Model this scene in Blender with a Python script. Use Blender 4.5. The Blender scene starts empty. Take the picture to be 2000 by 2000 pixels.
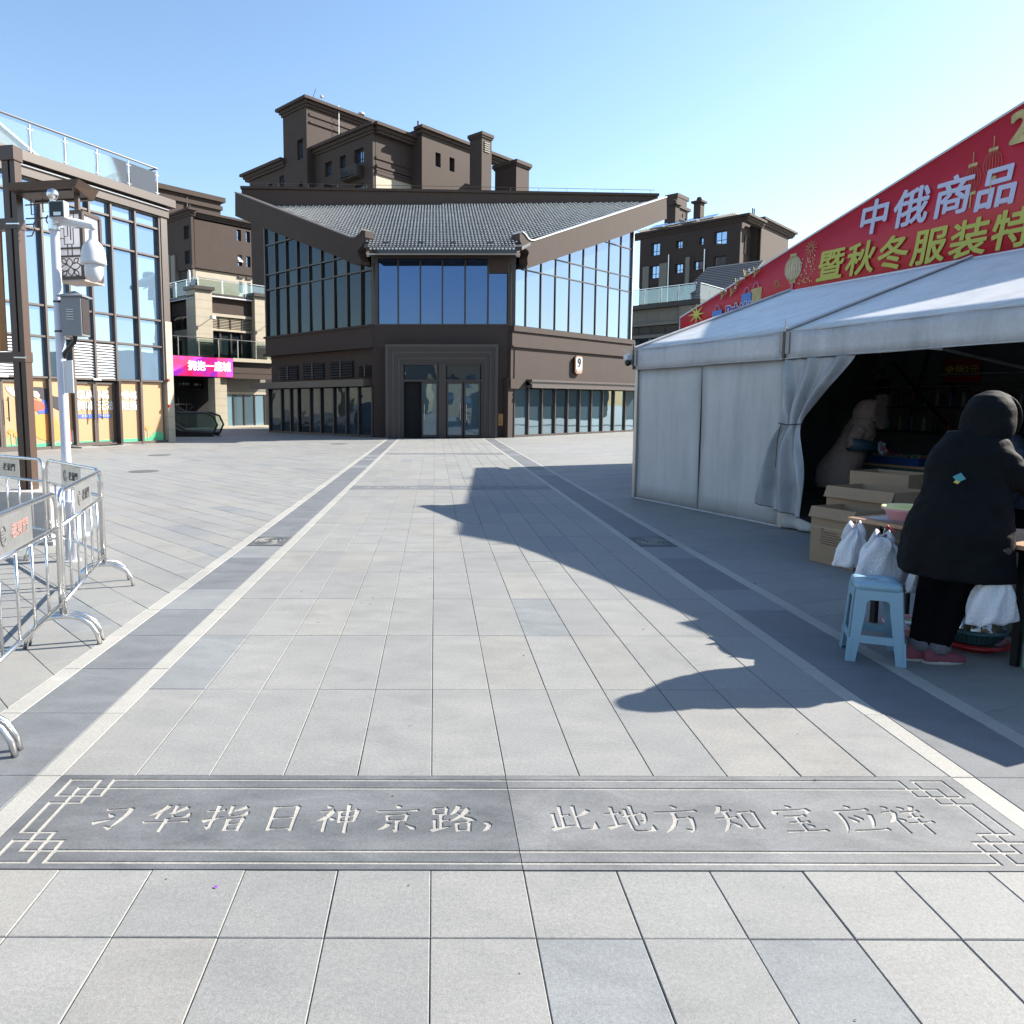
import bpy, bmesh, math, random
import numpy as np
from mathutils import Vector, Matrix
rnd = random.Random(7)
R = math.radians
sc = bpy.context.scene
C = sc.collection
# ------------------------------------------------------------------ camera
cam = bpy.data.objects.new('camera', bpy.data.cameras.new('camera')); C.objects.link(cam)
cam.data.sensor_width = 36; cam.data.lens = 36*1420.83/2000
cam.data.shift_x = (1000-845.08)/2000; cam.data.shift_y = -(1000-937.38)/2000
cam.data.clip_start = 0.05; cam.data.clip_end = 3000
YAW, PITCH, ROLL = -0.0027, 0.1037, 0.0007
cam.location = (1.512, 0, 1.4993)
cam.rotation_euler = (Matrix.Rotation(-YAW, 4, 'Z') @ Matrix.Rotation(math.pi/2-PITCH, 4, 'X') @ Matrix.Rotation(ROLL, 4, 'Z')).to_euler()
sc.camera = cam
# ------------------------------------------------------------------ sky and sun
SUN_AZ, SUN_EL = 73, 34
world = bpy.data.worlds.new('World'); sc.world = world; world.use_nodes = True
wn = world.node_tree.nodes; wl = world.node_tree.links
bg = wn['Background']; sky = wn.new('ShaderNodeTexSky'); sky.sky_type = 'NISHITA'; sky.sun_disc = False
sky.sun_elevation = R(SUN_EL); sky.sun_rotation = R(SUN_AZ); sky.altitude = 50
sky.air_density = 1.15; sky.dust_density = .55; sky.ozone_density = 1.5
hs = wn.new('ShaderNodeHueSaturation'); hs.inputs['Saturation'].default_value = 1.06; wl.new(sky.outputs[0], hs.inputs['Color']); wl.new(hs.outputs[0], bg.inputs[0]); bg.inputs[1].default_value = 0.095
sun = bpy.data.objects.new('sun', bpy.data.lights.new('sun', 'SUN')); C.objects.link(sun)
sun.data.energy = 5.0; sun.data.angle = R(0.53); sun.data.color = (1, .935, .83)
sd = Vector((math.sin(R(SUN_AZ))*math.cos(R(SUN_EL)), math.cos(R(SUN_AZ))*math.cos(R(SUN_EL)), math.sin(R(SUN_EL))))
sun.rotation_euler = sd.to_track_quat('Z', 'Y').to_euler(); sun.location = sd*80
vs = sc.view_settings; sc.display_settings.display_device = 'sRGB'
vs.view_transform = 'Standard'; vs.look = 'None'; vs.exposure = 1.42; vs.gamma = 1; vs.use_curve_mapping = False
try:
    sc.cycles.max_bounces = 6; sc.cycles.transparent_max_bounces = 8; sc.cycles.use_denoising = True
except Exception: pass

# ------------------------------------------------------------------ materials
KA = .715   # all reflectances are set for one exposure
def newmat(name):
    m = bpy.data.materials.new(name); m.use_nodes = True
    return m, m.node_tree.nodes, m.node_tree.links, m.node_tree.nodes['Principled BSDF']
def M(name, col, rough=.6, var=.12, scale=4., bump=0., bscale=60., metal=0., spec=.5, fine=0., fscale=90., stretch=None, coord='Object', alpha=1., streak=0.):
    m, n, l, p = newmat(name)
    p.inputs['Roughness'].default_value = rough; p.inputs['Metallic'].default_value = metal
    p.inputs['Specular IOR Level'].default_value = spec
    if alpha < 1: p.inputs['Alpha'].default_value = alpha
    tc = n.new('ShaderNodeTexCoord'); mp = n.new('ShaderNodeMapping'); l.new(tc.outputs[coord], mp.inputs[0])
    if stretch: mp.inputs['Scale'].default_value = stretch
    nz = n.new('ShaderNodeTexNoise'); nz.inputs['Scale'].default_value = scale; nz.inputs['Detail'].default_value = 6; nz.inputs['Roughness'].default_value = .62
    l.new(mp.outputs[0], nz.inputs['Vector'])
    mr = n.new('ShaderNodeMapRange'); l.new(nz.outputs[0], mr.inputs[0])
    mr.inputs[1].default_value = .25; mr.inputs[2].default_value = .75; mr.inputs[3].default_value = 1-var; mr.inputs[4].default_value = 1+var
    mul = n.new('ShaderNodeVectorMath'); mul.operation = 'SCALE'; mul.inputs[0].default_value = [c*KA for c in col]; l.new(mr.outputs[0], mul.inputs['Scale'])
    out = mul.outputs[0]
    if fine:
        nf = n.new('ShaderNodeTexNoise'); nf.inputs['Scale'].default_value = fscale; nf.inputs['Detail'].default_value = 3; nf.inputs['Roughness'].default_value = .8
        l.new(tc.outputs[coord], nf.inputs['Vector'])
        m2 = n.new('ShaderNodeMapRange'); l.new(nf.outputs[0], m2.inputs[0]); m2.inputs[1].default_value = .3; m2.inputs[2].default_value = .7
        m2.inputs[3].default_value = 1-fine; m2.inputs[4].default_value = 1+fine
        s2 = n.new('ShaderNodeVectorMath'); s2.operation = 'SCALE'; l.new(out, s2.inputs[0]); l.new(m2.outputs[0], s2.inputs['Scale']); out = s2.outputs[0]
    if streak:
        mp2 = n.new('ShaderNodeMapping'); mp2.inputs['Scale'].default_value = (2.2, 2.2, .25); l.new(tc.outputs[coord], mp2.inputs[0])
        ns = n.new('ShaderNodeTexNoise'); ns.inputs['Scale'].default_value = 1.6; ns.inputs['Detail'].default_value = 8; ns.inputs['Roughness'].default_value = .7
        l.new(mp2.outputs[0], ns.inputs['Vector'])
        m3 = n.new('ShaderNodeMapRange'); l.new(ns.outputs[0], m3.inputs[0]); m3.inputs[1].default_value = .48; m3.inputs[2].default_value = .72
        m3.inputs[3].default_value = 1; m3.inputs[4].default_value = 1-streak
        s3 = n.new('ShaderNodeVectorMath'); s3.operation = 'SCALE'; l.new(out, s3.inputs[0]); l.new(m3.outputs[0], s3.inputs['Scale']); out = s3.outputs[0]
    l.new(out, p.inputs['Base Color'])
    if bump:
        b = n.new('ShaderNodeBump'); b.inputs['Strength'].default_value = bump; b.inputs['Distance'].default_value = .01
        nb = n.new('ShaderNodeTexNoise'); nb.inputs['Scale'].default_value = bscale; nb.inputs['Detail'].default_value = 4
        l.new(tc.outputs[coord], nb.inputs['Vector']); l.new(nb.outputs[0], b.inputs['Height']); l.new(b.outputs[0], p.inputs['Normal'])
    return m
def stone(name, col, vein=.085, tint=(1, 1, 1)):
    """honed limestone paver: cloudy marking, fine speckle, faint light scratches; varies per piece"""
    m, n, l, p = newmat(name)
    tc = n.new('ShaderNodeNewGeometry'); oi = n.new('ShaderNodeObjectInfo')
    def scale(inp, s):
        v = n.new('ShaderNodeVectorMath'); v.operation = 'SCALE'; l.new(inp, v.inputs[0]) if not isinstance(inp, tuple) else setattr(v.inputs[0], 'default_value', inp)
        l.new(s, v.inputs['Scale']); return v.outputs[0]
    def rng(src, a, b, c, d):
        r = n.new('ShaderNodeMapRange'); l.new(src, r.inputs[0])
        for i, q in enumerate((a, b, c, d)): r.inputs[i+1].default_value = q
        return r.outputs[0]
    mp = n.new('ShaderNodeMapping'); mp.inputs['Rotation'].default_value = (0, 0, .6); mp.inputs['Scale'].default_value = (1, 2.2, 1); l.new(tc.outputs['Position'], mp.inputs[0])
    a = n.new('ShaderNodeTexNoise'); a.inputs['Scale'].default_value = 2.4; a.inputs['Detail'].default_value = 9; a.inputs['Roughness'].default_value = .68; a.inputs['Distortion'].default_value = .5; l.new(mp.outputs[0], a.inputs['Vector'])
    f = n.new('ShaderNodeTexNoise'); f.inputs['Scale'].default_value = 210; f.inputs['Detail'].default_value = 2; l.new(tc.outputs['Position'], f.inputs['Vector'])
    g = n.new('ShaderNodeTexNoise'); g.inputs['Scale'].default_value = .35; g.inputs['Detail'].default_value = 4; l.new(tc.outputs['Position'], g.inputs['Vector'])
    pit = n.new('ShaderNodeTexVoronoi'); pit.inputs['Scale'].default_value = 26; l.new(tc.outputs['Position'], pit.inputs['Vector'])
    o = scale(tuple(c*KA for c in col), rng(a.outputs[0], .3, .72, 1-vein, 1+vein))
    o = scale(o, rng(f.outputs[0], .3, .7, .86, 1.14))
    gr = n.new('ShaderNodeTexNoise'); gr.inputs['Scale'].default_value = 75; gr.inputs['Detail'].default_value = 4; gr.inputs['Roughness'].default_value = .75; l.new(tc.outputs['Position'], gr.inputs['Vector'])
    o = scale(o, rng(gr.outputs[0], .33, .67, .86, 1.12))
    o = scale(o, rng(g.outputs[0], .35, .65, .95, 1.05))
    o = scale(o, rng(oi.outputs['Random'], 0, 1, .965, 1.035))
    o = scale(o, rng(pit.outputs['Distance'], 0, .07, .72, 1.0))
    st = n.new('ShaderNodeTexNoise'); st.inputs['Scale'].default_value = 1.1; st.inputs['Detail'].default_value = 10; st.inputs['Roughness'].default_value = .75; l.new(tc.outputs['Position'], st.inputs['Vector'])
    o = scale(o, rng(st.outputs[0], .54, .70, 1.0, .84))
    gum = n.new('ShaderNodeTexVoronoi'); gum.inputs['Scale'].default_value = 1.9; gum.inputs['Randomness'].default_value = 1; l.new(tc.outputs['Position'], gum.inputs['Vector'])
    o = scale(o, rng(gum.outputs['Distance'], .018, .03, .66, 1.0))
    scr = n.new('ShaderNodeTexNoise'); scr.inputs['Scale'].default_value = 7; scr.inputs['Detail'].default_value = 5; scr.inputs['Distortion'].default_value = 1.5; mp3 = n.new('ShaderNodeMapping'); mp3.inputs['Rotation'].default_value = (0, 0, -.4); mp3.inputs['Scale'].default_value = (.6, 4, 1); l.new(tc.outputs['Position'], mp3.inputs[0]); l.new(mp3.outputs[0], scr.inputs['Vector'])
    o = scale(o, rng(scr.outputs[0], .66, .80, 1.0, 1.22))
    l.new(o, p.inputs['Base Color']); p.inputs['Roughness'].default_value = .62
    l.new(rng(a.outputs[0], .3, .7, .55, .78), p.inputs['Roughness'])
    b = n.new('ShaderNodeBump'); b.inputs['Strength'].default_value = .25; b.inputs['Distance'].default_value = .002; l.new(f.outputs[0], b.inputs['Height']); l.new(b.outputs[0], p.inputs['Normal'])
    return m
def glassmat(name, base, refl, fac, rough=.01, wob=.0):
    m, n, l, p = newmat(name)
    n.remove(p); out = n['Material Output']
    d = n.new('ShaderNodeBsdfDiffuse'); d.inputs[0].default_value = (*base, 1)
    g = n.new('ShaderNodeBsdfGlossy'); g.inputs[0].default_value = (*refl, 1); g.inputs['Roughness'].default_value = rough
    mx = n.new('ShaderNodeMixShader'); fr = n.new('ShaderNodeFresnel'); fr.inputs[0].default_value = 1.5
    oi = n.new('ShaderNodeObjectInfo'); mv = n.new('ShaderNodeMapRange'); mv.inputs[3].default_value = .35; mv.inputs[4].default_value = 1.9; l.new(oi.outputs['Random'], mv.inputs[0]); sv = n.new('ShaderNodeVectorMath'); sv.operation = 'SCALE'; sv.inputs[0].default_value = base; l.new(mv.outputs[0], sv.inputs['Scale']); l.new(sv.outputs[0], d.inputs[0])
    ma = n.new('ShaderNodeMath'); ma.operation = 'MULTIPLY_ADD'; ma.inputs[1].default_value = 1-fac; ma.inputs[2].default_value = fac; ma.use_clamp = True
    l.new(fr.outputs[0], ma.inputs[0]); l.new(ma.outputs[0], mx.inputs[0]); l.new(d.outputs[0], mx.inputs[1]); l.new(g.outputs[0], mx.inputs[2]); l.new(mx.outputs[0], out.inputs[0])
    if wob:
        tc = n.new('ShaderNodeTexCoord'); nz = n.new('ShaderNodeTexNoise'); nz.inputs['Scale'].default_value = 1.3; nz.inputs['Detail'].default_value = 1
        b = n.new('ShaderNodeBump'); b.inputs['Strength'].default_value = wob; b.inputs['Distance'].default_value = .02
        l.new(tc.outputs['Object'], nz.inputs['Vector']); l.new(nz.outputs[0], b.inputs['Height']); l.new(b.outputs[0], g.inputs['Normal'])
    return m
def seeglass(name, tint=(.86, .94, .93), refl=.12):
    m, n, l, p = newmat(name); n.remove(p); out = n['Material Output']
    t = n.new('ShaderNodeBsdfTransparent'); t.inputs[0].default_value = (*tint, 1)
    g = n.new('ShaderNodeBsdfGlossy'); g.inputs['Roughness'].default_value = .02
    fr = n.new('ShaderNodeFresnel'); fr.inputs[0].default_value = 1.45; mx = n.new('ShaderNodeMixShader')
    ma = n.new('ShaderNodeMath'); ma.operation = 'ADD'; ma.inputs[1].default_value = refl-.04; ma.use_clamp = True
    l.new(fr.outputs[0], ma.inputs[0]); l.new(ma.outputs[0], mx.inputs[0]); l.new(t.outputs[0], mx.inputs[1]); l.new(g.outputs[0], mx.inputs[2]); l.new(mx.outputs[0], out.inputs[0])
    return m
def emit(name, col, s):
    m, n, l, p = newmat(name); p.inputs['Base Color'].default_value = (*col, 1); p.inputs['Emission Color'].default_value = (*col, 1); p.inputs['Emission Strength'].default_value = s
    return m
m_stoneA = stone('pale_stone', (.310, .309, .296)); m_stoneB = stone('grey_stone', (.293, .294, .285)); m_stoneC = stone('warm_stone', (.318, .312, .292)); m_stoneD = stone('bluish_stone', (.255, .268, .275), .16)
STONES = [m_stoneA, m_stoneB, m_stoneC, m_stoneD]
m_band = stone('dark_band_stone', (.185, .195, .207), .2); m_cream = stone('cream_stone', (.43, .42, .385), .07)
m_slab = stone('engraved_slab_stone', (.15, .157, .165), .34); m_slabSheen = stone('engraved_slab_stone_sheen', (.205, .209, .212), .3); m_cut = stone('cut_stone', (.42, .405, .37), .16)  # right slab is the same stone; sun sheen put in as a paler tone
m_bed = M('joint_sand', (.16, .15, .135), .95, .3, 30)
m_ground = stone('distant_paving', (.32, .325, .32), .08)
m_brown = M('brown_plaster', (.066, .044, .036), .85, .08, 1.2, .3, 40, fine=.04, streak=.10)
m_brownlow = m_brown
m_brownmetal = M('brown_aluminium', (.085, .062, .053), .42, .05, 3)
m_frame = M('window_frame_brown', (.055, .041, .037), .4, .05, 3)
m_frameL = M('shopfront_frame_taupe', (.125, .10, .09), .42, .05, 3)
m_creamwall = M('cream_cladding', (.53, .47, .36), .7, .06, 1.5, .1, 30, streak=.06)
m_greywall = M('grey_taupe_cladding', (.27, .25, .21), .7, .06, 1.5)
m_void = M('dark_interior', (.012, .012, .013), .9, .2, 3)
m_glR = glassmat('sky_reflecting_glass', (.08, .12, .17), (.31, .40, .53), .62, wob=.10)
m_glF = glassmat('front_reflection_glass', (.012, .02, .035), (.17, .27, .52), .45, wob=.12)  # deep blue of the reflected sky put into the front glass tint
m_glL = glassmat('green_black_glass', (.016, .023, .027), (.22, .26, .31), .14, wob=.35)
m_glG = glassmat('ground_floor_glass', (.04, .065, .08), (.42, .54, .62), .22, wob=.12)
m_glShop = glassmat('shop_glass', (.16, .24, .33), (.31, .43, .60), .5, wob=.08)
m_glWin = glassmat('window_glass', (.03, .05, .08), (.55, .72, .95), .5)
m_clear = seeglass('railing_glass', (.80, .90, .89), .16)
m_steel = M('stainless_steel', (.98, .97, .95), .27, .06, 8, metal=1)
m_steeldull = M('brushed_steel_plate', (.85, .85, .83), .42, .14, 9, metal=1, fine=.06, fscale=40)
m_white = M('white_paint', (.78, .79, .82), .35, .04, 4)
m_led = M('white_light_strip', (.85, .85, .87), .4, .02, 3)
m_tile = M('grey_roof_tile', (.85, .84, .81), .4, .25, 2.5, fine=.10, fscale=14)
m_tiled = M('dark_roof_tile', (.07, .075, .085), .6, .2, 2.5)
m_black = M('black_plastic', (.012, .012, .013), .35, .1, 5)

# ------------------------------------------------------------------ geometry helpers
def fr(o, az, side=1, rel=(0, 0, 0)):
    """local (s along azimuth, d inward, z) -> world minus rel"""
    a = R(az); u = (math.sin(a), math.cos(a)); n = (-math.cos(a)*side, math.sin(a)*side)
    def f(s, d, z): return (o[0]+u[0]*s+n[0]*d-rel[0], o[1]+u[1]*s+n[1]*d-rel[1], z-rel[2])
    f.u = Vector((u[0], u[1], 0)); f.n = Vector((n[0], n[1], 0))
    return f
ident = lambda s, d, z: (s, d, z)
class MB:
    def __init__(self, T=None): self.v = []; self.f = []; self.mi = []; self.T = T or ident; self.m = 0; self.smooth = False
    def add(self, vs_, fs_):
        b = len(self.v); self.v += [self.T(*v) for v in vs_]; self.f += [tuple(b+i for i in f) for f in fs_]; self.mi += [self.m]*len(fs_); return self
    def box(self, x0, x1, y0, y1, z0, z1):
        return self.add([(x0, y0, z0), (x1, y0, z0), (x1, y1, z0), (x0, y1, z0), (x0, y0, z1), (x1, y0, z1), (x1, y1, z1), (x0, y1, z1)],
                        [(0, 3, 2, 1), (4, 5, 6, 7), (0, 1, 5, 4), (1, 2, 6, 5), (2, 3, 7, 6), (3, 0, 4, 7)])
    def prism_sz(self, pts, d0, d1):
        """polygon in (s,z), extruded from depth d0 to d1"""
        n = len(pts)
        return self.add([(s, d0, z) for s, z in pts]+[(s, d1, z) for s, z in pts], [tuple(range(n)), tuple(range(2*n-1, n-1, -1))]+[(i, (i+1) % n+0, (i+1) % n+n, i+n)[::-1] for i in range(n)])
    def prism_xy(self, pts, z0, z1):
        n = len(pts)
        return self.add([(x, y, z0) for x, y in pts]+[(x, y, z1) for x, y in pts], [tuple(range(n))[::-1], tuple(range(n, 2*n))]+[(i, (i+1) % n, (i+1) % n+n, i+n) for i in range(n)])
    def tube(self, pts, r, n=10, caps=True, r2=None):
        P = [Vector(self.T(*q)) for q in pts]; b = len(self.v); k = len(P); up = None
        for i, q in enumerate(P):
            t = (P[min(i+1, k-1)]-P[max(i-1, 0)]).normalized()
            if up is None: up = Vector((0, 0, 1)) if abs(t.z) < .9 else Vector((1, 0, 0))
            a = up-t*up.dot(t)
            if a.length < 1e-5: a = t.orthogonal()
            a.normalize(); up = a; c = t.cross(a)
            rr = r if not isinstance(r, (list, tuple)) else r[i]
            for j in range(n):
                th = 2*math.pi*j/n; w = q+a*math.cos(th)*rr+c*math.sin(th)*rr*(r2 or 1); self.v.append(tuple(w))
        for i in range(k-1):
            for j in range(n):
                self.f.append((b+i*n+j, b+i*n+(j+1) % n, b+(i+1)*n+(j+1) % n, b+(i+1)*n+j)); self.mi.append(self.m)
        if caps:
            self.f.append(tuple(b+j for j in range(n))[::-1]); self.f.append(tuple(b+(k-1)*n+j for j in range(n))); self.mi += [self.m]*2
        return self
    def rings(self, rings, caps=True):
        """list of rings (each same-length list of points) lofted"""
        b = len(self.v); n = len(rings[0])
        for rg in rings: self.v += [self.T(*q) for q in rg]
        for i in range(len(rings)-1):
            for j in range(n): self.f.append((b+i*n+j, b+i*n+(j+1) % n, b+(i+1)*n+(j+1) % n, b+(i+1)*n+j)); self.mi.append(self.m)
        if caps:
            self.f.append(tuple(b+j for j in range(n))[::-1]); self.f.append(tuple(b+(len(rings)-1)*n+j for j in range(n))); self.mi += [self.m]*2
        return self
    def lathe(self, c, prof, n=24, caps=False, sx=1, sy=1):
        return self.rings([[(c[0]+r*math.cos(2*math.pi*j/n)*sx, c[1]+r*math.sin(2*math.pi*j/n)*sy, c[2]+z) for j in range(n)] for r, z in prof], caps)
    def mesh(self, name, mats):
        me = bpy.data.meshes.new(name); me.from_pydata(self.v, [], self.f)
        for m in (mats if isinstance(mats, (list, tuple)) else [mats]): me.materials.append(m)
        if any(self.mi): me.polygons.foreach_set('material_index', self.mi)
        if self.smooth: me.polygons.foreach_set('use_smooth', [True]*len(me.polygons))
        bm = bmesh.new(); bm.from_mesh(me); bmesh.ops.recalc_face_normals(bm, faces=bm.faces); bm.to_mesh(me); bm.free()
        me.update(); return me
    def build(self, name, mats, parent=None, **kw):
        o = bpy.data.objects.new(name, self.mesh(name, mats)); C.objects.link(o)
        if parent is not None:
            o.parent = parent
        for k, v in kw.items(): o[k] = v
        return o
def bevel(o, w=.01, seg=2):
    b = o.modifiers.new('bevel', 'BEVEL'); b.width = w; b.segments = seg; b.limit_method = 'ANGLE'; return o
def smooth_by_angle(o, ang=40):
    me = o.data; me.polygons.foreach_set('use_smooth', [True]*len(me.polygons))
    bm = bmesh.new(); bm.from_mesh(me)
    for e in bm.edges:
        if len(e.link_faces) == 2 and e.calc_face_angle(0) > R(ang): e.smooth = False
    bm.to_mesh(me); bm.free(); return o
def thing(name, label, cat, loc=(0, 0, 0), rotz=0, group=None):
    o = bpy.data.objects.new(name, None); C.objects.link(o); o.location = loc; o.rotation_euler = (0, 0, rotz); o.empty_display_size = .2
    o['label'] = label; o['category'] = cat
    if group: o['group'] = group
    return o
def tag(o, label, cat, group=None):
    o['label'] = label; o['category'] = cat
    if group: o['group'] = group
    return o
def copy_tree(o, parent=None):
    c = o.copy(); C.objects.link(c); c.parent = parent
    for ch in list(o.children): copy_tree(ch, c)
    return c
def rel(root, T):
    L = root.location
    return lambda s, d, z: tuple(Vector(T(s, d, z))-L)
def text(body, P, xd, up, size, mat, parent, name='lettering', bold=0., ext=.004, align='CENTER', shear=0., sx=1., spacing=1.):
    """flat print or raised letters; P in parent's coordinates"""
    c = bpy.data.curves.new('t', 'FONT'); c.body = body; c.size = size; c.offset = bold if bold <= .008 else 0; c.extrude = ext; c.align_x = align; c.align_y = 'CENTER'; c.shear = shear; c.space_character = spacing; c.resolution_u = 3
    o = bpy.data.objects.new('t', c); C.objects.link(o); bpy.context.view_layer.update()
    me = bpy.data.meshes.new_from_object(o.evaluated_get(bpy.context.evaluated_depsgraph_get()))
    bpy.data.objects.remove(o); bpy.data.curves.remove(c)
    me.materials.clear(); me.materials.append(mat)
    if bold > .008:   # heavy face: the glyphs repeated round a small circle, each a hair deeper
        vv = np.empty(len(me.vertices)*3); me.vertices.foreach_get('co', vv); vv = vv.reshape(-1, 3); fs = [tuple(p_.vertices) for p_ in me.polygons]
        V, F = [tuple(q) for q in vv], list(fs)
        for k in range(10):
            off = len(V); r_ = bold*(1 if k % 2 == 0 else .8); V += [(x+r_*math.cos(k*.628), y+r_*math.sin(k*.628), z-.00025*(k+1)) for x, y, z in vv]; F += [tuple(i+off for i in f) for f in fs]
        me = bpy.data.meshes.new(name); me.from_pydata(V, [], F); me.materials.append(mat)
    xd = Vector(xd).normalized(); up = Vector(up).normalized(); nn = xd.cross(up)
    mt = Matrix((( xd.x*sx, up.x, nn.x, P[0]), (xd.y*sx, up.y, nn.y, P[1]), (xd.z*sx, up.z, nn.z, P[2]), (0, 0, 0, 1)))
    me.transform(mt)
    q = bpy.data.objects.new(name, me); C.objects.link(q); q.parent = parent
    return q

# ------------------------------------------------------------------ ground and paving
g = MB().box(-900, 900, -60, 1800, -.5, -.03).build('ground', m_ground); g['kind'] = 'structure'
def setting(name):
    o = MB().add([(0, 0, -.024), (0.01, 0, -.024), (0.01, .01, -.024)], [(0, 1, 2)])
    return o
def bedplane(name, pts, z=-.014):
    o = MB().add([(x, y, z) for x, y in pts], [tuple(range(len(pts)))]).build(name, m_bed); o['kind'] = 'structure'; return o
walk = bedplane('walkway', [(-.6, 1.0), (4.2, 1.0), (4.2, 32.3), (-.6, 32.3)])
paveL = bedplane('left_pavement', [(-30, 1.0), (-.6, 1.0), (-.6, 46), (-30, 46)])
paveR = bedplane('right_pavement', [(4.2, 1.0), (26, 1.0), (26, 46), (4.2, 46)])
GAP = .0026
def paver_mb(poly, z=0., b=.0025):
    """poly ccw list of (x,y): slab with a small arris"""
    c = np.mean(poly, 0); n = len(poly)
    def off(k):
        out = []
        for i in range(n):
            p0, p1, p2 = np.array(poly[i-1]), np.array(poly[i]), np.array(poly[(i+1) % n])
            e1 = (p1-p0)/np.linalg.norm(p1-p0); e2 = (p2-p1)/np.linalg.norm(p2-p1)
            n1 = np.array((-e1[1], e1[0])); n2 = np.array((-e2[1], e2[0])); m = n1+n2; dd = m@n1
            out.append(tuple(p1+m*k/max(dd, .3)))
        return out
    a = off(GAP/2); t = off(GAP/2+b)
    V = [(x, y, -.02) for x, y in a]+[(x, y, z-b) for x, y in a]+[(x, y, z) for x, y in t]
    F = [(i, (i+1) % n, (i+1) % n+n, i+n) for i in range(n)]+[(i+n, (i+1) % n+n, (i+1) % n+2*n, i+2*n) for i in range(n)]+[tuple(range(2*n, 3*n))]
    return V, F
pm_cache = {}
def lay(parent, rects, mats, weights, name='paver', limit=300, order=None):
    """rects: list of (poly) ; nearest `limit` are objects, the rest one joined part"""
    rects = sorted(rects, key=lambda p: (np.mean([q[0] for q in p[0]])-1.5)**2+np.mean([q[1] for q in p[0]])**2)
    rest = MB()
    for i, (poly, mi) in enumerate(rects):
        mi = rnd.choices(range(len(mats)), weights)[0] if mi is None else mi
        dz = rnd.uniform(-.0012, .0008)
        if i < limit:
            c = np.mean(poly, 0); lp = [(q[0]-c[0], q[1]-c[1]) for q in poly]
            key = tuple(round(k, 3) for q in lp for k in q)
            if key not in pm_cache:
                V, F = paver_mb(lp); b = MB(); b.add(V, F); pm_cache[key] = b.mesh(name, mats[0])
            o = bpy.data.objects.new(name, pm_cache[key]); C.objects.link(o); o.parent = parent; o.location = (c[0]+rnd.uniform(-.0006, .0006), c[1]+rnd.uniform(-.0006, .0006), dz); o.rotation_euler = (0, 0, rnd.uniform(-.0012, .0012))
            o.material_slots[0].link = 'OBJECT'; o.material_slots[0].material = mats[mi]
        else:
            V, F = paver_mb(poly, dz); rest.m = mi; rest.add(V, F)
    if rest.v: rest.build(name, mats, parent, kind='stuff')
def rc(x0, x1, y0, y1): return [(x0, y0), (x1, y0), (x1, y1), (x0, y1)]
YB = 2.81   # far edge of the inscribed slab; its near edge is .6 closer
rows = []
y = YB
bans = (12.77, 21.8)
while y < 32.2:
    y1 = y+.9
    for b in bans:
        if y < b < y1 or abs(y-b) < .25: y1 = b
    if y1-y < .2: y1 = y+.9
    nb = None
    for b in bans:
        if abs(y1-b) < .01: nb = b
    rows.append((y, min(y1, 32.25))); y = y1+(.6 if nb else 0)
cen = []
for (a, b) in rows:
    k = 0
    for k in range(12):
        mi = None
        if abs(a-(YB+.9)) < .01 and k == 0: mi = 3
        if abs(a-(YB+1.8)) < .01 and k == 7: mi = 3
        # a few columns are laid half a slab out of step further off
        if a > 6 and (k*7+int(a*3)) % 5 == 0 and b-a > .8:
            cen.append((rc(k*.3, k*.3+.3, a, a+.45), mi)); cen.append((rc(k*.3, k*.3+.3, a+.45, b), mi))
        else: cen.append((rc(k*.3, k*.3+.3, a, b), mi))
fy = YB-.6
for j in range(-2, 15):
    cen.append((rc(j*.3, j*.3+.3, fy-.3, fy), None)); cen.append((rc(j*.3, j*.3+.3, fy-.6, fy-.3), 3 if j == 8 else None))
    cen.append((rc(j*.3, j*.3+.3, fy-.9, fy-.6), None))
lay(walk, cen, STONES, (44, 34, 20, 2))
bands, creams = [], []
yy = YB-.602
while yy < 32.2:
    y1 = min(yy+.6, 32.25)
    for x0 in (-.5, 3.7):
        if not (abs(yy+.3-7.93) < .31): bands.append((rc(x0, x0+.4, yy, y1), None))
        else: bands.append((rc(x0, x0+.4, yy, 7.62), None)) if 7.62-yy > .05 else None; bands.append((rc(x0, x0+.4, 8.14, y1), None)) if (abs(yy+.3-7.93) < .31 and y1-8.14 > .05) else None
    for x0 in (-.6, -.1, 3.6, 4.1): creams.append((rc(x0, x0+.1, yy, y1), None))
    yy = y1
lay(walk, bands, [m_band, m_stoneD], (88, 12), 'band_slab'); lay(walk, creams, [m_cream], (1,), 'edging_strip')
def clip(poly, a, b, c):   # keep a*x+b*y<=c
    out = []
    for i in range(len(poly)):
        p, q = poly[i-1], poly[i]; fp, fq = a*p[0]+b*p[1]-c, a*q[0]+b*q[1]-c
        if fp <= 0 < fq or fq <= 0 < fp:
            t = fp/(fp-fq); out.append((p[0]+(q[0]-p[0])*t, p[1]+(q[1]-p[1])*t))
        if fq <= 0: out.append(q)
    return out
def field(az, org, planes, inside, L=.9, W=.3):
    a = R(az); u = np.array((math.sin(a), math.cos(a))); v = np.array((-u[1], u[0])); out = []
    for i in range(-160, 160):
        sh = (i*.37) % .9
        for j in range(-70, 70):
            o = np.array(org)+v*W*i+u*(L*j+sh); c = o+u*L/2+v*W/2
            if not inside(c[0], c[1]): continue
            poly = [tuple(o), tuple(o+u*L), tuple(o+u*L+v*W), tuple(o+v*W)]
            for pl in planes:
                if poly: poly = clip(poly, *pl)
            if len(poly) >= 3:
                cl = [poly[0]]
                for q in poly[1:]:
                    if math.dist(q, cl[-1]) > .012: cl.append(q)
                if math.dist(cl[0], cl[-1]) < .012: cl.pop()
                ar = .5*abs(sum(cl[k-1][0]*cl[k][1]-cl[k][0]*cl[k-1][1] for k in range(len(cl))))
                if len(cl) >= 3 and ar > .004: out.append((cl, None))
    return out
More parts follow.
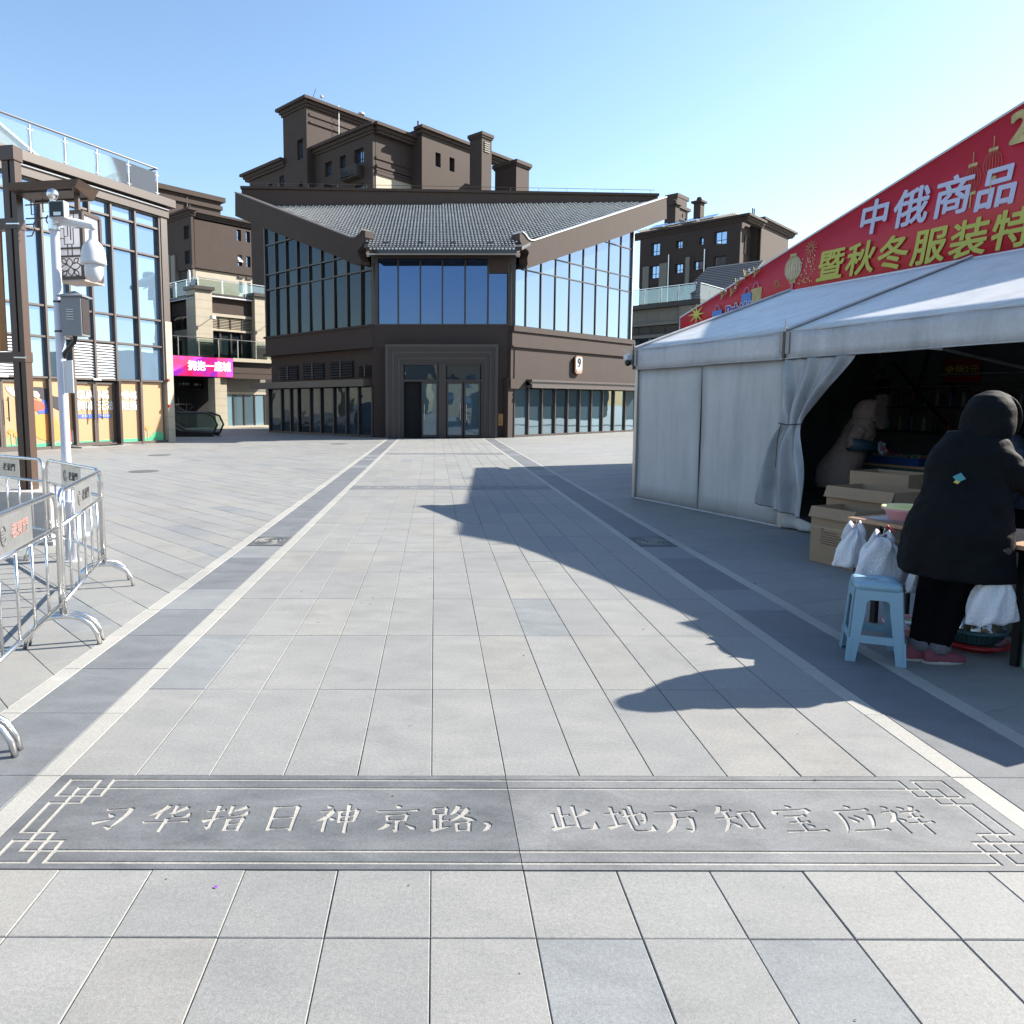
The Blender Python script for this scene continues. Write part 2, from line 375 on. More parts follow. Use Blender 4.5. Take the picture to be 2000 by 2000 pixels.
LF = field(137.3, (-.6, 3.46), [(1, 0, -.6), (0, -1, -1.6), (0, 1, 46)], lambda x, y: -22 < x < 0 and 1.5 < y < 46.5 and x > -1.2-y*.75)
lay(paveL, LF, STONES, (44, 34, 18, 4))
RF = field(70, (4.2, 3.75), [(-1, 0, -4.2), (0, -1, -1.6), (0, 1, 46)], lambda x, y: 3.5 < x < 22 and 1.5 < y < 46.5 and x < 3.5+y*.85)
lay(paveR, RF, STONES, (44, 34, 18, 4))

# ---- inscribed slabs (engraved by boolean cut)
GL = {
'习': 'h:20,24 72,17|p:72,16 69,45 54,84|ti:56,88 36,78|d:30,36 44,48|ti:10,70 50,54',
'华': 'p:38,5 28,26 8,44|s:28,28 27,54|p:82,12 66,26 46,38|s:55,4 56,38|h:56,40 66,48 90,45|ti:90,46 93,32|h:4,67 97,62|s:50,52 49,98',
'指': 'h:4,28 42,22|s:25,5 25,84|ti:26,86 12,76|ti:4,62 44,46|p:88,10 74,20 57,27|s:54,6 55,36|h:55,38 66,43 91,38|ti:91,39 93,26|s:58,52 60,94|h:58,54 90,50|s:89,50 87,94|h:60,71 87,69|h:60,90 87,89',
'日': 's:26,10 27,92|h:26,12 76,8|s:76,8 74,93|h:27,50 74,48|h:27,87 74,85',
'神': 'd:20,4 29,15|h:8,28 37,22|p:36,23 24,46 4,62|s:23,42 23,96|d:30,46 41,58|s:50,24 53,66|h:50,26 88,20|p:88,20 86,44 83,62|h:52,44 85,41|h:53,62 83,59|s:68,2 68,99',
'京': 'd:47,2 56,14|h:6,27 95,22|s:28,38 31,60|h:28,40 72,36|s:72,36 69,58|h:31,58 69,56|s:51,59 51,93|ti:52,94 40,85|p:34,67 27,80 12,90|n:66,68 90,88',
'路': 's:8,14 10,38|h:8,15 38,12|s:37,12 35,37|h:10,36 35,34|s:24,36 24,84|h:24,58 42,55|s:10,54 11,86|ti:2,91 46,77|p:64,4 56,24 44,38|h:60,18 84,14|p:83,15 68,40 42,62|n:56,26 72,44 99,58|s:56,64 58,95|h:56,66 84,62|s:84,62 82,94|h:58,90 82,88',
'，': 'd:16,62 30,70|p:30,68 26,82 14,94',
'此': 's:28,6 28,76|h:28,40 47,37|s:10,32 12,80|ti:1,87 52,72|p:90,20 76,34 60,42|s:58,4 59,78|h:59,80 70,86 94,82|ti:94,83 97,60',
'地': 'h:4,34 39,30|s:22,8 22,76|ti:1,82 42,67|h:40,42 88,30|p:88,30 87,50 84,62|ti:84,64 74,56|s:65,3 65,72|s:50,16 51,84|h:51,86 66,92 95,88|ti:95,89 97,70',
'方': 'd:46,2 55,14|h:4,29 96,22|p:43,28 37,64 8,97|h:39,50 76,45|p:76,45 73,72 66,92|ti:66,93 52,83',
'知': 'p:27,3 20,20 6,34|h:16,24 47,20|h:3,50 51,44|p:29,22 26,60 4,93|d:30,60 45,78|s:60,26 62,84|h:60,28 91,24|s:91,24 88,84|h:62,79 88,77',
'宝': 'd:47,1 55,12|d:16,18 10,36|h:14,22 90,16|ti:90,17 80,33|h:26,42 74,38|h:28,63 72,59|s:50,42 50,90|h:8,93 94,88|d:62,68 71,79',
'应': 'd:47,1 56,12|h:16,23 92,16|p:19,22 18,60 2,96|d:34,42 45,62|d:50,36 59,54|p:86,32 78,58 64,80|h:22,90 96,84',
'祥': 'd:20,3 29,14|h:8,28 37,22|p:36,23 24,46 4,62|s:23,42 23,97|d:30,46 41,58|d:54,5 63,17|p:88,2 82,12 73,20|h:50,27 93,21|h:54,45 88,41|h:43,64 99,59|s:70,22 70,99'}
PROF = {'h': (.8, .55, .6, 1.1), 's': (1.1, .8, .8, .9), 'p': (1.2, 1., .7, .15), 'n': (.4, .8, 1.5, .4), 'd': (.3, 1., 1.4, .8), 'ti': (1.5, 1., .6, .1)}
def strokes(mb, txt, cx, cy, w, h, wd, z0, z1):
    for st in GL[txt].split('|'):
        k, pts = st.split(':'); P = [tuple(map(float, q.split(','))) for q in pts.split()]
        P = [(cx+(a/100-.5)*w, cy-(b/100-.5)*h) for a, b in P]
        if len(P) == 2: P = [P[0], tuple((P[0][i]*.5+P[1][i]*.5) for i in (0, 1)), P[1]]
        q = []
        for t in np.linspace(0, 1, 6): q.append(tuple((1-t)**2*P[0][i]+2*t*(1-t)*(2*P[1][i]-.5*P[0][i]-.5*P[2][i])+t*t*P[2][i] for i in (0, 1)))
        ws = [np.interp(t, (0, .35, .8, 1), PROF[k])*wd for t in np.linspace(0, 1, 6)]
        L, Rr = [], []
        for i in range(6):
            a, b = q[max(i-1, 0)], q[min(i+1, 5)]; dx, dy = b[0]-a[0], b[1]-a[1]; n = math.hypot(dx, dy); nx, ny = -dy/n, dx/n
            L.append((q[i][0]+nx*ws[i]/2, q[i][1]+ny*ws[i]/2)); Rr.append((q[i][0]-nx*ws[i]/2, q[i][1]-ny*ws[i]/2))
        e0 = (q[0][0]-(q[1][0]-q[0][0])*.12, q[0][1]-(q[1][1]-q[0][1])*.12); e1 = (q[5][0]+(q[5][0]-q[4][0])*.2, q[5][1]+(q[5][1]-q[4][1])*.2)
        mb.prism_xy([e0]+Rr+[e1]+L[::-1], z0, z1)
def groove(mb, pts, w, z0, z1, o, sx, sy):
    for a, b in zip(pts, pts[1:]):
        x0, x1 = sorted((o[0]+sx*a[0], o[0]+sx*b[0])); y0, y1 = sorted((o[1]-sy*a[1], o[1]-sy*b[1]))
        e = rnd.uniform(0, 2e-4); mb.box(x0-w/2-e, x1+w/2+e, y0-w/2-e, y1+w/2+e, z0-e, z1+e)
def cut(slab, cutter):
    bo = slab.modifiers.new('cut', 'BOOLEAN'); bo.object = cutter; bo.operation = 'DIFFERENCE'; bo.solver = 'EXACT'; bo.use_self = True; bo.material_mode = 'INDEX'
    bpy.context.view_layer.update()
    me = bpy.data.meshes.new_from_object(slab.evaluated_get(bpy.context.evaluated_depsgraph_get()))
    slab.modifiers.clear(); slab.data = me; bpy.data.objects.remove(cutter)
XC = dict(zip('习华指日神京路，此地方知宝应祥', (.351, .543, .753, .962, 1.165, 1.377, 1.582, 1.745, 2.015, 2.217, 2.403, 2.618, 2.832, 3.051, 3.234)))
kn = ((.06, .12, .178, .232), (.036, .099, .155, .205))
for side, chars in ((0, '习华指日神京路，'), (1, '此地方知宝应祥')):
    x0, x1 = (0.002, 1.7985) if side == 0 else (1.8015, 3.598)
    slab = MB().box(x0, x1, YB-.598, YB-.002, -.03, .001).build('inscribed_slab', [m_slab if side == 0 else m_slabSheen, m_cut], walk)
    ct = MB(); ct.m = 1
    for ch in chars: strokes(ct, ch, XC[ch], YB-.303, .17, .185, .018, -.003, .01)
    ox = 0. if side == 0 else 3.6; sx = 1 if side == 0 else -1
    for oy, sy in ((YB, 1), (YB-.6, -1)):
        p, r = kn; far = 1.9; dn = .36
        groove(ct, [(far, r[0]), (p[3], r[0]), (p[3], r[2]), (p[0], r[2]), (p[0], r[0]), (p[2], r[0]), (p[2], r[3]), (p[0], r[3]), (p[0], .30)], .0145, -.0025, .01, (ox, oy), sx, sy)
        groove(ct, [(far, r[1]), (p[1], r[1]), (p[1], .30)], .0145, -.0025, .01, (ox, oy), sx, sy)
    cut(slab, ct.build('cutter', [m_slab, m_cut]))
    slab['label'] = 'dark half of the inscription slab with first verse' if side == 0 else 'half of the inscription slab with second verse'
for b in bans:
    for s in (0, 1):
        MB().box(.002+1.8*s, 1.797+1.8*s, b+.003, b+.597, -.03, .001).build('inscribed_slab', m_band, walk)
        gb = MB()
        for oy in (.04, .10, .50, .56): gb.box(.1+1.75*s, 1.75+1.75*s, b+oy-.006, b+oy+.006, .001, .0022)
        gb.build('inscribed_border', m_cut, walk)
        for j in range(7): 
            gq = MB(); strokes(gq, '习华指日神京路此地方知宝应祥'[j+7*s], .3+1.75*s+j*.21, b+.3, .165, .2, .014, .001, .0024); gq.build('inscribed_character', m_cut, walk)
# decorated drain covers set in both dark bands
for x0 in (-.5, 3.7):
    t = thing('drain_cover', 'carved dark drain cover in the %s dark paving band' % ('left' if x0 < 0 else 'right, shaded'), 'drain cover', (x0+.2, 7.88, 0), group='drain covers in the paving bands')
    bevel(MB().box(-.195, .195, -.255, .255, -.02, .002).build('cover_plate', M('cover_stone', (.11, .115, .12), .7, .2, 20), t), .003, 1)
    q = MB()
    for rr in (.15, .11):
        q.tube([(math.cos(a)*rr, math.sin(a)*rr*1.35, .003) for a in np.linspace(0, 5.6, 28)], .004, 5)
    for a0 in range(5):
        a = a0*1.26; q.tube([(math.cos(a+s*2.2)*(.02+.07*s), math.sin(a+s*2.2)*(.02+.09*s), .003) for s in np.linspace(0, 1, 8)], .004, 5)
    q.build('cloud_relief', m_cut, t)
# round manholes further off
for x_, y_ in ((-6.6, 21.4), (-5.0, 16.2), (-2.1, 27.6)):
    t = thing('manhole_cover', {21.4: 'flat manhole cover in paving right of the white pole', 16.2: 'small manhole cover in the left paving halfway to the glass shop', 27.6: 'manhole cover near the shadow of the dark building'}[y_], 'manhole', (x_, y_, 0))
    MB().lathe((0, 0, 0), [(.33, .001), (.33, .004), (.29, .004), (.29, .002), (.28, .002), (.28, .004), (.001, .004)], 28).build('lid', M('iron_lid', (.12, .12, .12), .7, .2, 20), t)

# scattered grit, a petal and dry leaf scraps
b = MB(); rg = random.Random(11)
for i in range(90):
    y = 1.6+14*rg.random()**1.6; x = rg.uniform(-3.5, 4.6) if y > 3 else rg.uniform(-.2, 3.4); s_ = rg.uniform(.0012, .0035)*(1 if y < 4 else 1.6); a = rg.random()*3
    b.m = rg.choice((0, 0, 1, 2)); P = [(x+math.cos(a+k*1.57)*s_*(1 if k % 2 else 1.8), y+math.sin(a+k*1.57)*s_*(1 if k % 2 else 1.8), .002) for k in range(4)]
    b.add(P+[(x, y, .002+s_*.7)], [(0, 1, 4), (1, 2, 4), (2, 3, 4), (3, 0, 4)])
b.build('litter', [M('grit', (.10, .09, .08), .9), M('dry_leaf', (.24, .14, .07), .9), M('pale_grit', (.34, .33, .31), .9)], None, kind='stuff')
pe = MB().add([(-.006, -.004, .0), (.006, -.005, .001), (.007, .004, .003), (-.004, .006, .002)], [(0, 1, 2, 3)]).build('petal', M('purple_petal', (.35, .10, .60), .7)); pe.location = (.83, 2.12, .003); tag(pe, 'tiny purple petal on the pavers in front of the inscription', 'petal')
# ------------------------------------------------------------------ dark corner building with the tiled roof
B9 = thing('corner_building', 'dark brown two-storey corner building with grey tiled roof, glass upper floor and number 9', 'building', (1.85, 33, 0))
FR = rel(B9, fr((-1.3, 33), 90, 1)); RT = rel(B9, fr((5.05, 33), 45, 1)); LT = rel(B9, fr((-1.35, 33), -45, -1))
LW = 6.4   # width of the chamfered front
def wall(T, s0, s1, z0, z1, d0=0., d1=.3, m=m_brown, parent=B9, name='wall', mb=None):
    b = (mb or MB(T)).box(s0, s1, d0, d1, z0, z1)
    return b if mb else b.build(name, m, parent)
def pane(T, s0, s1, z00, z01, z10, z11, m, parent, d=.09, tilt=.004, name='pane'):
    """pane with bottom z00..z10 and top z01..z11 (left, right)"""
    j = [rnd.uniform(-tilt, tilt) for _ in range(3)]
    dd = (d+j[0], d+j[1], d+j[1]+j[2]-j[0]*0, d+j[2])
    b = MB(T); P = [(s0, dd[0], z00), (s1, dd[1], z10), (s1, d+j[1]+j[2]-j[0], z11), (s0, d+j[2], z01)]
    b.add(P+[(s, e+.012, z) for s, e, z in P], [(0, 1, 2, 3), (7, 6, 5, 4), (0, 4, 5, 1), (1, 5, 6, 2), (2, 6, 7, 3), (3, 7, 4, 0)])
    return b.build(name, m, parent)
# -- front face
wall(FR, 0, LW, 4.13, 5.0, 0, .35, m_brownlow); wall(FR, 0, .62, 0, 4.13, 0, .35, m_brownlow); wall(FR, LW-.75, LW, 0, 4.13, 0, .35, m_brownlow)
MB(FR).box(0, .30, -.02, .3, 5.0, 8.05).box(LW-.35, LW, -.02, .3, 5.0, 8.05).box(.3, LW-.35, -.02, .3, 7.9, 8.05).box(.3, LW-.35, -.03, .3, 5.0, 5.06).build('window_frame', m_frame, B9)
ed = [.30, 1.18, 2.17, 3.15, 4.16, 5.18, 6.05]
for i in range(6):
    top = 7.88 if i < 5 else 7.27
    pane(FR, ed[i]+.03, ed[i+1]-.03, 5.07, top, 5.07, top, m_glF, B9, .1, .006)
    if i: MB(FR).box(ed[i]-.035, ed[i]+.035, -.01, .16, 5.06, 7.9).build('mullion', m_frame, B9)
MB(FR).box(5.2, 6.05, -.012, .1, 7.28, 7.9).build('louvre_box', m_brownlow, B9)
MB(FR).box(.1, LW-.1, -1.25, .2, 8.05, 8.12).box(-.1, LW+.1, -1.34, -1.25, 7.98, 8.14).build('eave_soffit', m_brownlow, B9)
MB(FR).box(-.15, LW+.1, -.55, -.5, 7.965, 8.02).build('light_strip', m_led, B9)
# stepped door surround
so, si = (.63, 5.6), (1.43, 4.88)
ins = [0, .14, .27, .40, .52, .64, .76]
for k in range(7):
    e = ins[k]; e1 = (ins+[.80])[k+1]; d = -.62+.055*k
    b = MB(FR); a0, a1, zt = so[0]+e, so[1]-e*.9, 4.12-e*1.02
    c0, c1, zt1 = so[0]+e1, so[1]-e1*.9, 4.12-e1*1.02
    b.box(a0, c0, d, .3-.004*k, 0, zt).box(c1, a1, d, .3-.004*k, 0, zt).box(c0, c1, d, .3-.004*k, zt1, zt)
    b.build('surround_step', m_brownmetal if k % 2 == 0 else m_frame, B9)
MB(FR).box(2.98, 3.32, -.34, .02, 0, 3.3).build('door_pier', m_frame, B9)
MB(FR).box(1.43, 4.88, -.02, .05, 0, 3.3).build('lobby_void', m_void, B9)
for a0, a1 in ((1.43, 2.98), (3.32, 4.88)):
    MB(FR).box(a0, a1, -.30, -.2, 2.5, 2.6).box(a0, a1, -.30, -.2, 3.24, 3.3).build('transom', m_frame, B9)
    q = pane(FR, a0+.04, a1-.04, 2.61, 3.23, 2.61, 3.23, m_glL, B9, -.25, .01)
    for j, (l0, l1) in enumerate(((a0+.03, (a0+a1)/2-.02), ((a0+a1)/2+.02, a1-.03))):
        if a0 < 2 and j == 0:
            b = MB(FR); b.add([(l0, -.25, .05), (l0+.1, .0, .05), (l0+.1, .0, 2.48), (l0, -.25, 2.48)], [(0, 1, 2, 3)]); continue
        dr = MB(FR).box(l0, l0+.07, -.28, -.22, .02, 2.49).box(l1-.07, l1, -.28, -.22, .02, 2.49).box(l0, l1, -.278, -.222, .02, .13).box(l0, l1, -.278, -.222, 2.4, 2.49).build('door', m_frame, B9)
        pane(FR, l0+.06, l1-.06, .12, 2.41, .12, 2.41, m_glG, dr, -.25, .006)
        hx = l1-.12 if j == 0 else l0+.12
        MB(FR).tube([(hx, -.32, .8), (hx, -.32, 1.5)], .014, 6).build('handle', m_steel, dr)
pq = MB(FR).box(5.68, 6.27, -.05, -.002, .54, 1.07).build('gold_plaque', M('brass_plaque', (.42, .24, .09), .45, .2, 6, metal=.6), B9)
for k in range(4): MB(FR).box(6.12, 6.17, -.055, -.045, .95-.1*k-.05, .95-.1*k).build('plaque_character', m_black, pq)
# -- right face
wall(RT, -.2, 11.0, 2.64, 4.1, 0, .3); wall(RT, -.2, 10.2, 4.1, 4.72, -.07, .3); MB(RT).box(-.15, 10.15, -.14, .3, 4.74, 4.98).build('sill_band', m_brown, B9)
MB(RT).box(-.15, 10.1, -.10, -.075, 4.05, 4.12).build('string_course', m_brown, B9)
wall(RT, -.36, .13, 0, 2.64, 0, .3)
MB(RT).box(.78, 11.3, -.42, .25, 2.27, 2.36).box(.78, 11.3, -.47, -.42, 2.24, 2.40).box(.78, 11.3, -.42, .25, 2.54, 2.60).box(.78, 11.3, -.40, -.3, 2.40, 2.54).box(.78, 11.3, -.46, -.40, 2.52, 2.62).build('canopy', m_frameL, B9)
MB(RT).box(-.3, .78, -.1, .2, 2.2, 2.64).build('canopy_return', m_brownlow, B9)
gx = [.13, 1.18, 2.22, 3.27, 4.32, 5.36, 6.42, 7.48, 8.6, 9.75, 10.95]
for i in range(10):
    pane(RT, gx[i]+.03, gx[i+1]-.03, .1, 2.2, .1, 2.2, m_glG, B9, .12, .004)
for x in gx: MB(RT).box(x-.035, x+.035, .02, .2, .0, 2.26).build('mullion', m_brownmetal, B9)
MB(RT).box(.13, 10.95, .03, .19, 0, .1).build('sill', m_brownmetal, B9)
vx = [-.15, .93, 2.04, 3.17, 4.32, 5.48, 6.64, 7.8, 8.95, 10.03]
bt = lambda s: 7.40+.3355*s     # underside of the gable board
rows_z = [5.0, 7.53, 8.30, 9.77, 11.2]
for i in range(9):
    a, b = vx[i]+.03, vx[i+1]-.03
    for k in range(4):
        z0 = rows_z[k]+.03
        if z0 > bt(b): break
        za, zb = min(rows_z[k+1]-.03, bt(a)+.2), min(rows_z[k+1]-.03, bt(b)+.2)
        pane(RT, a, b, z0, max(za, z0+.01), z0, zb, m_glR, B9, .1, .004)
for x in vx: MB(RT).box(x-.02, x+.02, .05, .13, 4.98, bt(x)+.3).build('mullion', m_brownmetal, B9)
for z, s0 in ((7.53, .7), (8.30, 2.9), (9.77, 7.2)): MB(RT).box(s0, 10.05, .055, .125, z-.024, z+.024).build('transom', m_brownmetal, B9)
MB(RT).box(10.03, 10.10, -.02, .25, 4.98, 10.8).build('corner_trim', m_steel, B9)
MB(RT).box(10.1, 10.3, .3, 6, 0, 10.2).build('end_wall', m_brownlow, B9)
# number sign
def oct_(s0, s1, z0, z1, c): return [(s0+c, z0), (s1-c, z0), (s1, z0+c), (s1, z1-c), (s1-c, z1), (s0+c, z1), (s0, z1-c), (s0, z0+c)]
ns = MB(RT).prism_sz(oct_(4.6, 5.24, 3.0, 3.88, .1), -.16, -.1).build('number_sign', M('copper_edge', (.55, .30, .18), .35, .1, 5, metal=.7), B9)
MB(RT).prism_sz(oct_(4.63, 5.21, 3.03, 3.85, .09), -.10, .0).build('sign_box', m_black, ns)
MB(RT).prism_sz(oct_(4.66, 5.18, 3.06, 3.82, .08), -.172, -.16).build('sign_face', m_white, ns)
MB(RT).box(4.68, 5.16, -.178, -.172, 3.09, 3.22).build('sign_strip', M('copper_strip', (.50, .26, .16), .5), ns)
ru = fr((5.05, 33), 45, 1).u; 
text('9', RT(4.92, -.182, 3.52), ru, (0, 0, 1), .62, m_black, ns, 'numeral', bold=.012, ext=.008)
for k in range(4): MB(RT).box(4.74+k*.095, 4.79+k*.095, -.184, -.178, 3.12, 3.19).build('tiny_character', m_white, ns)
# -- left face
wall(LT, -.1, 8.5, 4.12, 5.0, -.1, .3, m_brownlow); wall(LT, -.05, 8.3, 2.66, 4.14, .12, .3, m_brownlow); MB(LT).box(-.1, 8.6, -.2, .3, 4.0, 4.13).box(-.05, 8.6, -.16, .3, 4.93, 5.03).build('string_course', m_brownlow, B9)
for a, b, z1 in ((5.84, 7.5, 3.46), (3.64, 5.35, 3.5), (1.38, 3.11, 3.5), (0.0, .91, 3.25)):
    lv = MB(LT).box(a, b, .06, .13, 2.76, z1).build('louvre', m_void, B9)
    n = 6; h = (z1-2.76)/n
    for k in range(n):
        q = MB(LT); q.add([(a, .0, 2.78+k*h), (b, .0, 2.78+k*h), (b, .05, 2.78+k*h+h*.5), (a, .05, 2.78+k*h+h*.5), (a, .01, 2.77+k*h), (b, .01, 2.77+k*h), (b, .06, 2.77+k*h+h*.5), (a, .06, 2.77+k*h+h*.5)], [(0, 1, 2, 3), (7, 6, 5, 4), (0, 4, 5, 1), (3, 2, 6, 7)]).build('slat', m_frame, lv)
    MB(LT).box((a+b)/2-.03, (a+b)/2+.03, -.01, .06, 2.76, z1).build('louvre_post', m_frame, lv)
MB(LT).box(-.05, 9.5, -.5, .3, 2.3, 2.62).build('canopy', m_brownmetal, B9)
gl = [-.03, .95, 1.86, 2.84, 3.87, 4.75, 5.81, 6.48, 7.31, 8.48]
for i in range(9): pane(LT, gl[i]+.04, gl[i+1]-.04, .1, 2.26, .1, 2.26, m_glL, B9, .1, .01)
for x in gl: MB(LT).box(x-.045, x+.045, .0, .18, 0, 2.3).build('mullion', m_frame, B9)
MB(LT).box(-.03, 8.5, .01, .17, 0, .1).build('sill', m_frame, B9)
lx = [-.15, .68, 1.68, 2.66, 3.65, 4.64, 5.64, 6.62, 7.58, 8.5]; lz = [5.03, 7.44, 8.22, 9.72, 11.2]
btl = lambda s: 7.45+.372*s
lz[1] = 7.44
for i in range(9):
    a, b = lx[i]+.035, lx[i+1]-.035
    zz = [5.03, 7.44, 8.22, 9.72, 11.5]
    for k in range(4):
        z0 = zz[k]+.035
        if z0 > btl(b): break
        za, zb = min(zz[k+1]-.035, btl(a)+.2), min(zz[k+1]-.035, btl(b)+.2)
        pane(LT, a, b, z0, max(za, z0+.01), z0, zb, m_glL, B9, .1, .012)
for x in lx: MB(LT).box(x-.028, x+.028, .0, .18, 5.03, btl(x)+.3).build('mullion', m_frame, B9)
for z, s0 in ((7.44, -.1), (8.22, 1.6), (9.72, 5.6)): MB(LT).box(s0, 8.5, .012, .17, z-.035, z+.035).build('transom', m_frame, B9)
MB(LT).box(8.5, 8.6, -.02, .4, 4.98, 10.7).build('corner_trim', m_frame, B9); MB(LT).box(8.4, 8.6, .3, 7, 0, 10.6).build('end_wall', m_brownlow, B9)
# body behind, so that light does not pass through
MB(ident).prism_xy([(x-1.85, y-33) for x, y in ((-.9, 33.9), (4.6, 33.9), (11.6, 41), (11.6, 46), (-6.6, 46), (-6.6, 40))], 0, 8.3).build('core', m_void, B9)
# -- gable boards with scrolled ends
Rb = [(-.30, 8.86), (-.12, 8.92), (.06, 8.86), (.24, 8.72), (.45, 8.66), (.70, 8.69), (12.55, 12.84), (12.65, 11.72), (8.0, 10.05), (.30, 7.46), (.17, 7.47), (.28, 7.64), (.24, 7.88), (.36, 8.14), (.30, 8.22), (-.10, 8.34), (-.30, 8.58)]
Lb = [(-.28, 8.98), (-.05, 9.03), (-.02, 8.93), (.18, 8.82), (.44, 8.76), (.76, 8.83), (10.5, 12.68), (10.55, 11.50), (8.35, 10.62), (1.6, 8.12), (.46, 7.63), (.02, 7.60), (-.02, 7.72), (.16, 7.95), (.28, 8.2), (-.08, 8.40), (-.28, 8.7)]
MB(RT).prism_sz(Rb, -.50, -.02).build('gable_board', m_brown, B9); MB(LT).prism_sz(Lb, -.50, -.02).build('gable_board', m_brownlow, B9)
for T, P in ((RT, Rb), (LT, Lb)):
    b = MB(T); top = P[1:7]
    for (a, za), (c, zc) in zip(top, top[1:]): b.add([(a, -.54, za+.005), (c, -.54, zc+.005), (c, .02, zc+.005), (a, .02, za+.005), (a, -.54, za+.06), (c, -.54, zc+.06), (c, .02, zc+.06), (a, .02, za+.06)], [(0, 3, 2, 1), (4, 5, 6, 7), (0, 1, 5, 4), (1, 2, 6, 5), (2, 3, 7, 6), (3, 0, 4, 7)])
    b.build('board_capping', m_led if T is RT else m_frameL, B9)
# -- roof: tiles in courses
L0 = B9.location
zr = lambda y: 8.12+.452*(y-31.65)
def yfront(x):   # front limit of the tiled slope at x
    if x < -1.35: return max(31.65, 33+(-1.35-x)-.55)
    if x > 5.05: return max(31.65, 33+(x-5.05)-.55)
    return 31.65
def yback(x): return 40.2+(x+8.8)*(41.6-40.2)/22.7
b = MB(); zb_ = -.10
N = 24; xs = np.linspace(-8.6, 13.7, N)
for i in range(N-1):
    q = []
    for x, y in ((xs[i], yfront(xs[i])), (xs[i+1], yfront(xs[i+1])), (xs[i+1], yback(xs[i+1])), (xs[i], yback(xs[i]))): q.append((x-L0.x, y-L0.y, zr(y)+zb_))
    b.add(q+[(x, y, z-.15) for x, y, z in q], [(0, 1, 2, 3), (7, 6, 5, 4), (0, 4, 5, 1)])
b.build('roof_deck', m_tiled, B9)
V, F = [], []
pitch = .155; L = .36; kx = 1/math.sqrt(1+.452**2); ky = .452*kx
for i in range(int((13.6+8.5)/pitch)):
    x = -8.5+i*pitch+pitch/2; y = yfront(x)+.02; ye = yback(x)
    while y < ye:
        j = rnd.uniform(-.006, .006); b0 = len(V); r0, r1 = .050, .034
        for (yy_, rr_, lift) in ((y, r0, .075), (y+L*kx*1.04, r1, -.01)):
            z = zr(yy_)+lift-.07
            for th in (0, 36, 72, 108, 144, 180):
                a = R(th); V.append((x+j+math.cos(a)*rr_-L0.x, yy_-L0.y, z+math.sin(a)*rr_*1.05))
        for k in range(5): F.append((b0+k, b0+k+1, b0+6+k+1, b0+6+k))
        F.append(tuple(b0+k for k in range(6))[::-1]); y += L*kx
me = bpy.data.meshes.new('roof_tiles'); me.from_pydata(V, [], F); me.materials.append(m_tile); me.update()
o = bpy.data.objects.new('roof_tiles', me); C.objects.link(o); o.parent = B9; o['kind'] = 'stuff'
# pan tiles at the eave: little hanging drip tiles
b = MB()
for i in range(40):
    x = -1.2+i*pitch; c = (x-L0.x, 31.62-L0.y, 8.04)
    b.add([(c[0]-.06, c[1], c[2]+.05), (c[0]+.06, c[1], c[2]+.05), (c[0]+.05, c[1], c[2]), (c[0], c[1], c[2]-.05), (c[0]-.05, c[1], c[2])]+[(c[0]-.06, c[1]+.03, c[2]+.05), (c[0]+.06, c[1]+.03, c[2]+.05)], [(0, 1, 2, 3, 4), (0, 5, 6, 1)])
o = b.build('drip_tiles', m_tile, B9, kind='stuff')
# snow guard bosses seen low on the slope
for x in (-.6, .9, 2.3, 3.9): MB().box(x-L0.x-.12, x-L0.x+.12, 32.3-L0.y, 32.4-L0.y, zr(32.3)+.0, zr(32.3)+.09).build('roof_bracket', m_tiled, B9)
# ridge parapet
PT = rel(B9, fr((-8.85, 40.35), 90-3.5, 1))
MB(PT).box(0, 22.75, 0, .35, 11.9, 12.95).box(-.05, 22.8, -.1, .45, 12.97, 13.1).build('ridge_parapet', m_brownlow, B9)
b = MB(PT); b.tube([(0.3, .1, 13.32), (22.6, .1, 13.32)], .012, 5)
for k in range(15): b.tube([(.4+k*1.57, .1, 13.1), (.4+k*1.57, .1, 13.32)], .01, 4)
b.build('lightning_rail', m_frame, B9)

# ------------------------------------------------------------------ glass shop on the left
LB = thing('glass_shop', 'two-storey glass shop on the left with orange film on its ground floor', 'building', (-8.89, 28.97, 0))
LS = rel(LB, fr((-8.89, 28.97), 26, 1)); lu = fr((0, 0), 26, 1).u
sx = [-.36, -1.5, -2.57, -3.47, -4.37, -5.29, -6.2, -7.1, -8.0]
zrow = [2.37, 3.70, 4.70, 7.10, 8.15, 8.62]
MB(LS).box(-8.1, -.05, .35, 9, .0, 8.6).build('core', m_void, LB)
for i in range(8):
    a, b = sx[i+1]+.04, sx[i]-.04
    for k in range(5):
        lou = (k == 0 and i in (2, 3)) or (k == 0 and i in (6, 7))
        z0, z1 = zrow[k]+.04, zrow[k+1]-.04
        if lou:
            lv = MB(LS).box(a, b, .16, .2, z0, z1).build('louvre', m_void, LB)
            n = 13
            for j in range(n):
                z = z0+(z1-z0)*j/n; h = (z1-z0)/n
                MB(LS).add([(a, .02, z), (b, .02, z), (b, .09, z+h*.75), (a, .09, z+h*.75), (a, .03, z-.012), (b, .03, z-.012), (b, .10, z+h*.75-.012), (a, .10, z+h*.75-.012)], [(0, 1, 2, 3), (7, 6, 5, 4), (0, 4, 5, 1), (3, 2, 6, 7)]).build('slat', m_white, lv)
        else: pane(LS, a, b, z0, z1, z0, z1, m_glShop, LB, .12, .003)
for x in sx: MB(LS).box(x-.036, x+.036, -.03, .16, 2.33, 8.63).build('mullion', m_frameL, LB)
for z in zrow: MB(LS).box(-8.1, -.30, .004, .15, z-.033, z+.033).build('transom', m_frameL, LB)
MB(LS).box(-.31, 0, -.06, .4, 4.68, 8.63).build('corner_post', m_frameL, LB)
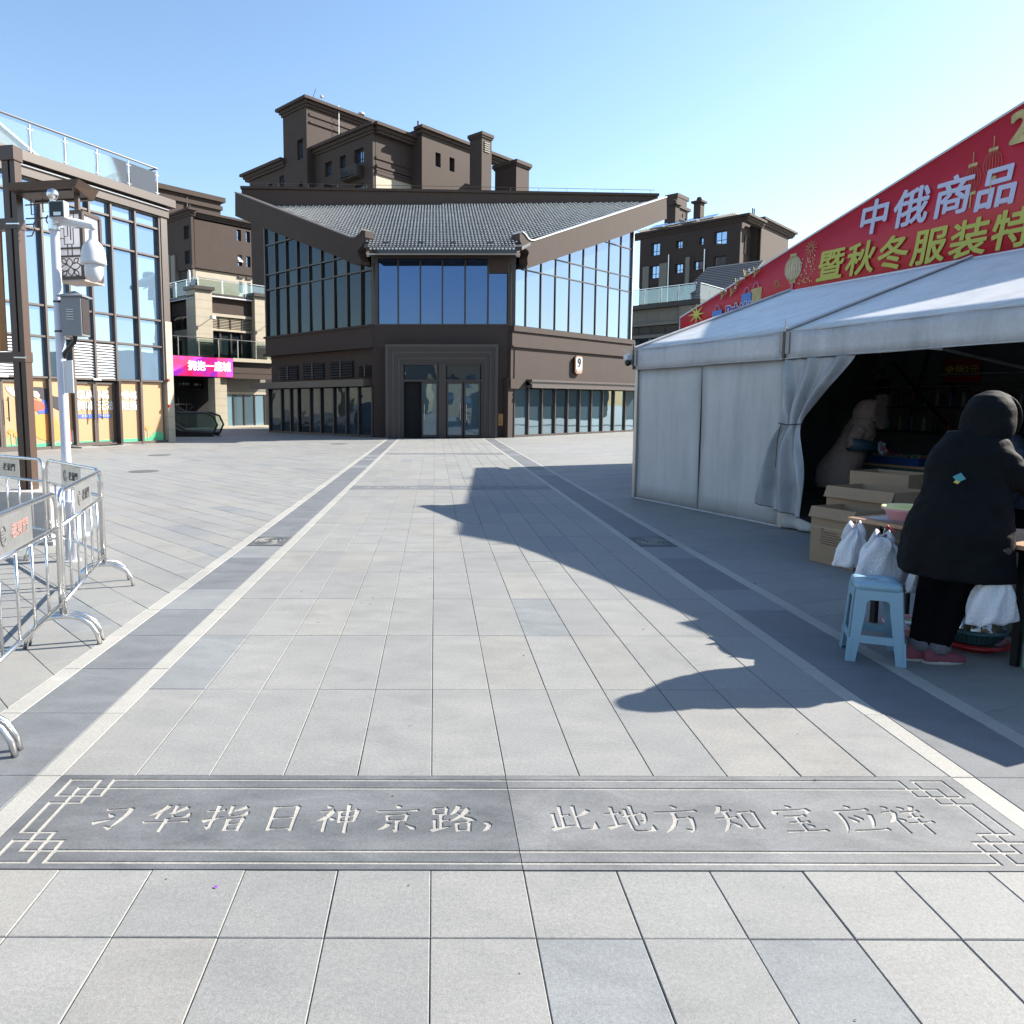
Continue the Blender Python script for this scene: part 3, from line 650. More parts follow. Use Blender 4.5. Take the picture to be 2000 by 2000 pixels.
MB(LS).box(-8.1, .05, -.12, .4, 8.63, 8.95).box(-8.1, .05, -.02, .4, 8.955, 9.03).box(-8.1, .25, -.30, .4, 9.03, 9.32).build('cornice', m_brownmetal, LB)
MB(LS).tube([(-8.1, -.16, 8.93), (.02, -.16, 8.93)], .03, 6).build('light_tube', m_led, LB)
MB(LS).box(-8.1, .2, .4, 9, 8.65, 9.25).build('roof_slab', m_brownmetal, LB)
pl = MB(LS).box(-.30, .03, -.08, .5, 0, 4.69).build('stone_pilaster', m_creamwall, LB)
for k in range(9): MB(LS).box(-.303, .033, -.083, .1, .5*(k+1)-.006, .5*(k+1)+.006).build('joint', m_greywall, pl)
for z in (2.42, 1.42): MB(LS).box(-.32, -.24, -.16, -.08, z-.05, z+.05).build('alarm_box', M('red_plastic', (.4, .02, .03), .4), pl)
# flank wall going back on the right
MB(LS).box(-.02, .02, .4, 9, 0, 9.0).build('side_wall', m_creamwall, LB)
# ground floor: film-covered windows and doors
m_film = M('orange_film', (.58, .345, .185), .5, .02, 1.2); m_fgreen = M('green_film', (.10, .58, .28), .5, .02); m_fwhite = M('white_film', (.82, .82, .80), .5, .02)
m_forange = M('deep_orange_film', (.85, .33, .08), .5, .02); m_fred = M('red_film', (.78, .12, .07), .5, .02); m_fblue = M('blue_film', (.08, .17, .72), .5, .02); m_fblack = M('charcoal_film', (.04, .037, .045), .5, .02); m_fskin = M('pale_pink_film', (.82, .66, .60), .5, .02)
bays = [(-1.46, -.40, 'w'), (-2.50, -1.56, 'w'), (-3.43, -2.66, 'd'), (-4.28, -3.51, 'd'), (-5.24, -4.42, 'w'), (-6.16, -5.34, 'w'), (-6.88, -6.25, 'd'), (-7.6, -6.96, 'd')]
for a, b, k in bays:
    zt = 2.32 if k == 'w' else 2.24
    dd = .12 if k == 'w' else .17
    if k == 'd':
        par = MB(LS).box(a-.05, a+.04, .10, .22, .03, 2.28).box(b-.04, b+.05, .10, .22, .03, 2.28).box(a, b, .102, .218, .03, .16).box(a, b, .102, .218, 2.2, 2.28).build('door', m_frameL, LB)
        hx = a+.12 if (a, b) in ((-3.43, -2.66), (-6.88, -6.25)) else b-.12
        MB(LS).tube([(hx, .0, .95), (hx, .0, 1.72)], .022, 8).tube([(hx, .0, 1.05), (hx, .12, 1.05)], .012, 6).tube([(hx, .0, 1.62), (hx, .12, 1.62)], .012, 6).build('handle', m_black, par)
    else: par = LB
    f = MB(LS).box(a, b, dd, dd+.02, .16 if k == 'd' else .1, zt).build('film_panel', m_film, par)
    MB(LS).box(a, b, dd-.006, dd-.003, .16 if k == 'd' else .1, .21).build('green_strip', m_fgreen, par)
for x in (-1.51, -4.35, -5.29, -6.2): MB(LS).box(x-.05, x+.05, -.02, .18, 0, 2.33).build('mullion', m_frameL, LB)
MB(LS).box(-2.63, -2.53, -.12, .2, 0, 2.33).build('mullion', m_frame, LB)
MB(LS).box(-8, -.3, .0, .17, -.01, .1).build('sill', m_frameL, LB)
MB(LS).box(-4.6, -2.4, -.5, .1, .0, .05).build('door_step', m_stoneA, LB); MB(LS).box(-3.9, -2.9, -.52, -.1, .05, .065).build('door_mat', m_black, LB)
for s in (-3.47, -6.9): MB(LS).box(s-.16, s+.16, -.05, -.03, 2.33, 2.39).build('door_label', m_fwhite, LB)
tx = lambda body, s, z, size, m, n='lettering', **k: text(body, LS(s, .105 if 'dd' not in k else k.pop('dd'), z), lu, (0, 0, 1), size, m, LB, n, ext=.003, **k)
tx('GUA', -3.86, 1.81, .38, m_fwhite, bold=.030, sx=.80, dd=.155); tx('NG', -3.08, 1.81, .38, m_fwhite, bold=.030, sx=.8, dd=.155); tx('MING', -2.03, 1.81, .38, m_fwhite, bold=.030, sx=.8)
tx('美味', -3.86, 1.42, .36, m_fwhite, bold=.012, dd=.155); tx('无法', -3.0, 1.42, .36, m_fwhite, bold=.012, dd=.155); tx('阻挡', -2.02, 1.42, .36, m_fwhite, bold=.012)
sn = MB(LS)
for (s0, s1, d) in ((-4.18, -3.53, .158), (-3.42, -2.78, .158)): sn.box(s0, s1, d, d+.008, 1.0, 1.14)
sn.build('blue_strip', m_fblue, LB)
tx('老东门', -3.88, 1.07, .11, m_fwhite, dd=.152); tx('大牌云集中', -3.05, 1.07, .09, m_fwhite, dd=.152)
def flat(pts, m, name, d=.108, par=LB, T=LS, th=.003): return MB(T).prism_sz(pts, d, d+th).build(name, m, par)
def blob(cx, cz, rx, rz, n=14, a0=0, a1=360): return [(cx+rx*math.cos(R(a0+(a1-a0)*i/n)), cz+rz*math.sin(R(a0+(a1-a0)*i/n))) for i in range(n)]
# printed figure of a running girl: trousers, sleeve, jacket, hair, face, hand, bag
flat([(-5.33, 1.18), (-5.7, 1.15), (-5.92, .98), (-6.02, .72), (-5.9, .48), (-5.65, .34), (-5.35, .27)], m_forange, 'printed_figure')
flat([(-5.24, 1.18), (-5.08, 1.05), (-4.9, .7), (-4.88, .35), (-5.0, .30), (-5.24, .28)], m_forange, 'printed_figure')
flat([(-5.33, 1.19), (-5.66, 1.18), (-5.72, 1.27), (-5.55, 1.32), (-5.5, 1.72), (-5.42, 1.7), (-5.36, 1.5)], m_fblue, 'printed_figure', .106)
flat([(-6.1, 1.66), (-5.85, 1.66), (-5.5, 1.55), (-5.42, 1.40), (-5.5, 1.29), (-5.75, 1.27), (-6.1, 1.45)], m_fred, 'printed_figure', .103)
flat([(-5.34, 1.98), (-5.55, 2.05), (-5.8, 2.05), (-5.86, 1.95), (-5.68, 1.86), (-5.60, 1.72), (-5.42, 1.62), (-5.34, 1.45)], m_fblack, 'printed_figure', .1)
flat([(-5.24, 1.92), (-5.12, 1.76), (-4.85, 1.72), (-4.75, 1.3), (-4.9, 1.28), (-5.1, 1.38), (-5.24, 1.5)], m_fblack, 'printed_figure', .1)
flat([(-5.86, 1.94), (-5.9, 1.86), (-5.83, 1.74), (-5.66, 1.66), (-5.6, 1.78), (-5.68, 1.9)], m_fskin, 'printed_figure', .097)
flat([(-6.55, 1.78), (-6.68, 1.92), (-6.72, 2.05), (-6.62, 2.0), (-6.6, 2.1), (-6.53, 2.02), (-6.47, 2.08), (-6.46, 1.95), (-6.4, 1.85), (-6.4, 1.72)], m_fskin, 'printed_figure', .155)
flat([(-4.66, .62), (-4.5, .6), (-4.48, .2), (-4.66, .22)], m_fred, 'printed_figure', .1); flat([(-4.48, .6), (-4.43, .6), (-4.42, .15), (-4.66, .13), (-4.66, .19), (-4.49, .2)], m_fwhite, 'printed_figure', .1)
flat([(-5.32, .3), (-5.24, .3), (-5.12, .18), (-5.16, .13), (-5.36, .16)], m_fwhite, 'printed_figure', .098)
for s, zz in ((-6.8, .5), (-6.62, .62), (-6.45, .52), (-1.2, .58)):
    flat(blob(s, zz, .10, .08), m_forange, 'printed_flower', .153 if s < -6 else .1); MB(LS).box(s-.012, s+.012, .155 if s < -6 else .103, .157 if s < -6 else .106, .15, zz).build('printed_stem', m_fgreen, LB)
flat([(-1.1, .2), (-1.0, .32), (-.95, .3), (-.88, .42), (-.78, .40), (-.68, .47), (-.6, .40), (-.5, .42), (-.45, .3), (-.41, .28), (-.41, .2)], m_fgreen, 'printed_shrub', .1)
# glass railing on its roof
RL = thing('roof_railing', 'glass balustrade with steel posts on the roof of the glass shop', 'railing', (-8.89, 28.97, 9.32))
Q = rel(RL, fr((-8.89, 28.97), 26, 1))
px_ = [-8.2, -6.85, -5.50, -4.25, -3.0, -1.66, -.33]
for x in px_:
    b = MB(Q).tube([(x, .05, 9.32), (x, .05, 10.3)], .032, 8)
    for z in (9.5, 10.15): b.tube([(x-.1, .03, z), (x+.1, .03, z)], .014, 6)
    b.build('post', m_white, RL)
for x0, x1 in zip(px_, px_[1:]): MB(Q).box(x0+.07, x1-.07, .04, .055, 9.42, 10.24).build('glass_panel', m_clear, RL)
MB(Q).tube([(-8.2, .05, 10.36), (-.3, .05, 10.40), (-.3, 7.0, 10.40)], .032, 8).build('handrail', m_frameL, RL)
for y in (2.2, 4.4, 6.8): MB(Q).tube([(-.3, y, 9.32), (-.3, y, 10.38)], .03, 8).build('post', m_white, RL)
for y0, y1 in ((.15, 2.1), (2.3, 4.3), (4.5, 6.7)): MB(Q).box(-.31, -.295, y0, y1, 9.42, 10.24).build('glass_panel', m_clear, RL)
# pitched roof volume rising behind the rail
PV = thing('rooftop_gable', 'grey pitched roof end behind the glass balustrade at the left edge', 'roof', (-12, 29, 9.2))
Q = rel(PV, fr((-8.89, 28.97), 26, 1))
MB(Q).prism_sz([(-9, 9.2), (-2.2, 9.2), (-3.62, 9.91), (-9, 12.5)], 2.0, 7).build('gable_wall', M('grey_render', (.25, .25, .25), .8), PV)
b = MB(Q); b.add([(-2.1, 1.9, 9.2), (-9, 1.9, 12.53), (-9, 7, 12.53), (-2.1, 7, 9.2), (-2.1, 1.9, 9.28), (-9, 1.9, 12.62), (-9, 7, 12.62), (-2.1, 7, 9.28)], [(0, 1, 2, 3), (4, 5, 6, 7), (0, 1, 5, 4), (2, 3, 7, 6)]); b.build('roof_edge', m_white, PV)
# ------------------------------------------------------------------ windows for the flats behind
def win(T, s0, s1, z0, z1, parent, sill=True, side=0, low=.34, open_=False):
    """casement: frame with a lower fixed light, pane behind"""
    f = MB(T); w = .05
    f.box(s0, s1, -.0, .12, z0, z0+w).box(s0, s1, 0, .12, z1-w, z1).box(s0, s0+w, .002, .118, z0, z1).box(s1-w, s1, .002, .118, z0, z1)
    if s1-s0 > .7: f.box((s0+s1)/2-.025, (s0+s1)/2+.025, .01, .11, z0, z1)
    f.box(s0, s1, .01, .11, z0+(z1-z0)*low-.025, z0+(z1-z0)*low+.025)
    o = f.build('window', m_frame, parent)
    MB(T).box(s0+w, s1-w, .06, .09, z0+w, z1-w).build('pane', m_glWin, o)
    if sill: MB(T).box(s0-.08, s1+.08, -.14, .05, z0-.16, z0-.02).build('sill', m_frame, o)
    if open_:
        MB(T).add([(s0, -.02, z1-.05), (s1, -.02, z1-.05), (s1+.1, -.4, z0+.45), (s0+.1, -.4, z0+.45), (s0, -.0, z1-.02), (s1, -.0, z1-.02), (s1+.1, -.38, z0+.48), (s0+.1, -.38, z0+.48)], [(0, 1, 2, 3), (7, 6, 5, 4), (2, 6, 7, 3)]).build('open_sash', m_white, o)
    return o
def recess_wall(T, s0, s1, z0, z1, holes, m, parent, name='wall', dep=.35):
    """wall built of strips round its window openings (holes: s0,s1,z0,z1)"""
    xs = sorted({s0, s1, *[h[0] for h in holes], *[h[1] for h in holes]}); zs = sorted({z0, z1, *[h[2] for h in holes], *[h[3] for h in holes]})
    b = MB(T)
    for a, c in zip(xs, xs[1:]):
        run = None
        for e, f in zip(zs, zs[1:]):
            hol = any(h[0] <= (a+c)/2 <= h[1] and h[2] <= (e+f)/2 <= h[3] for h in holes)
            if hol:
                if run is not None: b.box(a, c, -dep, 0, run, e); run = None
            elif run is None: run = e
        if run is not None: b.box(a, c, -dep, 0, run, z1)
    return b.build(name, m, parent)
# d convention in this block: faces at d=-.3 (outer) with windows at d=0
def cornice(T, s0, s1, z, parent, m=m_brown, sx0=0, sx1=0):
    z -= .2; MB(T).box(s0-.12*sx0, s1+.12*sx1, -.42, .2, z-.72, z-.5).box(s0-.25*sx0, s1+.25*sx1, -.55, .2, z-.5, z-.24).box(s0-.50*sx0, s1+.50*sx1, -.80, .2, z-.24, z).build('cornice', m, parent)
# ---- big block behind the corner building
CB = thing('apartment_block', 'tall dark brown apartment block rising behind the tiled roof, with stair tower', 'building', (-3.27, 61, 0))
R1 = rel(CB, fr((-3.27, 61), 44, 1)); L1 = rel(CB, fr((-3.27, 61), -45, -1))
hR = [(5.6, 6.25, 21.6, 22.75), (7.35, 8.0, 21.6, 22.75), (5.6, 6.25, 18.4, 19.7), (7.35, 8.0, 18.4, 19.7)]
MB(R1).box(.0, 4.0, -.02, .3, 20.75, 24).build('wall', m_brown, CB); MB(R1).box(.0, 4.0, -.03, .3, 8, 20.0).build('cream_wall', m_creamwall, CB)
MB(R1).box(0, 4.1, -.14, .3, 20.0, 20.25).box(0, 4.1, -.09, .3, 20.3, 20.5).box(0, 4.1, -.16, .3, 20.55, 20.74).box(0, 4.1, -.1, .3, 21.2, 21.4).build('string_course', m_brown, CB)
recess_wall(lambda s, d, z: R1(s, d-.9, z), 4.1, 12, 8, 24.3, hR, m_brown, CB, dep=.4)
for h in hR: win(lambda s, d, z: R1(s, d-.9, z), *h, CB)
MB(R1).box(3.98, 4.1, -1.3, .2, 8, 24.3).build('wall', m_brown, CB)
cornice(R1, 0, 4.1, 24.0, CB, sx0=1); cornice(lambda s, d, z: R1(s, d-.9, z), 4.1, 16.2, 24.6, CB, sx0=1)
for x, y in ((6.0, 1.2), (7.2, 2.)): MB(R1).tube([(x, y, 24.6), (x, y, 26.0)], .07, 6).build('vent_pipe', m_brown, CB)
hL = [(1.15, 2.35, 21.15, 22.3), (3.5, 4.3, 21.1, 22.25), (5.4, 6.4, 21.0, 22.2), (1.15, 2.35, 18.2, 19.5), (3.5, 4.3, 18.1, 19.4), (5.4, 6.4, 18.0, 19.2)]
recess_wall(L1, 0, 8.5, 8, 24, hL, m_brownlow, CB, dep=.3)
for h in hL: win(L1, *h, CB, sill=False)
cornice(L1, 0, 8.6, 24.0, CB, m_brownlow, sx0=1)
for a, b, z in ((1.2, 3.3, 20.0), (5.5, 8.0, 19.3)):
    MB(L1).box(a, b, -1.1, -.3, z-.1, z).build('balcony_slab', m_brownlow, CB)
    for k in range(6): MB(L1).box(a, b, -1.12, -1.08, z+.12+k*.13, z+.16+k*.13).build('balcony_rail', m_frame, CB)
    MB(L1).box(a, a+.04, -1.13, -.3, z, z+.85).box(b-.04, b, -1.13, -.3, z, z+.85).build('balcony_post', m_frame, CB)
# stair tower
ST = rel(CB, fr((-9.4, 66), 44, 1)); STL = rel(CB, fr((-9.4, 66), -45, -1))
MB(ST).box(.0, 7.4, 0, .3, 8, 27.2).build('wall', m_brown, CB); cornice(lambda s, d, z: ST(s, d+.3, z), 0, 7.4, 28.0, CB, sx0=1)
MB(ST).box(0, 7.4, -.08, .3, 26.4, 26.62).box(0, 7.4, -.1, .3, 25.8, 25.95).build('string_course', m_brown, CB)
hS = [(.55, 1.45, 22.9, 24.6), (.7, 1.3, 19.7, 20.9)]
recess_wall(STL, 0, 3.6, 8, 27.4, hS, m_brownlow, CB, dep=.3)
for h in hS: win(STL, *h, CB)
cornice(STL, 0, 3.6, 28.0, CB, m_brownlow, sx0=1, sx1=1)
hW = [(3.5, 4.5, 20.4, 22.2), (5.7, 6.3, 20.6, 21.9), (7.6, 8.3, 20.6, 21.6)]
recess_wall(STL, 3.6, 9.6, 8, 23.0, hW, m_brownlow, CB, dep=.0001+.2)
for h in hW: win(STL, *h, CB)
cornice(STL, 3.4, 10.0, 23.75, CB, m_brownlow, sx1=1)
MB(STL).box(7.4, 8.2, 1, 2, 23.6, 24.6).build('chimney', m_brownlow, CB)
MB(ST).tube([(.6, .3, 28), (.9, .2, 28.9)], .03, 5).build('mast', m_frame, CB); MB(ST).lathe((1.6, .3, 28.5), [(.001, -.16), (.15, -.06), (.15, .08), (.001, .18)], 10).build('floodlight', m_white, CB)
MB(ST).lathe((5.8, -.1, 28.0), [(.35, 0), (.3, .16), (.001, .3)], 12).build('roof_vent', m_white, CB)
MB(ST).tube([(3, -.3, 24), (3.05, -.3, 28)], .02, 5).build('lightning_cable', m_steel, CB)
# chimney and stack on the right
CH = rel(CB, fr((5.41, 62), 44, 1)); 
MB(CH).box(-.1, 1.15, 0, 1.3, 8, 23.35).build('chimney', m_brown, CB); MB(CH).box(-.25, 1.3, -.15, 1.45, 23.35, 23.6).box(-.18, 1.22, -.08, 1.38, 23.2, 23.35).build('chimney_cap', m_brown, CB)
lv = MB(CH).box(.2, .85, -.03, -.005, 22.1, 22.95).build('vent', m_void, CB)
for k in range(5): MB(CH).box(.2, .85, -.06, -.03, 22.12+k*.17, 22.21+k*.17).build('slat', m_greywall, lv)
CHL = rel(CB, fr((5.41, 62), -45, -1)); MB(CHL).box(.4, .8, -.03, .01, 22.2, 22.8).build('vent', m_glWin, CB)
SK = rel(CB, fr((8.68, 66), 44, 1)); MB(SK).box(-.1, 1.75, 0, 2.4, 8, 22.4).build('roof_stack', m_brown, CB); MB(SK).box(-.28, 1.95, -.2, 2.6, 22.4, 22.7).box(-.18, 1.85, -.1, 2.5, 22.25, 22.4).build('stack_cap', m_brown, CB)
MB(rel(CB, fr((8.68, 66), -45, -1))).box(.4, 2.1, -.03, -.005, 20.6, 22.0).build('vent', m_frame, CB)
q = rel(CB, fr((-3.27, 61), 44, 1))
MB(q).box(0.3, 12, .3, 7.5, 8, 23.6).box(5, 16, 3, 6, 8, 24.2).build('core', m_brownlow, CB)
# ---- left block (tower and far wing)
BT = thing('apartment_block', 'dark brown flats above the glass balcony, between the glass shop and the corner building', 'building', (-25.68, 83, 0))
T1 = rel(BT, fr((-25.68, 83), 43, 1)); T2 = rel(BT, fr((-25.68, 83), -47, -1))
hT = [(5.8, 6.35, 20.45, 21.7), (7.0, 7.55, 20.45, 21.7), (5.85, 6.4, 17.6, 18.85), (7.0, 7.55, 17.6, 18.85)]
recess_wall(T1, 0.4, 9.6, 16.95, 21.9, hT, m_brown, BT, dep=.3)
for i, h in enumerate(hT): win(T1, *h, BT, sill=i < 2, open_=i == 2)
hT2 = [(5.9, 6.4, 14.5, 15.8), (7.0, 7.5, 14.5, 15.8)]
recess_wall(T1, .4, 9.6, 6, 16.4, hT2, m_creamwall, BT, dep=.28)
for h in hT2: win(T1, *h, BT); MB(T1).box(h[0]-.1, h[1]+.1, -.42, -.28, h[3]+.35, h[3]+.6).build('window_hood', m_frame, BT)
MB(T1).box(.35, 9.65, -.36, 0, 16.4, 16.62).box(.35, 9.65, -.46, 0, 16.62, 16.78).box(.35, 9.65, -.34, 0, 16.78, 16.95).build('string_course', m_brown, BT)
cornice(T1, .4, 9.8, 23.0, BT, sx0=1); MB(T1).box(9.6, 10.6, .2, .6, 6, 22.4).build('cream_wall', m_greywall, BT)
hT3 = [(-.45, .75, 19.7, 21.15), (-.5, .7, 17.0, 18.45), (5.2, 5.8, 19.6, 21.0), (5.2, 5.8, 16.9, 18.2), (5.2, 5.8, 14.2, 15.5)]
recess_wall(T2, -.9, 7.5, 16.5, 22.2, [h for h in hT3 if h[2] > 16.5], m_brownlow, BT, dep=.3)
for h in hT3: win(T2, *h, BT, sill=False)
MB(T2).box(-.9, .1, -.28, 0, 6, 16.3).box(2.7, 3.6, -.5, 0, 6, 18.3).box(4.0, 4.8, -.45, 0, 6, 18.5).build('cream_wall', m_greywall, BT)
MB(T2).box(.1, 2.7, 0, .2, 6, 16.5).box(3.6, 7.5, .0, .2, 6, 16.5).build('wall', m_brownlow, BT); MB(T2).box(-.95, 1.6, -.42, 0, 16.4, 16.75).build('string_course', m_brownlow, BT)
cornice(T2, -.9, 8, 23.0, BT, m_brownlow, sx0=1)
MB(T1).box(.5, 9.5, .2, 7, 5, 22.4).build('core', m_brownlow, BT)
for x in (7.6, 8.2, 9.2): MB(T1).tube([(x, 1, 23), (x, 1, 23.9)], .05, 6).build('vent_pipe', m_brown, BT)
# little balconies on the right flank
for z in (20.2, 17.5):
    MB(T1).box(9.9, 11.2, -.2, .8, z-.1, z).build('balcony_slab', m_frame, BT)
    for k in range(5): MB(T1).box(9.9, 11.2, -.22, -.18, z+.12+k*.14, z+.15+k*.14).build('balcony_rail', m_frame, BT)
FB = thing('apartment_block', 'furthest brown roof wing seen over the flats beside the roof railing', 'building', (-27.3, 100, 0))
F1 = rel(FB, fr((-27.3, 100), 43, 1))
MB(F1).box(-14, .3, 0, 6, 6, 27.6).build('wall', m_brown, FB); MB(F1).box(-14, .5, -.25, 6, 27.2, 27.7).box(-14, .8, -.5, 6, 28.2, 28.8).build('cornice', m_brown, FB); MB(F1).box(-14, .3, -.05, 5.9, 27.7, 28.2).build('frieze', m_brownlow, FB)
MB(F1).tube([(-4.6, -.15, 20), (-4.6, -.15, 28)], .09, 6).tube([(-4.2, -.12, 20), (-4.2, -.12, 27.5)], .05, 6).build('downpipe', m_frame, FB)
MB(F1).box(-9.2, -9.1, -.04, .0, 10, 28.2).build('joint', m_frame, FB)
# ---- podium below it, with balconies, screen sign and portico
BP = thing('shopping_podium', 'cream stone shop podium with glass balconies and louvres left of the corner building', 'building', (-12.7, 44, 0))
P1 = rel(BP, fr((-12.7, 44), 43, 1)); P2 = rel(BP, fr((-12.7, 44), -47, -1)); pu = fr((0, 0), 43, 1).u
for a, b, d in ((.0, 1.1, 0), (4.1, 5.2, 0)):
    p = MB(P1).box(a, b, d, d+1.1, 4.3, 8.3).build('pillar', m_creamwall, BP)
    for k in range(8): MB(P1).box(a-.004, b+.004, d-.004, d+1, 4.7+k*.5, 4.712+k*.5).build('joint', m_greywall, p)
    MB(P1).box(a-.12, b+.12, d-.15, d+1.2, 8.3, 8.5).build('pillar_cap', m_frame, BP)
MB(P1).box(1.1, 4.1, .35, .6, 7.05, 8.0).build('wall', m_brown, BP); MB(P1).box(1.05, 4.15, .15, .6, 8.05, 8.2).build('slab_edge', m_frame, BP); MB(P1).box(1.05, 4.15, .1, .5, 7.98, 8.05).build('light_strip', m_led, BP)
MB(P1).box(1.1, 4.1, .3, .6, 6.85, 7.03).box(1.1, 4.1, .3, .6, 5.98, 6.1).build('lintel', m_creamwall, BP)
def louvres(T, a, b, z0, z1, n, posts, parent, d=.42, m=m_brown):
    lv = MB(T).box(a, b, d+.1, d+.15, z0, z1).build('louvre', m_void, parent)
    for k in range(n):
        z = z0+(z1-z0)*k/n; h = (z1-z0)/n
        MB(T).add([(a, d-.05, z), (b, d-.05, z), (b, d+.04, z+h*.6), (a, d+.04, z+h*.6), (a, d-.04, z-.02), (b, d-.04, z-.02), (b, d+.05, z+h*.6-.02), (a, d+.05, z+h*.6-.02)], [(0, 1, 2, 3), (7, 6, 5, 4), (0, 4, 5, 1), (3, 2, 6, 7)]).build('slat', m, lv)
    for x in posts: MB(T).box(x-.035, x+.035, d-.07, d+.06, z0, z1).build('louvre_post', m_frame, lv)
louvres(P1, 1.1, 4.1, 6.1, 6.85, 8, (1.75, 2.55, 3.4), BP, m=m_creamwall)
for i in range(4): pane(P1, 1.12+i*.75, 1.82+i*.75, 4.35, 5.96, 4.35, 5.96, m_glL, BP, .5, .008)
for x in (1.85, 2.6, 3.35): MB(P1).box(x-.05, x+.05, .42, .56, 4.3, 5.98).build('mullion', m_brownmetal, BP)
MB(P2).box(.15, 5.5, .3, .6, 6.95, 7.75).build('wall', m_brownlow, BP); MB(P2).box(0.1, 5.5, .0, .6, 7.78, 8.0).build('slab_edge', m_frame, BP); MB(P2).box(.15, 5.5, -.04, 0, 7.80, 7.84).build('light_strip', m_led, BP)
louvres(P2, .25, 5.4, 6.1, 6.82, 8, (1.2, 2.3, 3.3, 4.4), BP, m=m_frame)
MB(P2).box(.1, 5.5, .35, .6, 5.6, 6.08).build('lintel', m_greywall, BP); MB(P2).box(.1, 5.5, .9, 1.0, 4.3, 5.6).build('glazing', m_glL, BP)
for s in (.9, 1.7, 2.6): MB(P2).box(s, s+.28, .6, .9, 4.3, 5.6).build('pillar', m_greywall, BP)
# lower storey
MB(P1).box(2.2, 5.6, -.25, .4, 4.12, 4.34).build('cornice', m_creamwall, BP); MB(P1).box(2.2, 5.6, .0, .4, 3.1, 3.82).build('wall', m_brown, BP); MB(P1).box(2.2, 5.6, .1, .4, 3.82, 4.12).build('frieze', m_frame, BP)
MB(P1).box(2.2, 5.6, -.02, .0, 3.42, 3.435).build('joint', m_frame, BP)
MB(P1).box(-3.0, 5.6, .4, 3.4, 4.05, 4.3).build('floor_slab', m_frame, BP)
MB(P1).box(2.15, 5.3, .8, 1.1, 2.3, 3.1).build('wall', m_greywall, BP); MB(P1).box(2.15, 5.3, .78, 1.1, 2.12, 2.28).build('lintel', m_creamwall, BP)
for i in range(4):
    pane(P1, 2.15+i*.78, 2.85+i*.78, .12, 2.1, .12, 2.1, glassmat('frosted_shopfront', (.12, .19, .23), (.5, .6, .7), .25), BP, .85, .003)
    MB(P1).box(2.85+i*.78, 2.93+i*.78, .8, .95, 0, 2.12).build('mullion', m_frame, BP)
MB(P1).box(2.1, 5.3, .3, 1.1, 0, .12).build('plinth', m_creamwall, BP)
p = MB(P1).box(1.3, 2.12, 0.3, 1.1, 0, 3.1).build('pillar', m_creamwall, BP)
for k in range(6): MB(P1).box(1.295, 2.125, .295, 1, .5+k*.45, .512+k*.45).build('joint', m_greywall, p)
MB(P1).box(-2.0, -.95, 1.6, 2.5, 0, 3.1).build('pillar', m_creamwall, BP); MB(P1).box(-.9, 1.3, 2.6, 2.7, 0, 4.1).build('doorway_void', m_void, BP)
MB(P1).box(.3, 1.3, 1.6, 1.75, 2.45, 3.1).build('direction_sign', m_black, BP)
text('← 洗手间', P1(-.05, 1.58, 2.72), pu, (0, 0, 1), .16, m_white, BP, 'sign_lettering'); text('电梯 →', P1(.85, 1.58, 2.70), pu, (0, 0, 1), .16, m_white, BP, 'sign_lettering')
MB(P1).box(-.9, 1.3, 1.6, 1.8, 2.4, 4.05).build('sign_board', m_black, BP)
b = MB(P1)
for a, c in (((-.1, 0), (-.1, 1.9)), ((.45, 0), (.45, 1.5)), ((-.1, .5), (.45, .5)), ((-.1, 1.), (.45, 1.)), ((-.5, 1.5), (.8, 1.5)), ((.45, .9), (.9, 1.4))): b.tube([(a[0], 2.3, a[1]), (c[0], 2.3, c[1])], .02, 5)
b.build('scaffold', m_steel, BP)
MB(P1).box(-6, 9, 3.4, 6, 0, 8).build('core', m_void, BP)
# spot lights on arms on the pillars
for s, d in ((.9, 0), (5.0, 0)):
    b = MB(P1).tube([(s, 0, 6.6), (s-.1, -.5, 6.62)], .02, 5); b.build('lamp_arm', m_frame, BP); MB(P1).box(s-.25, s, -.75, -.45, 6.55, 6.75).build('spot_lamp', m_white, BP)
# upper balustrade and the balcony balustrade
def balustrade(root, T, pts, z0, h, posts, mpost=m_steel, rail=m_steel):
    for (a, b) in zip(pts, pts[1:]):
        n = max(1, int(math.dist(a, b)/1.25)); 
        for k in range(n):
            q0 = [a[i]+(b[i]-a[i])*k/n for i in (0, 1)]; q1 = [a[i]+(b[i]-a[i])*(k+1)/n for i in (0, 1)]
            dx, dy = [(q1[i]-q0[i])*.04 for i in (0, 1)]; m = MB(T)
            P = [(q0[0]+dx, q0[1]+dy), (q1[0]-dx, q1[1]-dy)]; nx, ny = -(q1[1]-q0[1]), (q1[0]-q0[0]); l = math.hypot(nx, ny); nx, ny = nx/l*.012, ny/l*.012
            m.prism_xy([P[0], P[1], (P[1][0]+nx, P[1][1]+ny), (P[0][0]+nx, P[0][1]+ny)], z0+.08, z0+h-.08).build('glass_panel', m_clear, root)
            if posts: MB(T).tube([(*q0, z0), (*q0, z0+h)], .028, 6).tube([(q0[0]-dx, q0[1]-dy, z0+h*.8), (q0[0]+dx, q0[1]+dy, z0+h*.8)], .018, 5).build('post', mpost, root)
    MB(T).tube([(*p_, z0+h) for p_ in pts], .03, 6, r2=1).build('handrail', rail, root)
RB1 = thing('roof_railing', 'glass balustrade on top of the cream podium left of the corner building', 'railing', (-12.7, 44, 8.3))
Tq = rel(RB1, fr((-12.7, 44), 43, 1)); balustrade(RB1, lambda s, d, z: Tq(s, d, z), [(.45, 4.5), (.45, .45), (5.4, .45)], 8.1, .98, True)
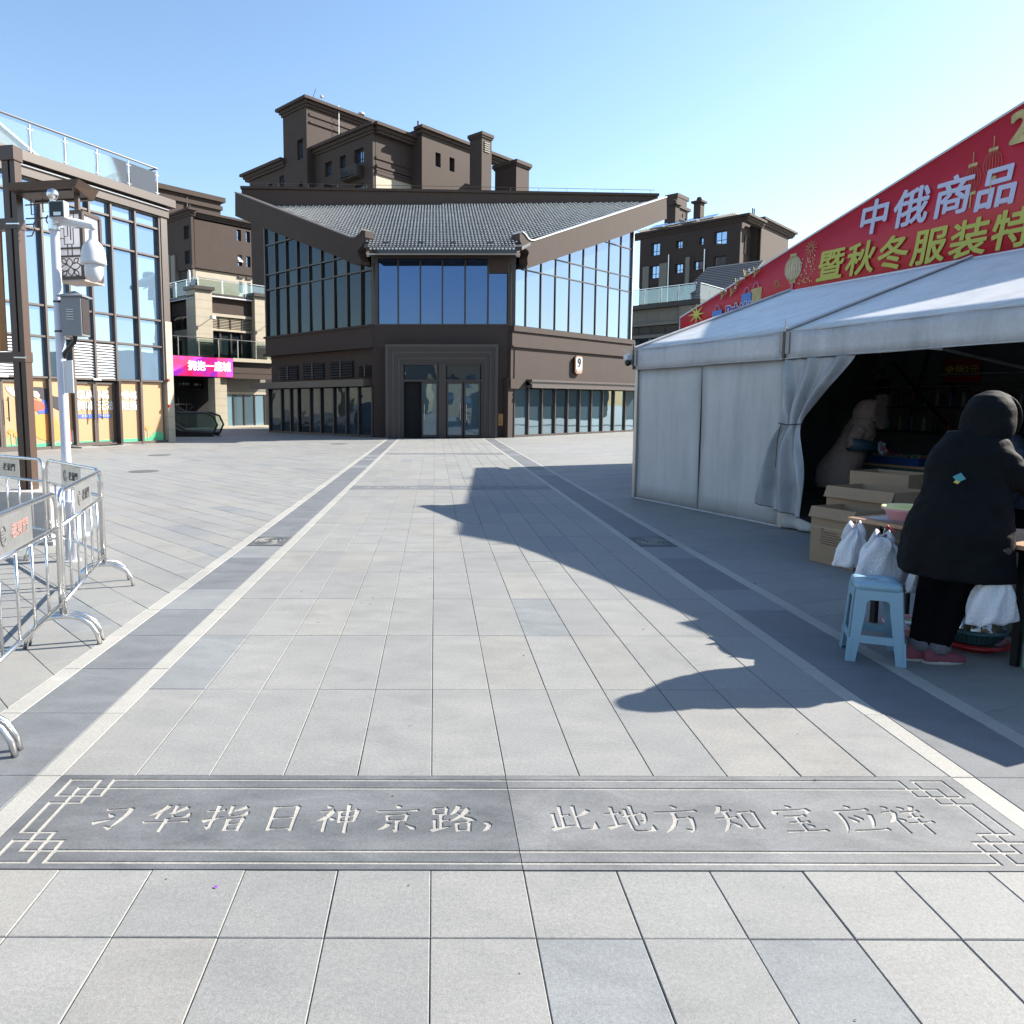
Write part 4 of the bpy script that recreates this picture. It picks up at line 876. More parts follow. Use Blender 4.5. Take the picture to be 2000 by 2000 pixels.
for y in (1.0, 4.2): MB(Tq).lathe((.2, y, 8.1), [(.09, 0), (.09, 1.25), (.06, 1.4), (.001, 1.45)], 10).build('lamp_bollard', m_white, RB1)
RB2 = thing('balcony_railing', 'glass balcony rail with steel posts above the pink screen sign', 'railing', (-12.7, 44, 4.35))
Tq2 = rel(RB2, fr((-12.7, 44), 43, 1)); balustrade(RB2, Tq2, [(-2.6, -.2), (5.3, -.2)], 4.32, 1.12, True)
# screen sign
m, n, l, p = newmat('screen_picture')
tc = n.new('ShaderNodeTexCoord'); wv = n.new('ShaderNodeTexNoise'); wv.inputs['Scale'].default_value = 1.1; wv.inputs['Detail'].default_value = 1; l.new(tc.outputs['Object'], wv.inputs['Vector'])
cr_ = n.new('ShaderNodeValToRGB'); l.new(wv.outputs[0], cr_.inputs[0]); e = cr_.color_ramp.elements; e[0].position = .38; e[0].color = (.72, .02, .10, 1); e[1].position = .6; e[1].color = (.30, .03, .50, 1); x = e.new(.5); x.color = (.62, .03, .25, 1)
l.new(cr_.outputs[0], p.inputs['Base Color']); l.new(cr_.outputs[0], p.inputs['Emission Color']); p.inputs['Emission Strength'].default_value = .45; m_screen = m
SG = thing('screen_sign', 'pink and purple shop sign screen with white arrow and lettering under the balcony', 'sign', (-12.7, 44, 3.7))
S1 = rel(SG, fr((-12.7, 44), 43, 1))
MB(S1).box(-2.7, 2.15, -.45, -.2, 3.1, 4.33).build('case', m_black, SG); MB(S1).box(-2.66, 2.11, -.47, -.45, 3.14, 4.28).build('screen', m_screen, SG)
text('拥抱一座城', S1(.55, -.475, 3.72), pu, (0, 0, 1), (.60), emit('lit_lettering', (.8, .85, 1), .9), SG, 'lettering', bold=.014, sx=.95)
b = MB(S1)
for P_ in (((-1.95, 3.95), (-2.3, 3.62)), ((-2.32, 3.85), (-2.32, 3.58)), ((-2.34, 3.6), (-2.05, 3.6))): b.tube([(P_[0][0], -.478, P_[0][1]), (P_[1][0], -.478, P_[1][1])], .035, 4)
b.build('arrow', emit('lit_arrow', (.8, .85, 1), .9), SG)
# escalator by the shop flank
EV = thing('escalator', 'dark escalator end with glass side and looping black handrail beside the cream pilaster', 'escalator', (-9.9, 33.6, 0))
et = lambda s, d, z: (s, d, z)
for d in (0, 1.0):
    MB(et).prism_sz([(-2.4, 1.9), (-1.1, .62), (-.3, .2), (1.15, .12), (1.3, .5), (1.2, .9), (.8, 1.05), (-.35, 1.05), (-1.1, 1.55), (-2.4, 2.75)], d, d+.02).build('glass_side', m_clear, EV)
    MB(et).tube([(-2.4, d, 2.8), (-1.1, d, 1.6), (-.35, d, 1.1), (.8, d, 1.1), (1.2, d, .95), (1.38, d, .55), (1.2, d, .15), (.9, d, .08)], .05, 8).build('handrail', m_black, EV)
    MB(et).prism_sz([(-2.4, 1.2), (-1.1, .1), (-.6, 0), (1.2, 0), (1.15, .18), (-.3, .26), (-1.1, .7), (-2.4, 1.95)], d-.06, d+.08).build('skirting', m_black, EV)
MB(et).prism_sz([(-2.4, 0), (1.2, 0), (1.2, .02), (-.4, .05), (-2.4, 1.5)], .06, .98).build('steps', m_steeldull, EV)
# ---- right-hand block and podium
BR = thing('apartment_block', 'dark brown flats with chimneys behind the corner building on the right', 'building', (35.78, 83, 0))
A1 = rel(BR, fr((35.78, 83), 44, 1)); A2 = rel(BR, fr((35.78, 83), -45, -1))
hA = [(1.85, 3.3, 19.5, 20.95), (1.85, 3.3, 16.75, 18.2), (4.55, 5.05, 19.8, 20.6), (7.1, 7.9, 19.8, 20.65), (4.5, 5.65, 17.05, 18.0), (6.95, 7.95, 16.95, 18.0), (9.95, 11.1, 19.4, 20.85), (9.95, 11.15, 16.7, 18.2)]
recess_wall(A2, .3, 12.6, 15.8, 22.2, hA, m_brownlow, BR, dep=.3)
for h in hA: win(A2, *h, BR)
MB(A2).box(.3, 12.6, -.2, .2, 6, 15.8).build('wall', m_brownlow, BR)
MB(A2).box(8.9, 9.9, -.42, -.3, 6, 18.3).box(11.3, 12.1, -.4, -.3, 6, 18.2).box(6.1, 6.6, -.42, -.3, 6, 18.6).build('cream_panel', m_greywall, BR)
for s in (8.7, 4.3): MB(A2).tube([(s, -.45, 12), (s, -.45, 19.2)], .06, 6).build('downpipe', m_steel, BR)
cornice(A2, .2, 13.5, 22.5, BR, m_brownlow, sx0=1)
q = MB(A2)
for k in range(60): q.box(.8+k*.2, .93+k*.2, -.9, .6, 22.5, 22.58)
q.build('roof_tiles', m_tile, BR, kind='stuff')
for s in (3.9, 5.9, 8.1, 10.2): 
    MB(A2).add([(s-.8, -.6, 22.65), (s+.8, -.6, 22.65), (s+.8, .6, 23.1), (s-.8, .6, 23.1), (s-.8, -.6, 22.72), (s+.8, -.6, 22.72), (s+.8, .6, 23.17), (s-.8, .6, 23.17)], [(0, 1, 2, 3), (7, 6, 5, 4), (0, 4, 5, 1), (1, 5, 6, 2)]).build('solar_panel', m_glWin, BR)
for s, zt in ((9.1, 25.2), (6.0, 24.9)):
    c = MB(A2).box(s-.42, s+.42, .8, 1.8, 22.3, zt).build('chimney', m_brown, BR); MB(A2).box(s-.65, s+.65, .55, 2.05, zt, zt+.22).build('chimney_cap', m_brown, c); MB(A2).lathe((s, 1.3, zt+.45), [(.001, -.3), (.25, -.2), (.32, 0), (.25, .22), (.001, .33)], 12).build('chimney_cowl', m_brown, c)
MB(A1).box(-.3, 4.2, .9, 1.2, 6, 22).build('wall', m_brown, BR); MB(A1).box(4.2, 13.2, -.2, .1, 6, 22.2).box(4.2, 4.4, -.2, 1.2, 6, 22.2).build('wall', m_brown, BR)
for s in (2.3, 3.3): MB(A1).box(s, s+.45, .8, .9, 18.6, 20.6).build('window_recess', m_frame, BR)
cornice(A1, -.3, 4.4, 22.5, BR, sx0=1); cornice(A1, 4.2, 14.2, 22.9, BR, sx0=1, sx1=1)
for s in (4.6, 5.1): MB(A1).tube([(s, 1, 23), (s, 1, 24.1)], .07, 6).build('vent_pipe', m_frame, BR)
MB(A1).box(.6, 13, 1.2, 9, 6, 22.2).build('core', m_brownlow, BR)
FR2 = thing('apartment_block', 'stepped brown roof block peeping over the right end of the gable board', 'building', (36.7, 105, 0))
G1 = rel(FR2, fr((36.7, 105), 44, 1))
for k, (w, z0, z1) in enumerate(((0, 6, 26.6), (.5, 26.6, 27.0), (-.1, 27.0, 28.2), (.4, 28.2, 28.6), (-.5, 28.6, 29.6), (.1, 29.6, 30.1))): MB(G1).box(-3.4, w, -.2-max(0, w)*.5, 1.6, z0, z1).build('wall' if k % 2 == 0 else 'cornice', m_brown, FR2)
MB(G1).tube([(-1.2, -.5, 20), (-1.2, -.5, 28)], .1, 6).build('downpipe', m_frame, FR2)
PD = thing('shopping_podium', 'grey stone podium with louvres between the corner building and the white tent', 'building', (19.23, 50, 0))
B1 = rel(PD, fr((19.23, 50), -45, -1)); B2 = rel(PD, fr((19.23, 50), 44, 1))
MB(B1).box(-.1, 6.6, -.3, .4, 8.22, 8.52).build('slab_edge', m_frame, PD); MB(B2).box(-.3, 9, -.3, .4, 8.22, 8.52).build('slab_edge', m_frame, PD)
for i in range(6): MB(B1).box(1.3+i*.82, 2.11+i*.82, .1, .3, 7.28, 8.2).build('cladding_panel', m_greywall, PD)
MB(B1).box(1.2, 6.5, .0, .3, 7.05, 7.26).box(1.2, 6.5, .05, .3, 6.2, 6.42).build('lintel', m_greywall, PD); MB(B1).box(-.05, 1.25, -.15, .4, 0, 8.2).build('pillar', m_greywall, PD)
MB(B2).box(0, 9, .1, .4, 0, 8.2).build('wall', m_greywall, PD)
louvres(B1, 1.3, 6.5, 6.45, 7.04, 8, (2.4, 3.5, 4.5, 5.6), PD, d=.2, m=m_greywall)
for i in range(5): pane(B1, 1.35+i*1.0, 2.28+i*1.0, 3.9, 6.15, 3.9, 6.15, m_glL, PD, .2, .008)
MB(B1).box(1.2, 6.5, .1, .3, 0, 3.9).build('wall', m_brownlow, PD); MB(B1).box(0.3, 6.5, .5, 6, 0, 8.2).build('core', m_void, PD)
for k in range(5): MB(B1).tube([(2.0+k*.33, -.25, 3.4-.0*k), (2.0+k*.33, -.25, 4.1)], .02, 5).build('rail_bar', m_steel, PD)
RB3 = thing('roof_railing', 'glass balustrade with white posts on the grey podium beside the red banner', 'railing', (19.23, 50, 8.5))
Tq3 = rel(RB3, fr((19.23, 50), -45, -1)); balustrade(RB3, Tq3, [(6.5, -.1), (.1, -.1)], 8.5, 1.12, True, m_white)
Tq4 = rel(RB3, fr((19.23, 50), 44, 1)); balustrade(RB3, Tq4, [(.1, -.1), (8.5, -.1)], 8.5, 1.12, True, m_white)
HR = thing('tiled_roof', 'sloping dark tiled roof between the brown flats and the red banner', 'roof', (30, 66, 10))
H1 = rel(HR, fr((26, 62), 44, 1))
MB(H1).prism_sz([(-2.5, 0), (15, 0), (15, 14.2), (7.0, 14.2), (-2.5, 8.6)], .0, 5).build('gable_wall', m_brownlow, HR)
for k in range(26):
    s0, s1 = -2.6+k*.37, -2.6+(k+1)*.37+.05; zf = lambda s: 8.7+(s+2.5)*.59
    MB(H1).add([(s0, -.2, zf(s0)+.1), (s1, -.2, zf(s1)+.04), (s1, 5, zf(s1)+.04), (s0, 5, zf(s0)+.1), (s0, -.2, zf(s0)-.1), (s1, -.2, zf(s1)-.1), (s1, 5, zf(s1)-.1), (s0, 5, zf(s0)-.1)], [(0, 3, 2, 1), (4, 5, 6, 7), (0, 1, 5, 4), (3, 7, 6, 2), (0, 4, 7, 3)]).build('tile_course', m_tiled, HR)
# ---- town in the distance all around, seen between buildings and in the window glass
b = MB(); r9 = random.Random(3)
def far_house(x, y, w, dp, h): b.m = r9.choice((0, 0, 1, 2)); b.box(x-w/2, x+w/2, y-dp/2, y+dp/2, 0, h); b.m = 3; [b.box(x-w/2+1+i*2.6, x-w/2+2.3+i*2.6, y+dp/2, y+dp/2+.05, 1.4+j*3, 2.9+j*3) for i in range(int((w-2)/2.6)) for j in range(int(h/3))] if y < 0 else None
for i in range(26): far_house(-150+i*12+r9.uniform(-2, 2), -34-r9.uniform(0, 10)-abs(i-13)*.6, r9.uniform(9, 13), 9, r9.choice((4, 5.5, 7, 8)))
for i in range(16): far_house(58+r9.uniform(0, 20), -60+i*15, 12, 12, r9.uniform(5, 9))
for i in range(14): far_house(-70-r9.uniform(0, 20), -40+i*15, 12, 12, r9.uniform(5, 9))
for i in range(20): far_house(-160+i*17, 150+r9.uniform(0, 30), 15, 12, r9.uniform(5, 12))
b.build('distant_town', [m_creamwall, m_brown, m_greywall, m_glWin], None, kind='stuff')
# ------------------------------------------------------------------ crowd barriers
def make_barrier(label, n_chars=True, red=False):
    t = thing('crowd_barrier', label, 'barrier', group='steel crowd barriers by the white pole')
    W = 1.46
    b = MB(); c = [(0, 0, .19), (0, 0, .86)]+[(.1-.1*math.cos(a), 0, .86+.1*math.sin(a)) for a in np.linspace(.2, math.pi/2, 6)]
    c += [(W-.1+.1*math.sin(a), 0, .86+.1*math.cos(a)) for a in np.linspace(0, math.pi/2-.2, 6)]+[(W, 0, .86), (W, 0, .19)]
    b.smooth = True; b.tube(c, .0155, 12); b.build('frame', m_steel, t)
    for z in (.745, .265):
        q = MB(); q.smooth = True; q.tube([(0, 0, z), (W, 0, z)], .013, 10); q.build('rail', m_steel, t)
    for k in range(5):
        q = MB(); q.smooth = True; x = .24+k*.245; q.tube([(x, 0, .27), (x, 0, .74)], .0085, 8); q.build('bar', m_steel, t)
    pl = bevel(MB().box(.46, 1.0, -.004, .004, .755, .945).build('name_plate', m_steeldull, t), .003, 1)
    ink = M('plate_ink_red', (.50, .25, .22), .6) if red else M('plate_ink', (.03, .03, .035), .6)
    for sgn in (1, -1):
        xd = (1, 0, 0) if sgn == 1 else (-1, 0, 0)
        for k, ch in enumerate('老東門'): text(ch, (.73+sgn*(-.02+.085*k), -.006*sgn, .85), xd, (0, 0, 1), .085, ink, pl, 'plate_character', ext=.001, shear=.15)
        q = MB(); cx = .73-sgn*.16
        q.tube([(cx+.035*math.cos(a), -.006*sgn, .85+.05*math.sin(a)) for a in np.linspace(.4, 6.0, 20)], .0022, 4)
        for z in (-.025, -.008, .009, .026): q.tube([(cx-.022, -.006*sgn, .85+z), (cx+.022, -.006*sgn, .852+z)], .002, 4)
        q.build('plate_emblem', M('emblem_ink', (.10, .10, .11), .5), pl)
    for x in (.012, W-.012):
        q = MB(); q.smooth = True
        q.tube([(x, -.215, 0), (x, -.20, .07), (x, -.165, .13), (x, -.11, .172), (x, -.05, .188), (x, 0, .19), (x, .05, .188), (x, .11, .172), (x, .165, .13), (x, .20, .07), (x, .215, 0)], .0145, 10); q.build('foot', m_steel, t)
    for x in (.0, W): MB().tube([(x-.03, .0, .33), (x+.03, .0, .33)], .006, 6).build('hook', m_steel, t)
    return t
bar0 = make_barrier('steel crowd barrier with faded red lettering, nearest whole one at the left edge', red=True)
def place_bar(o, a, b_):
    o.location = (a[0], a[1], 0); o.rotation_euler = (0, 0, math.atan2(b_[1]-a[1], b_[0]-a[0])); return o
place_bar(bar0, (-.50, 2.97), (-.80, 4.40))
bar1 = make_barrier('steel crowd barrier with black lettering ending at the corner right of the white pole')
place_bar(bar1, (-2.25, 7.02), (-1.23, 5.93))
for lab, a, b_ in (('steel crowd barrier at the back left, its plate in front of the brown lamp post', (-3.52, 7.88), (-2.29, 7.05)), ('steel crowd barrier with blank-looking plate seen from its back, right of the white pole', (-.81, 4.45), (-1.20, 5.88)), ('steel crowd barrier of which only the curved foot shows at the lower left edge', (-.30, 1.50), (-.49, 2.93))):
    c = place_bar(copy_tree(bar1), a, b_); c['label'] = lab
# ------------------------------------------------------------------ camera pole
m_pole = M('white_pole_paint', (.72, .74, .86), .28, .03, 6)
PO = thing('camera_pole', 'white pole carrying a dome camera, floodlight, grey cabinet and small plate', 'pole', (-1.98, 6.87, 0))
b = MB(); b.smooth = True; b.lathe((0, 0, 0), [(.056, .57), (.047, .60), (.043, .66), (.040, 3.3), (.038, 3.33)], 20, True); b.build('shaft', m_pole, PO)
b = MB(); b.smooth = True; b.lathe((0, 0, 0), [(.050, 0), (.049, .56), (.058, .565), (.058, .59)], 20, True); b.build('base_sleeve', m_pole, PO)
MB().lathe((0, 0, 0), [(.09, 0), (.09, .012)], 20, True).build('base_plate', m_white, PO)
b = MB(); b.smooth = True; b.lathe((0, 0, 3.33), [(.03, 0), (.024, .02), (.034, .035), (.048, .055), (.052, .08), (.04, .11), (.001, .128)], 18); b.build('finial', m_steel, PO)
b = MB(); b.smooth = True; b.tube([(0, 0, 3.16), (.10, -.02, 3.165), (.36, -.02, 3.12), (.37, -.02, 3.08)], [.05, .042, .032, .03], 10); b.build('camera_arm', m_white, PO)
MB().lathe((0, 0, 0), [(.046, 3.08), (.052, 3.09), (.052, 3.19), (.046, 3.2)], 16).build('bracket', m_steel, PO)
dm = MB(); dm.smooth = True; dm.lathe((.355, -.02, 0), [(.030, 3.08), (.032, 3.0), (.055, 2.975), (.086, 2.94), (.103, 2.88), (.110, 2.80), (.112, 2.775), (.098, 2.77), (.08, 2.78), (.001, 2.78)], 26); dm = dm.build('dome_camera', m_white, PO)
b = MB(); b.smooth = True; b.lathe((.355, -.02, 2.70), [(.078, .085), (.083, .03), (.078, -.02), (.058, -.065), (.028, -.083), (.001, -.088)], 24); b.build('camera_ball', m_white, dm)
fl = bevel(MB(rel(PO, lambda s, d, z: (-1.98+.03+s*.99+d*.12, 6.87-.11-s*.12+d*.98, z))).box(.0, .15, -.03, .05, 3.16, 3.31).build('floodlight', M('pale_lamp_body', (.6, .6, .62), .4), PO), .008)
T_ = rel(PO, lambda s, d, z: (-1.98+.03+s*.99+d*.12, 6.87-.11-s*.12+d*.98, z))
MB(T_).box(.012, .14, -.034, -.03, 3.17, 3.30).build('lamp_glass', m_black, fl); MB(T_).box(.05, .12, -.037, -.034, 3.18, 3.21).build('led_block', m_steeldull, fl)
MB().tube([(.0, -.02, 3.12), (.06, -.08, 3.14), (.10, -.1, 3.2)], .012, 6).build('lamp_bracket', m_white, PO)
bx = rel(PO, lambda s, d, z: (-1.98+s, 6.87+d, z)); m_cab = M('grey_cabinet_paint', (.26, .27, .29), .32, .08, 6)
cb = bevel(MB(bx).box(.085, .27, -.13, .03, 2.12, 2.47).build('control_cabinet', m_cab, PO), .006)
MB(bx).prism_xy([(.065, -.15), (.295, -.15), (.295, .05), (.065, .05)], 2.47, 2.482).build('cabinet_lid_edge', m_cab, cb)
b = MB(bx); b.add([(.065, -.15, 2.482), (.295, -.15, 2.482), (.295, .05, 2.482), (.065, .05, 2.482), (.18, -.05, 2.535)], [(0, 1, 4), (1, 2, 4), (2, 3, 4), (3, 0, 4)]).build('cabinet_roof', m_cab, cb)
for k in range(5): MB(bx).tube([(.135, -.133, 2.27+k*.022), (.205, -.133, 2.268+k*.022)], .005, 6).build('vent_slot', m_steeldull, cb)
MB(bx).box(.27, .276, -.12, .02, 2.14, 2.45).build('cabinet_door_edge', m_frame, cb)
for z in (2.17, 2.44): MB(bx).lathe((0, 0, z), [(.045, -.008), (.045, .008)], 14).tube([(.04, 0, z), (.09, -.02, z)], .01, 5).build('strap', m_black, PO)
MB(bx).tube([(.17, -.06, 2.12), (.16, -.06, 2.07), (.06, -.03, 1.98), (.03, 0, 1.93)], .022, 8).build('cable_sleeve', m_black, PO)
MB(rel(PO, lambda s, d, z: (-1.98+.035+s*.80+d*.55, 6.87-.03-s*.55+d*.8, z))).box(0, .16, -.004, .004, 1.60, 1.90).build('sign_plate', m_white, PO)
# ------------------------------------------------------------------ lamp post with lattice lantern
LP = thing('lamp_post', 'brown twin-blade street lamp post with lattice lantern on a speckled granite plinth', 'street lamp', (-2.97, 8.0, 0))
m_gran = M('speckled_granite', (.50, .48, .46), .6, .08, 6, fine=.3, fscale=110); m_post = M('post_brown_paint', (.10, .062, .044), .38, .05, 4)
Q = rel(LP, lambda s, d, z: (-2.97+s*.985+d*.17, 8.0-s*.17+d*.985, z))
bevel(MB(Q).box(-.20, .44, -.26, .28, 0, .56).build('plinth', m_gran, LP), .006)
MB(Q).box(-.24, .48, -.3, .32, 0, .04).build('plinth_base', m_gran, LP)
for a, c in ((-.085, -.012), (.012, .068)): MB(Q).box(a, c, -.05, .05, .56, 4.05).build('post_blade', m_post, LP)
MB(Q).box(-.012, .012, -.03, .03, .56, 4.05).build('post_core', m_black, LP)
bevel(MB(Q).box(-.10, .08, -.07, .07, 4.05, 4.20).build('post_cap', m_post, LP), .006)
for z in (3.40, 2.0):
    MB(Q).box(-1.3, .075, -.06, .06, z-.05, z+.06).build('clamp', m_post, LP); MB(Q).tube([(-.05, -.066, z+.0), (.09, -.066, z-.005)], .012, 6).build('bolt', m_steel, LP)
cn = MB(Q); cn.add([(.10, -.19, 3.70), (.86, -.19, 3.70), (.80, .19, 3.66), (.10, .19, 3.66), (.10, -.21, 3.77), (.92, -.21, 3.77), (.86, .21, 3.77), (.10, .21, 3.77)], [(0, 3, 2, 1), (4, 5, 6, 7), (0, 1, 5, 4), (1, 2, 6, 5), (2, 3, 7, 6), (3, 0, 4, 7)])
cn = cn.build('canopy', m_post, LP)
for d in (-.13, .12): MB(Q).box(.16, .78, d-.008, d+.008, 3.655+.0-(d < 0)*-.025, 3.70).build('canopy_groove', m_black, cn)
def lattice(Tm, P, r, name, parent, n=5):
    b = MB(Tm)
    for pl in P: b.tube(pl, r, n)
    return b.build(name, m_post, parent)
sp = lambda cx, cz, r0, tn, a0=0: [(cx+(r0*(1-t))*math.cos(a0+t*tn), 0, cz+(r0*(1-t))*math.sin(a0+t*tn)) for t in np.linspace(0, .85, 14)]
lattice(Q, [[(.13, 0, 3.60), (.30, 0, 3.60), (.30, 0, 3.50), (.20, 0, 3.50), (.20, 0, 3.66)], [(.34, 0, 3.66), (.34, 0, 3.52), (.42, 0, 3.52), (.42, 0, 3.64)], [(.13, 0, 3.46), (.40, 0, 3.46), (.48, 0, 3.40)], [(.13, 0, 3.40), (.22, 0, 3.40)], [(.13, 0, 3.34), (.21, 0, 3.34)], [(.13, 0, 3.28), (.19, 0, 3.28), (.22, 0, 3.33)], sp(.28, 3.37, .085, 7, 1.2), sp(.42, 3.43, .06, 6, 2)], .0075, 'lattice_bracket', LP)
ln = MB(Q); x0, x1, y0, y1, z0, z1 = .60, .89, -.15, .14, 2.80, 3.46
for (x, y) in ((x0, y0), (x1, y0), (x0, y1), (x1, y1)): ln.box(x-.018, x+.018, y-.018, y+.018, z0, z1)
for z in (z0, z1, 3.02, 3.10):
    h = .018 if z in (z0, z1) else .008
    for y in (y0, y1): ln.box(x0, x1, y-.016, y+.016, z-h, z+h)
    for x in (x0, x1): ln.box(x-.016, x+.016, y0, y1, z-h, z+h)
ln = ln.build('lantern', m_post, LP)
mo, no_, lo_, po_ = newmat('opal_panel'); tr_ = no_.new('ShaderNodeBsdfTranslucent'); tr_.inputs[0].default_value = (.85, .85, .88, 1); mx_ = no_.new('ShaderNodeMixShader'); mx_.inputs[0].default_value = .7; po_.inputs['Base Color'].default_value = (.75, .75, .78, 1)
lo_.new(po_.outputs[0], mx_.inputs[1]); lo_.new(tr_.outputs[0], mx_.inputs[2]); lo_.new(mx_.outputs[0], no_['Material Output'].inputs[0])
for P_ in ([(x0, y0), (x1, y0)], [(x1, y0), (x1, y1)], [(x1, y1), (x0, y1)], [(x0, y1), (x0, y0)]): MB(Q).add([(*P_[0], z0), (*P_[1], z0), (*P_[1], z1), (*P_[0], z1)], [(0, 1, 2, 3)]).build('lantern_glass', mo, ln)
MB(Q).box(x0-.02, x1+.02, y0-.02, y1+.02, z0-.035, z0-.02).build('lantern_base', M('lantern_pan', (.55, .42, .34), .4), ln)
MB(Q).tube([(.745, 0, 3.46), (.745, 0, 3.68)], .03, 8).build('hanger', m_post, ln)
w, f_ = x1-x0, y0-.012
U = lambda a, z: (x0+.02+a*(w-.04), f_, z)
G_ = [[U(0, 3.40), U(.22, 3.40), U(.22, 3.46)], [U(0, 3.30), U(.28, 3.30), U(.28, 3.20), U(0, 3.20)], [U(.28, 3.22), U(.45, 3.22), U(.45, 3.48)], [U(.58, 3.48), U(.58, 3.18)], [U(.28, 3.20), U(.28, 3.14), U(.7, 3.14), U(.7, 3.3), U(1, 3.3)], [U(.75, 3.46), U(.75, 3.38), U(1, 3.38)], [U(.42, 3.14), U(.42, 3.02)], [U(.62, 3.14), U(.62, 3.02)]]
def petal(cx, cz, ax, L_, W_): 
    ca, sa = math.cos(ax), math.sin(ax); return [(cx+ca*L_*t-sa*W_*math.sin(math.pi*t)*s, f_, cz+sa*L_*t+ca*W_*math.sin(math.pi*t)*s) for s, ts in ((1, np.linspace(0, 1, 7)), (-1, np.linspace(1, 0, 7))) for t in ts]
cx, cz = x0+w/2, 2.91
for a in (0, 90, 180, 270): G_.append(petal(cx, cz, R(a+8), (.09 if a % 180 else .12), .034))
for a in (45, 135, 225, 315): G_.append(petal(cx+.06*math.cos(R(a)), cz+.05*math.sin(R(a)), R(a), .075, .022))
lattice(Q, G_, .0055, 'lattice_panel', ln, 4)
G2 = [[(x0-.012, y0+.02, z_), (x0-.012, y1-.02, z_)] for z_ in (2.9, 3.2, 3.3, 3.4)]+[[(x0-.012, -.1, 3.1), (x0-.012, -.1, 3.45)], [(x0-.012, .08, 3.1), (x0-.012, .08, 3.45)]]
lattice(Q, G2, .0055, 'lattice_panel', ln, 4)
# banner flag on the post
FL = thing('banner_flag', 'red and orange vertical banner hung on the left of the brown lamp post', 'banner', (-3.5, 8.05, 2))
m_fr, m_fo = M('red_banner_cloth', (.62, .05, .05), .7, .06, 3), M('orange_banner_cloth', (.72, .28, .04), .7, .06, 3)
Qf = rel(FL, lambda s, d, z: (-2.97+s*.985+d*.17, 8.0-s*.17+d*.985, z))
for m, (z0_, z1_), nm in ((m_fo, (2.07, 2.62), 'lower_cloth'), (m_fr, (2.62, 3.34), 'upper_cloth')):
    b = MB(Qf); P = []
    n = 8
    for i in range(n+1):
        for z in (z0_, z1_): P.append((-1.1+.935*i/n, .02*math.sin(i*1.1+z), z))
    b.add(P+[(x, y+.006, z) for x, y, z in P], [(2*i, 2*i+2, 2*i+3, 2*i+1) for i in range(n)]+[(2*i+2*n+2, 2*i+1+2*n+2, 2*i+3+2*n+2, 2*i+2+2*n+2) for i in range(n)]); b.build(nm, m, FL)
MB(Qf).prism_sz([(-.235, 2.07), (-.16, 2.07), (-.165, 3.34), (-.18, 3.34), (-.215, 2.9)], -.03, -.024).build('hem', M('brown_hem', (.42, .20, .08), .7), FL)
# ------------------------------------------------------------------ white market tent
TO = (5.76, 8.83); TW = fr(TO, -20, -1)     # (a along the front to the left, d inward, z)
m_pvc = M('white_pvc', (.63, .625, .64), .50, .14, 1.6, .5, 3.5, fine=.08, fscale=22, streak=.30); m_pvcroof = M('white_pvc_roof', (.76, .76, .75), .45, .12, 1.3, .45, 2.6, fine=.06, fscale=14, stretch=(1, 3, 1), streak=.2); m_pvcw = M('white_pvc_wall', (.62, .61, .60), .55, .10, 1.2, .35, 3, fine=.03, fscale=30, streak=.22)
m_wallshade = M('shade_darkened_tent_wall', (.20, .20, .20), .8, .2, 3)  # tent wall cloth darkened: the interior's shade is put into its colour
m_alu = M('aluminium_post', (.62, .62, .60), .35, .1, 6, metal=.8); m_seam = M('seam_dirt', (.42, .40, .38), .7)
def sheet(T, grid, m, name, parent, th=.004, smooth=True):
    """grid[i][j] of (a,d,z) points -> thin double sheet"""
    n, k = len(grid), len(grid[0]); P = [q for row in grid for q in row]
    b = MB(T); b.smooth = smooth; b.add(P, [(i*k+j, i*k+j+1, (i+1)*k+j+1, (i+1)*k+j) for i in range(n-1) for j in range(k-1)])
    o = b.build(name, m, parent); s = o.modifiers.new('thickness', 'SOLIDIFY'); s.thickness = th; return o
def roofgrid(a0, a1, d0, d1, z0, z1, sag=.03, na=9, nd=9):
    return [[(a0+(a1-a0)*i/na, d0+(d1-d0)*j/nd, z0+(z1-z0)*j/nd-sag*math.sin(math.pi*i/na)*math.sin(math.pi*(.1+.8*j/nd))) for j in range(nd+1)] for i in range(na+1)]
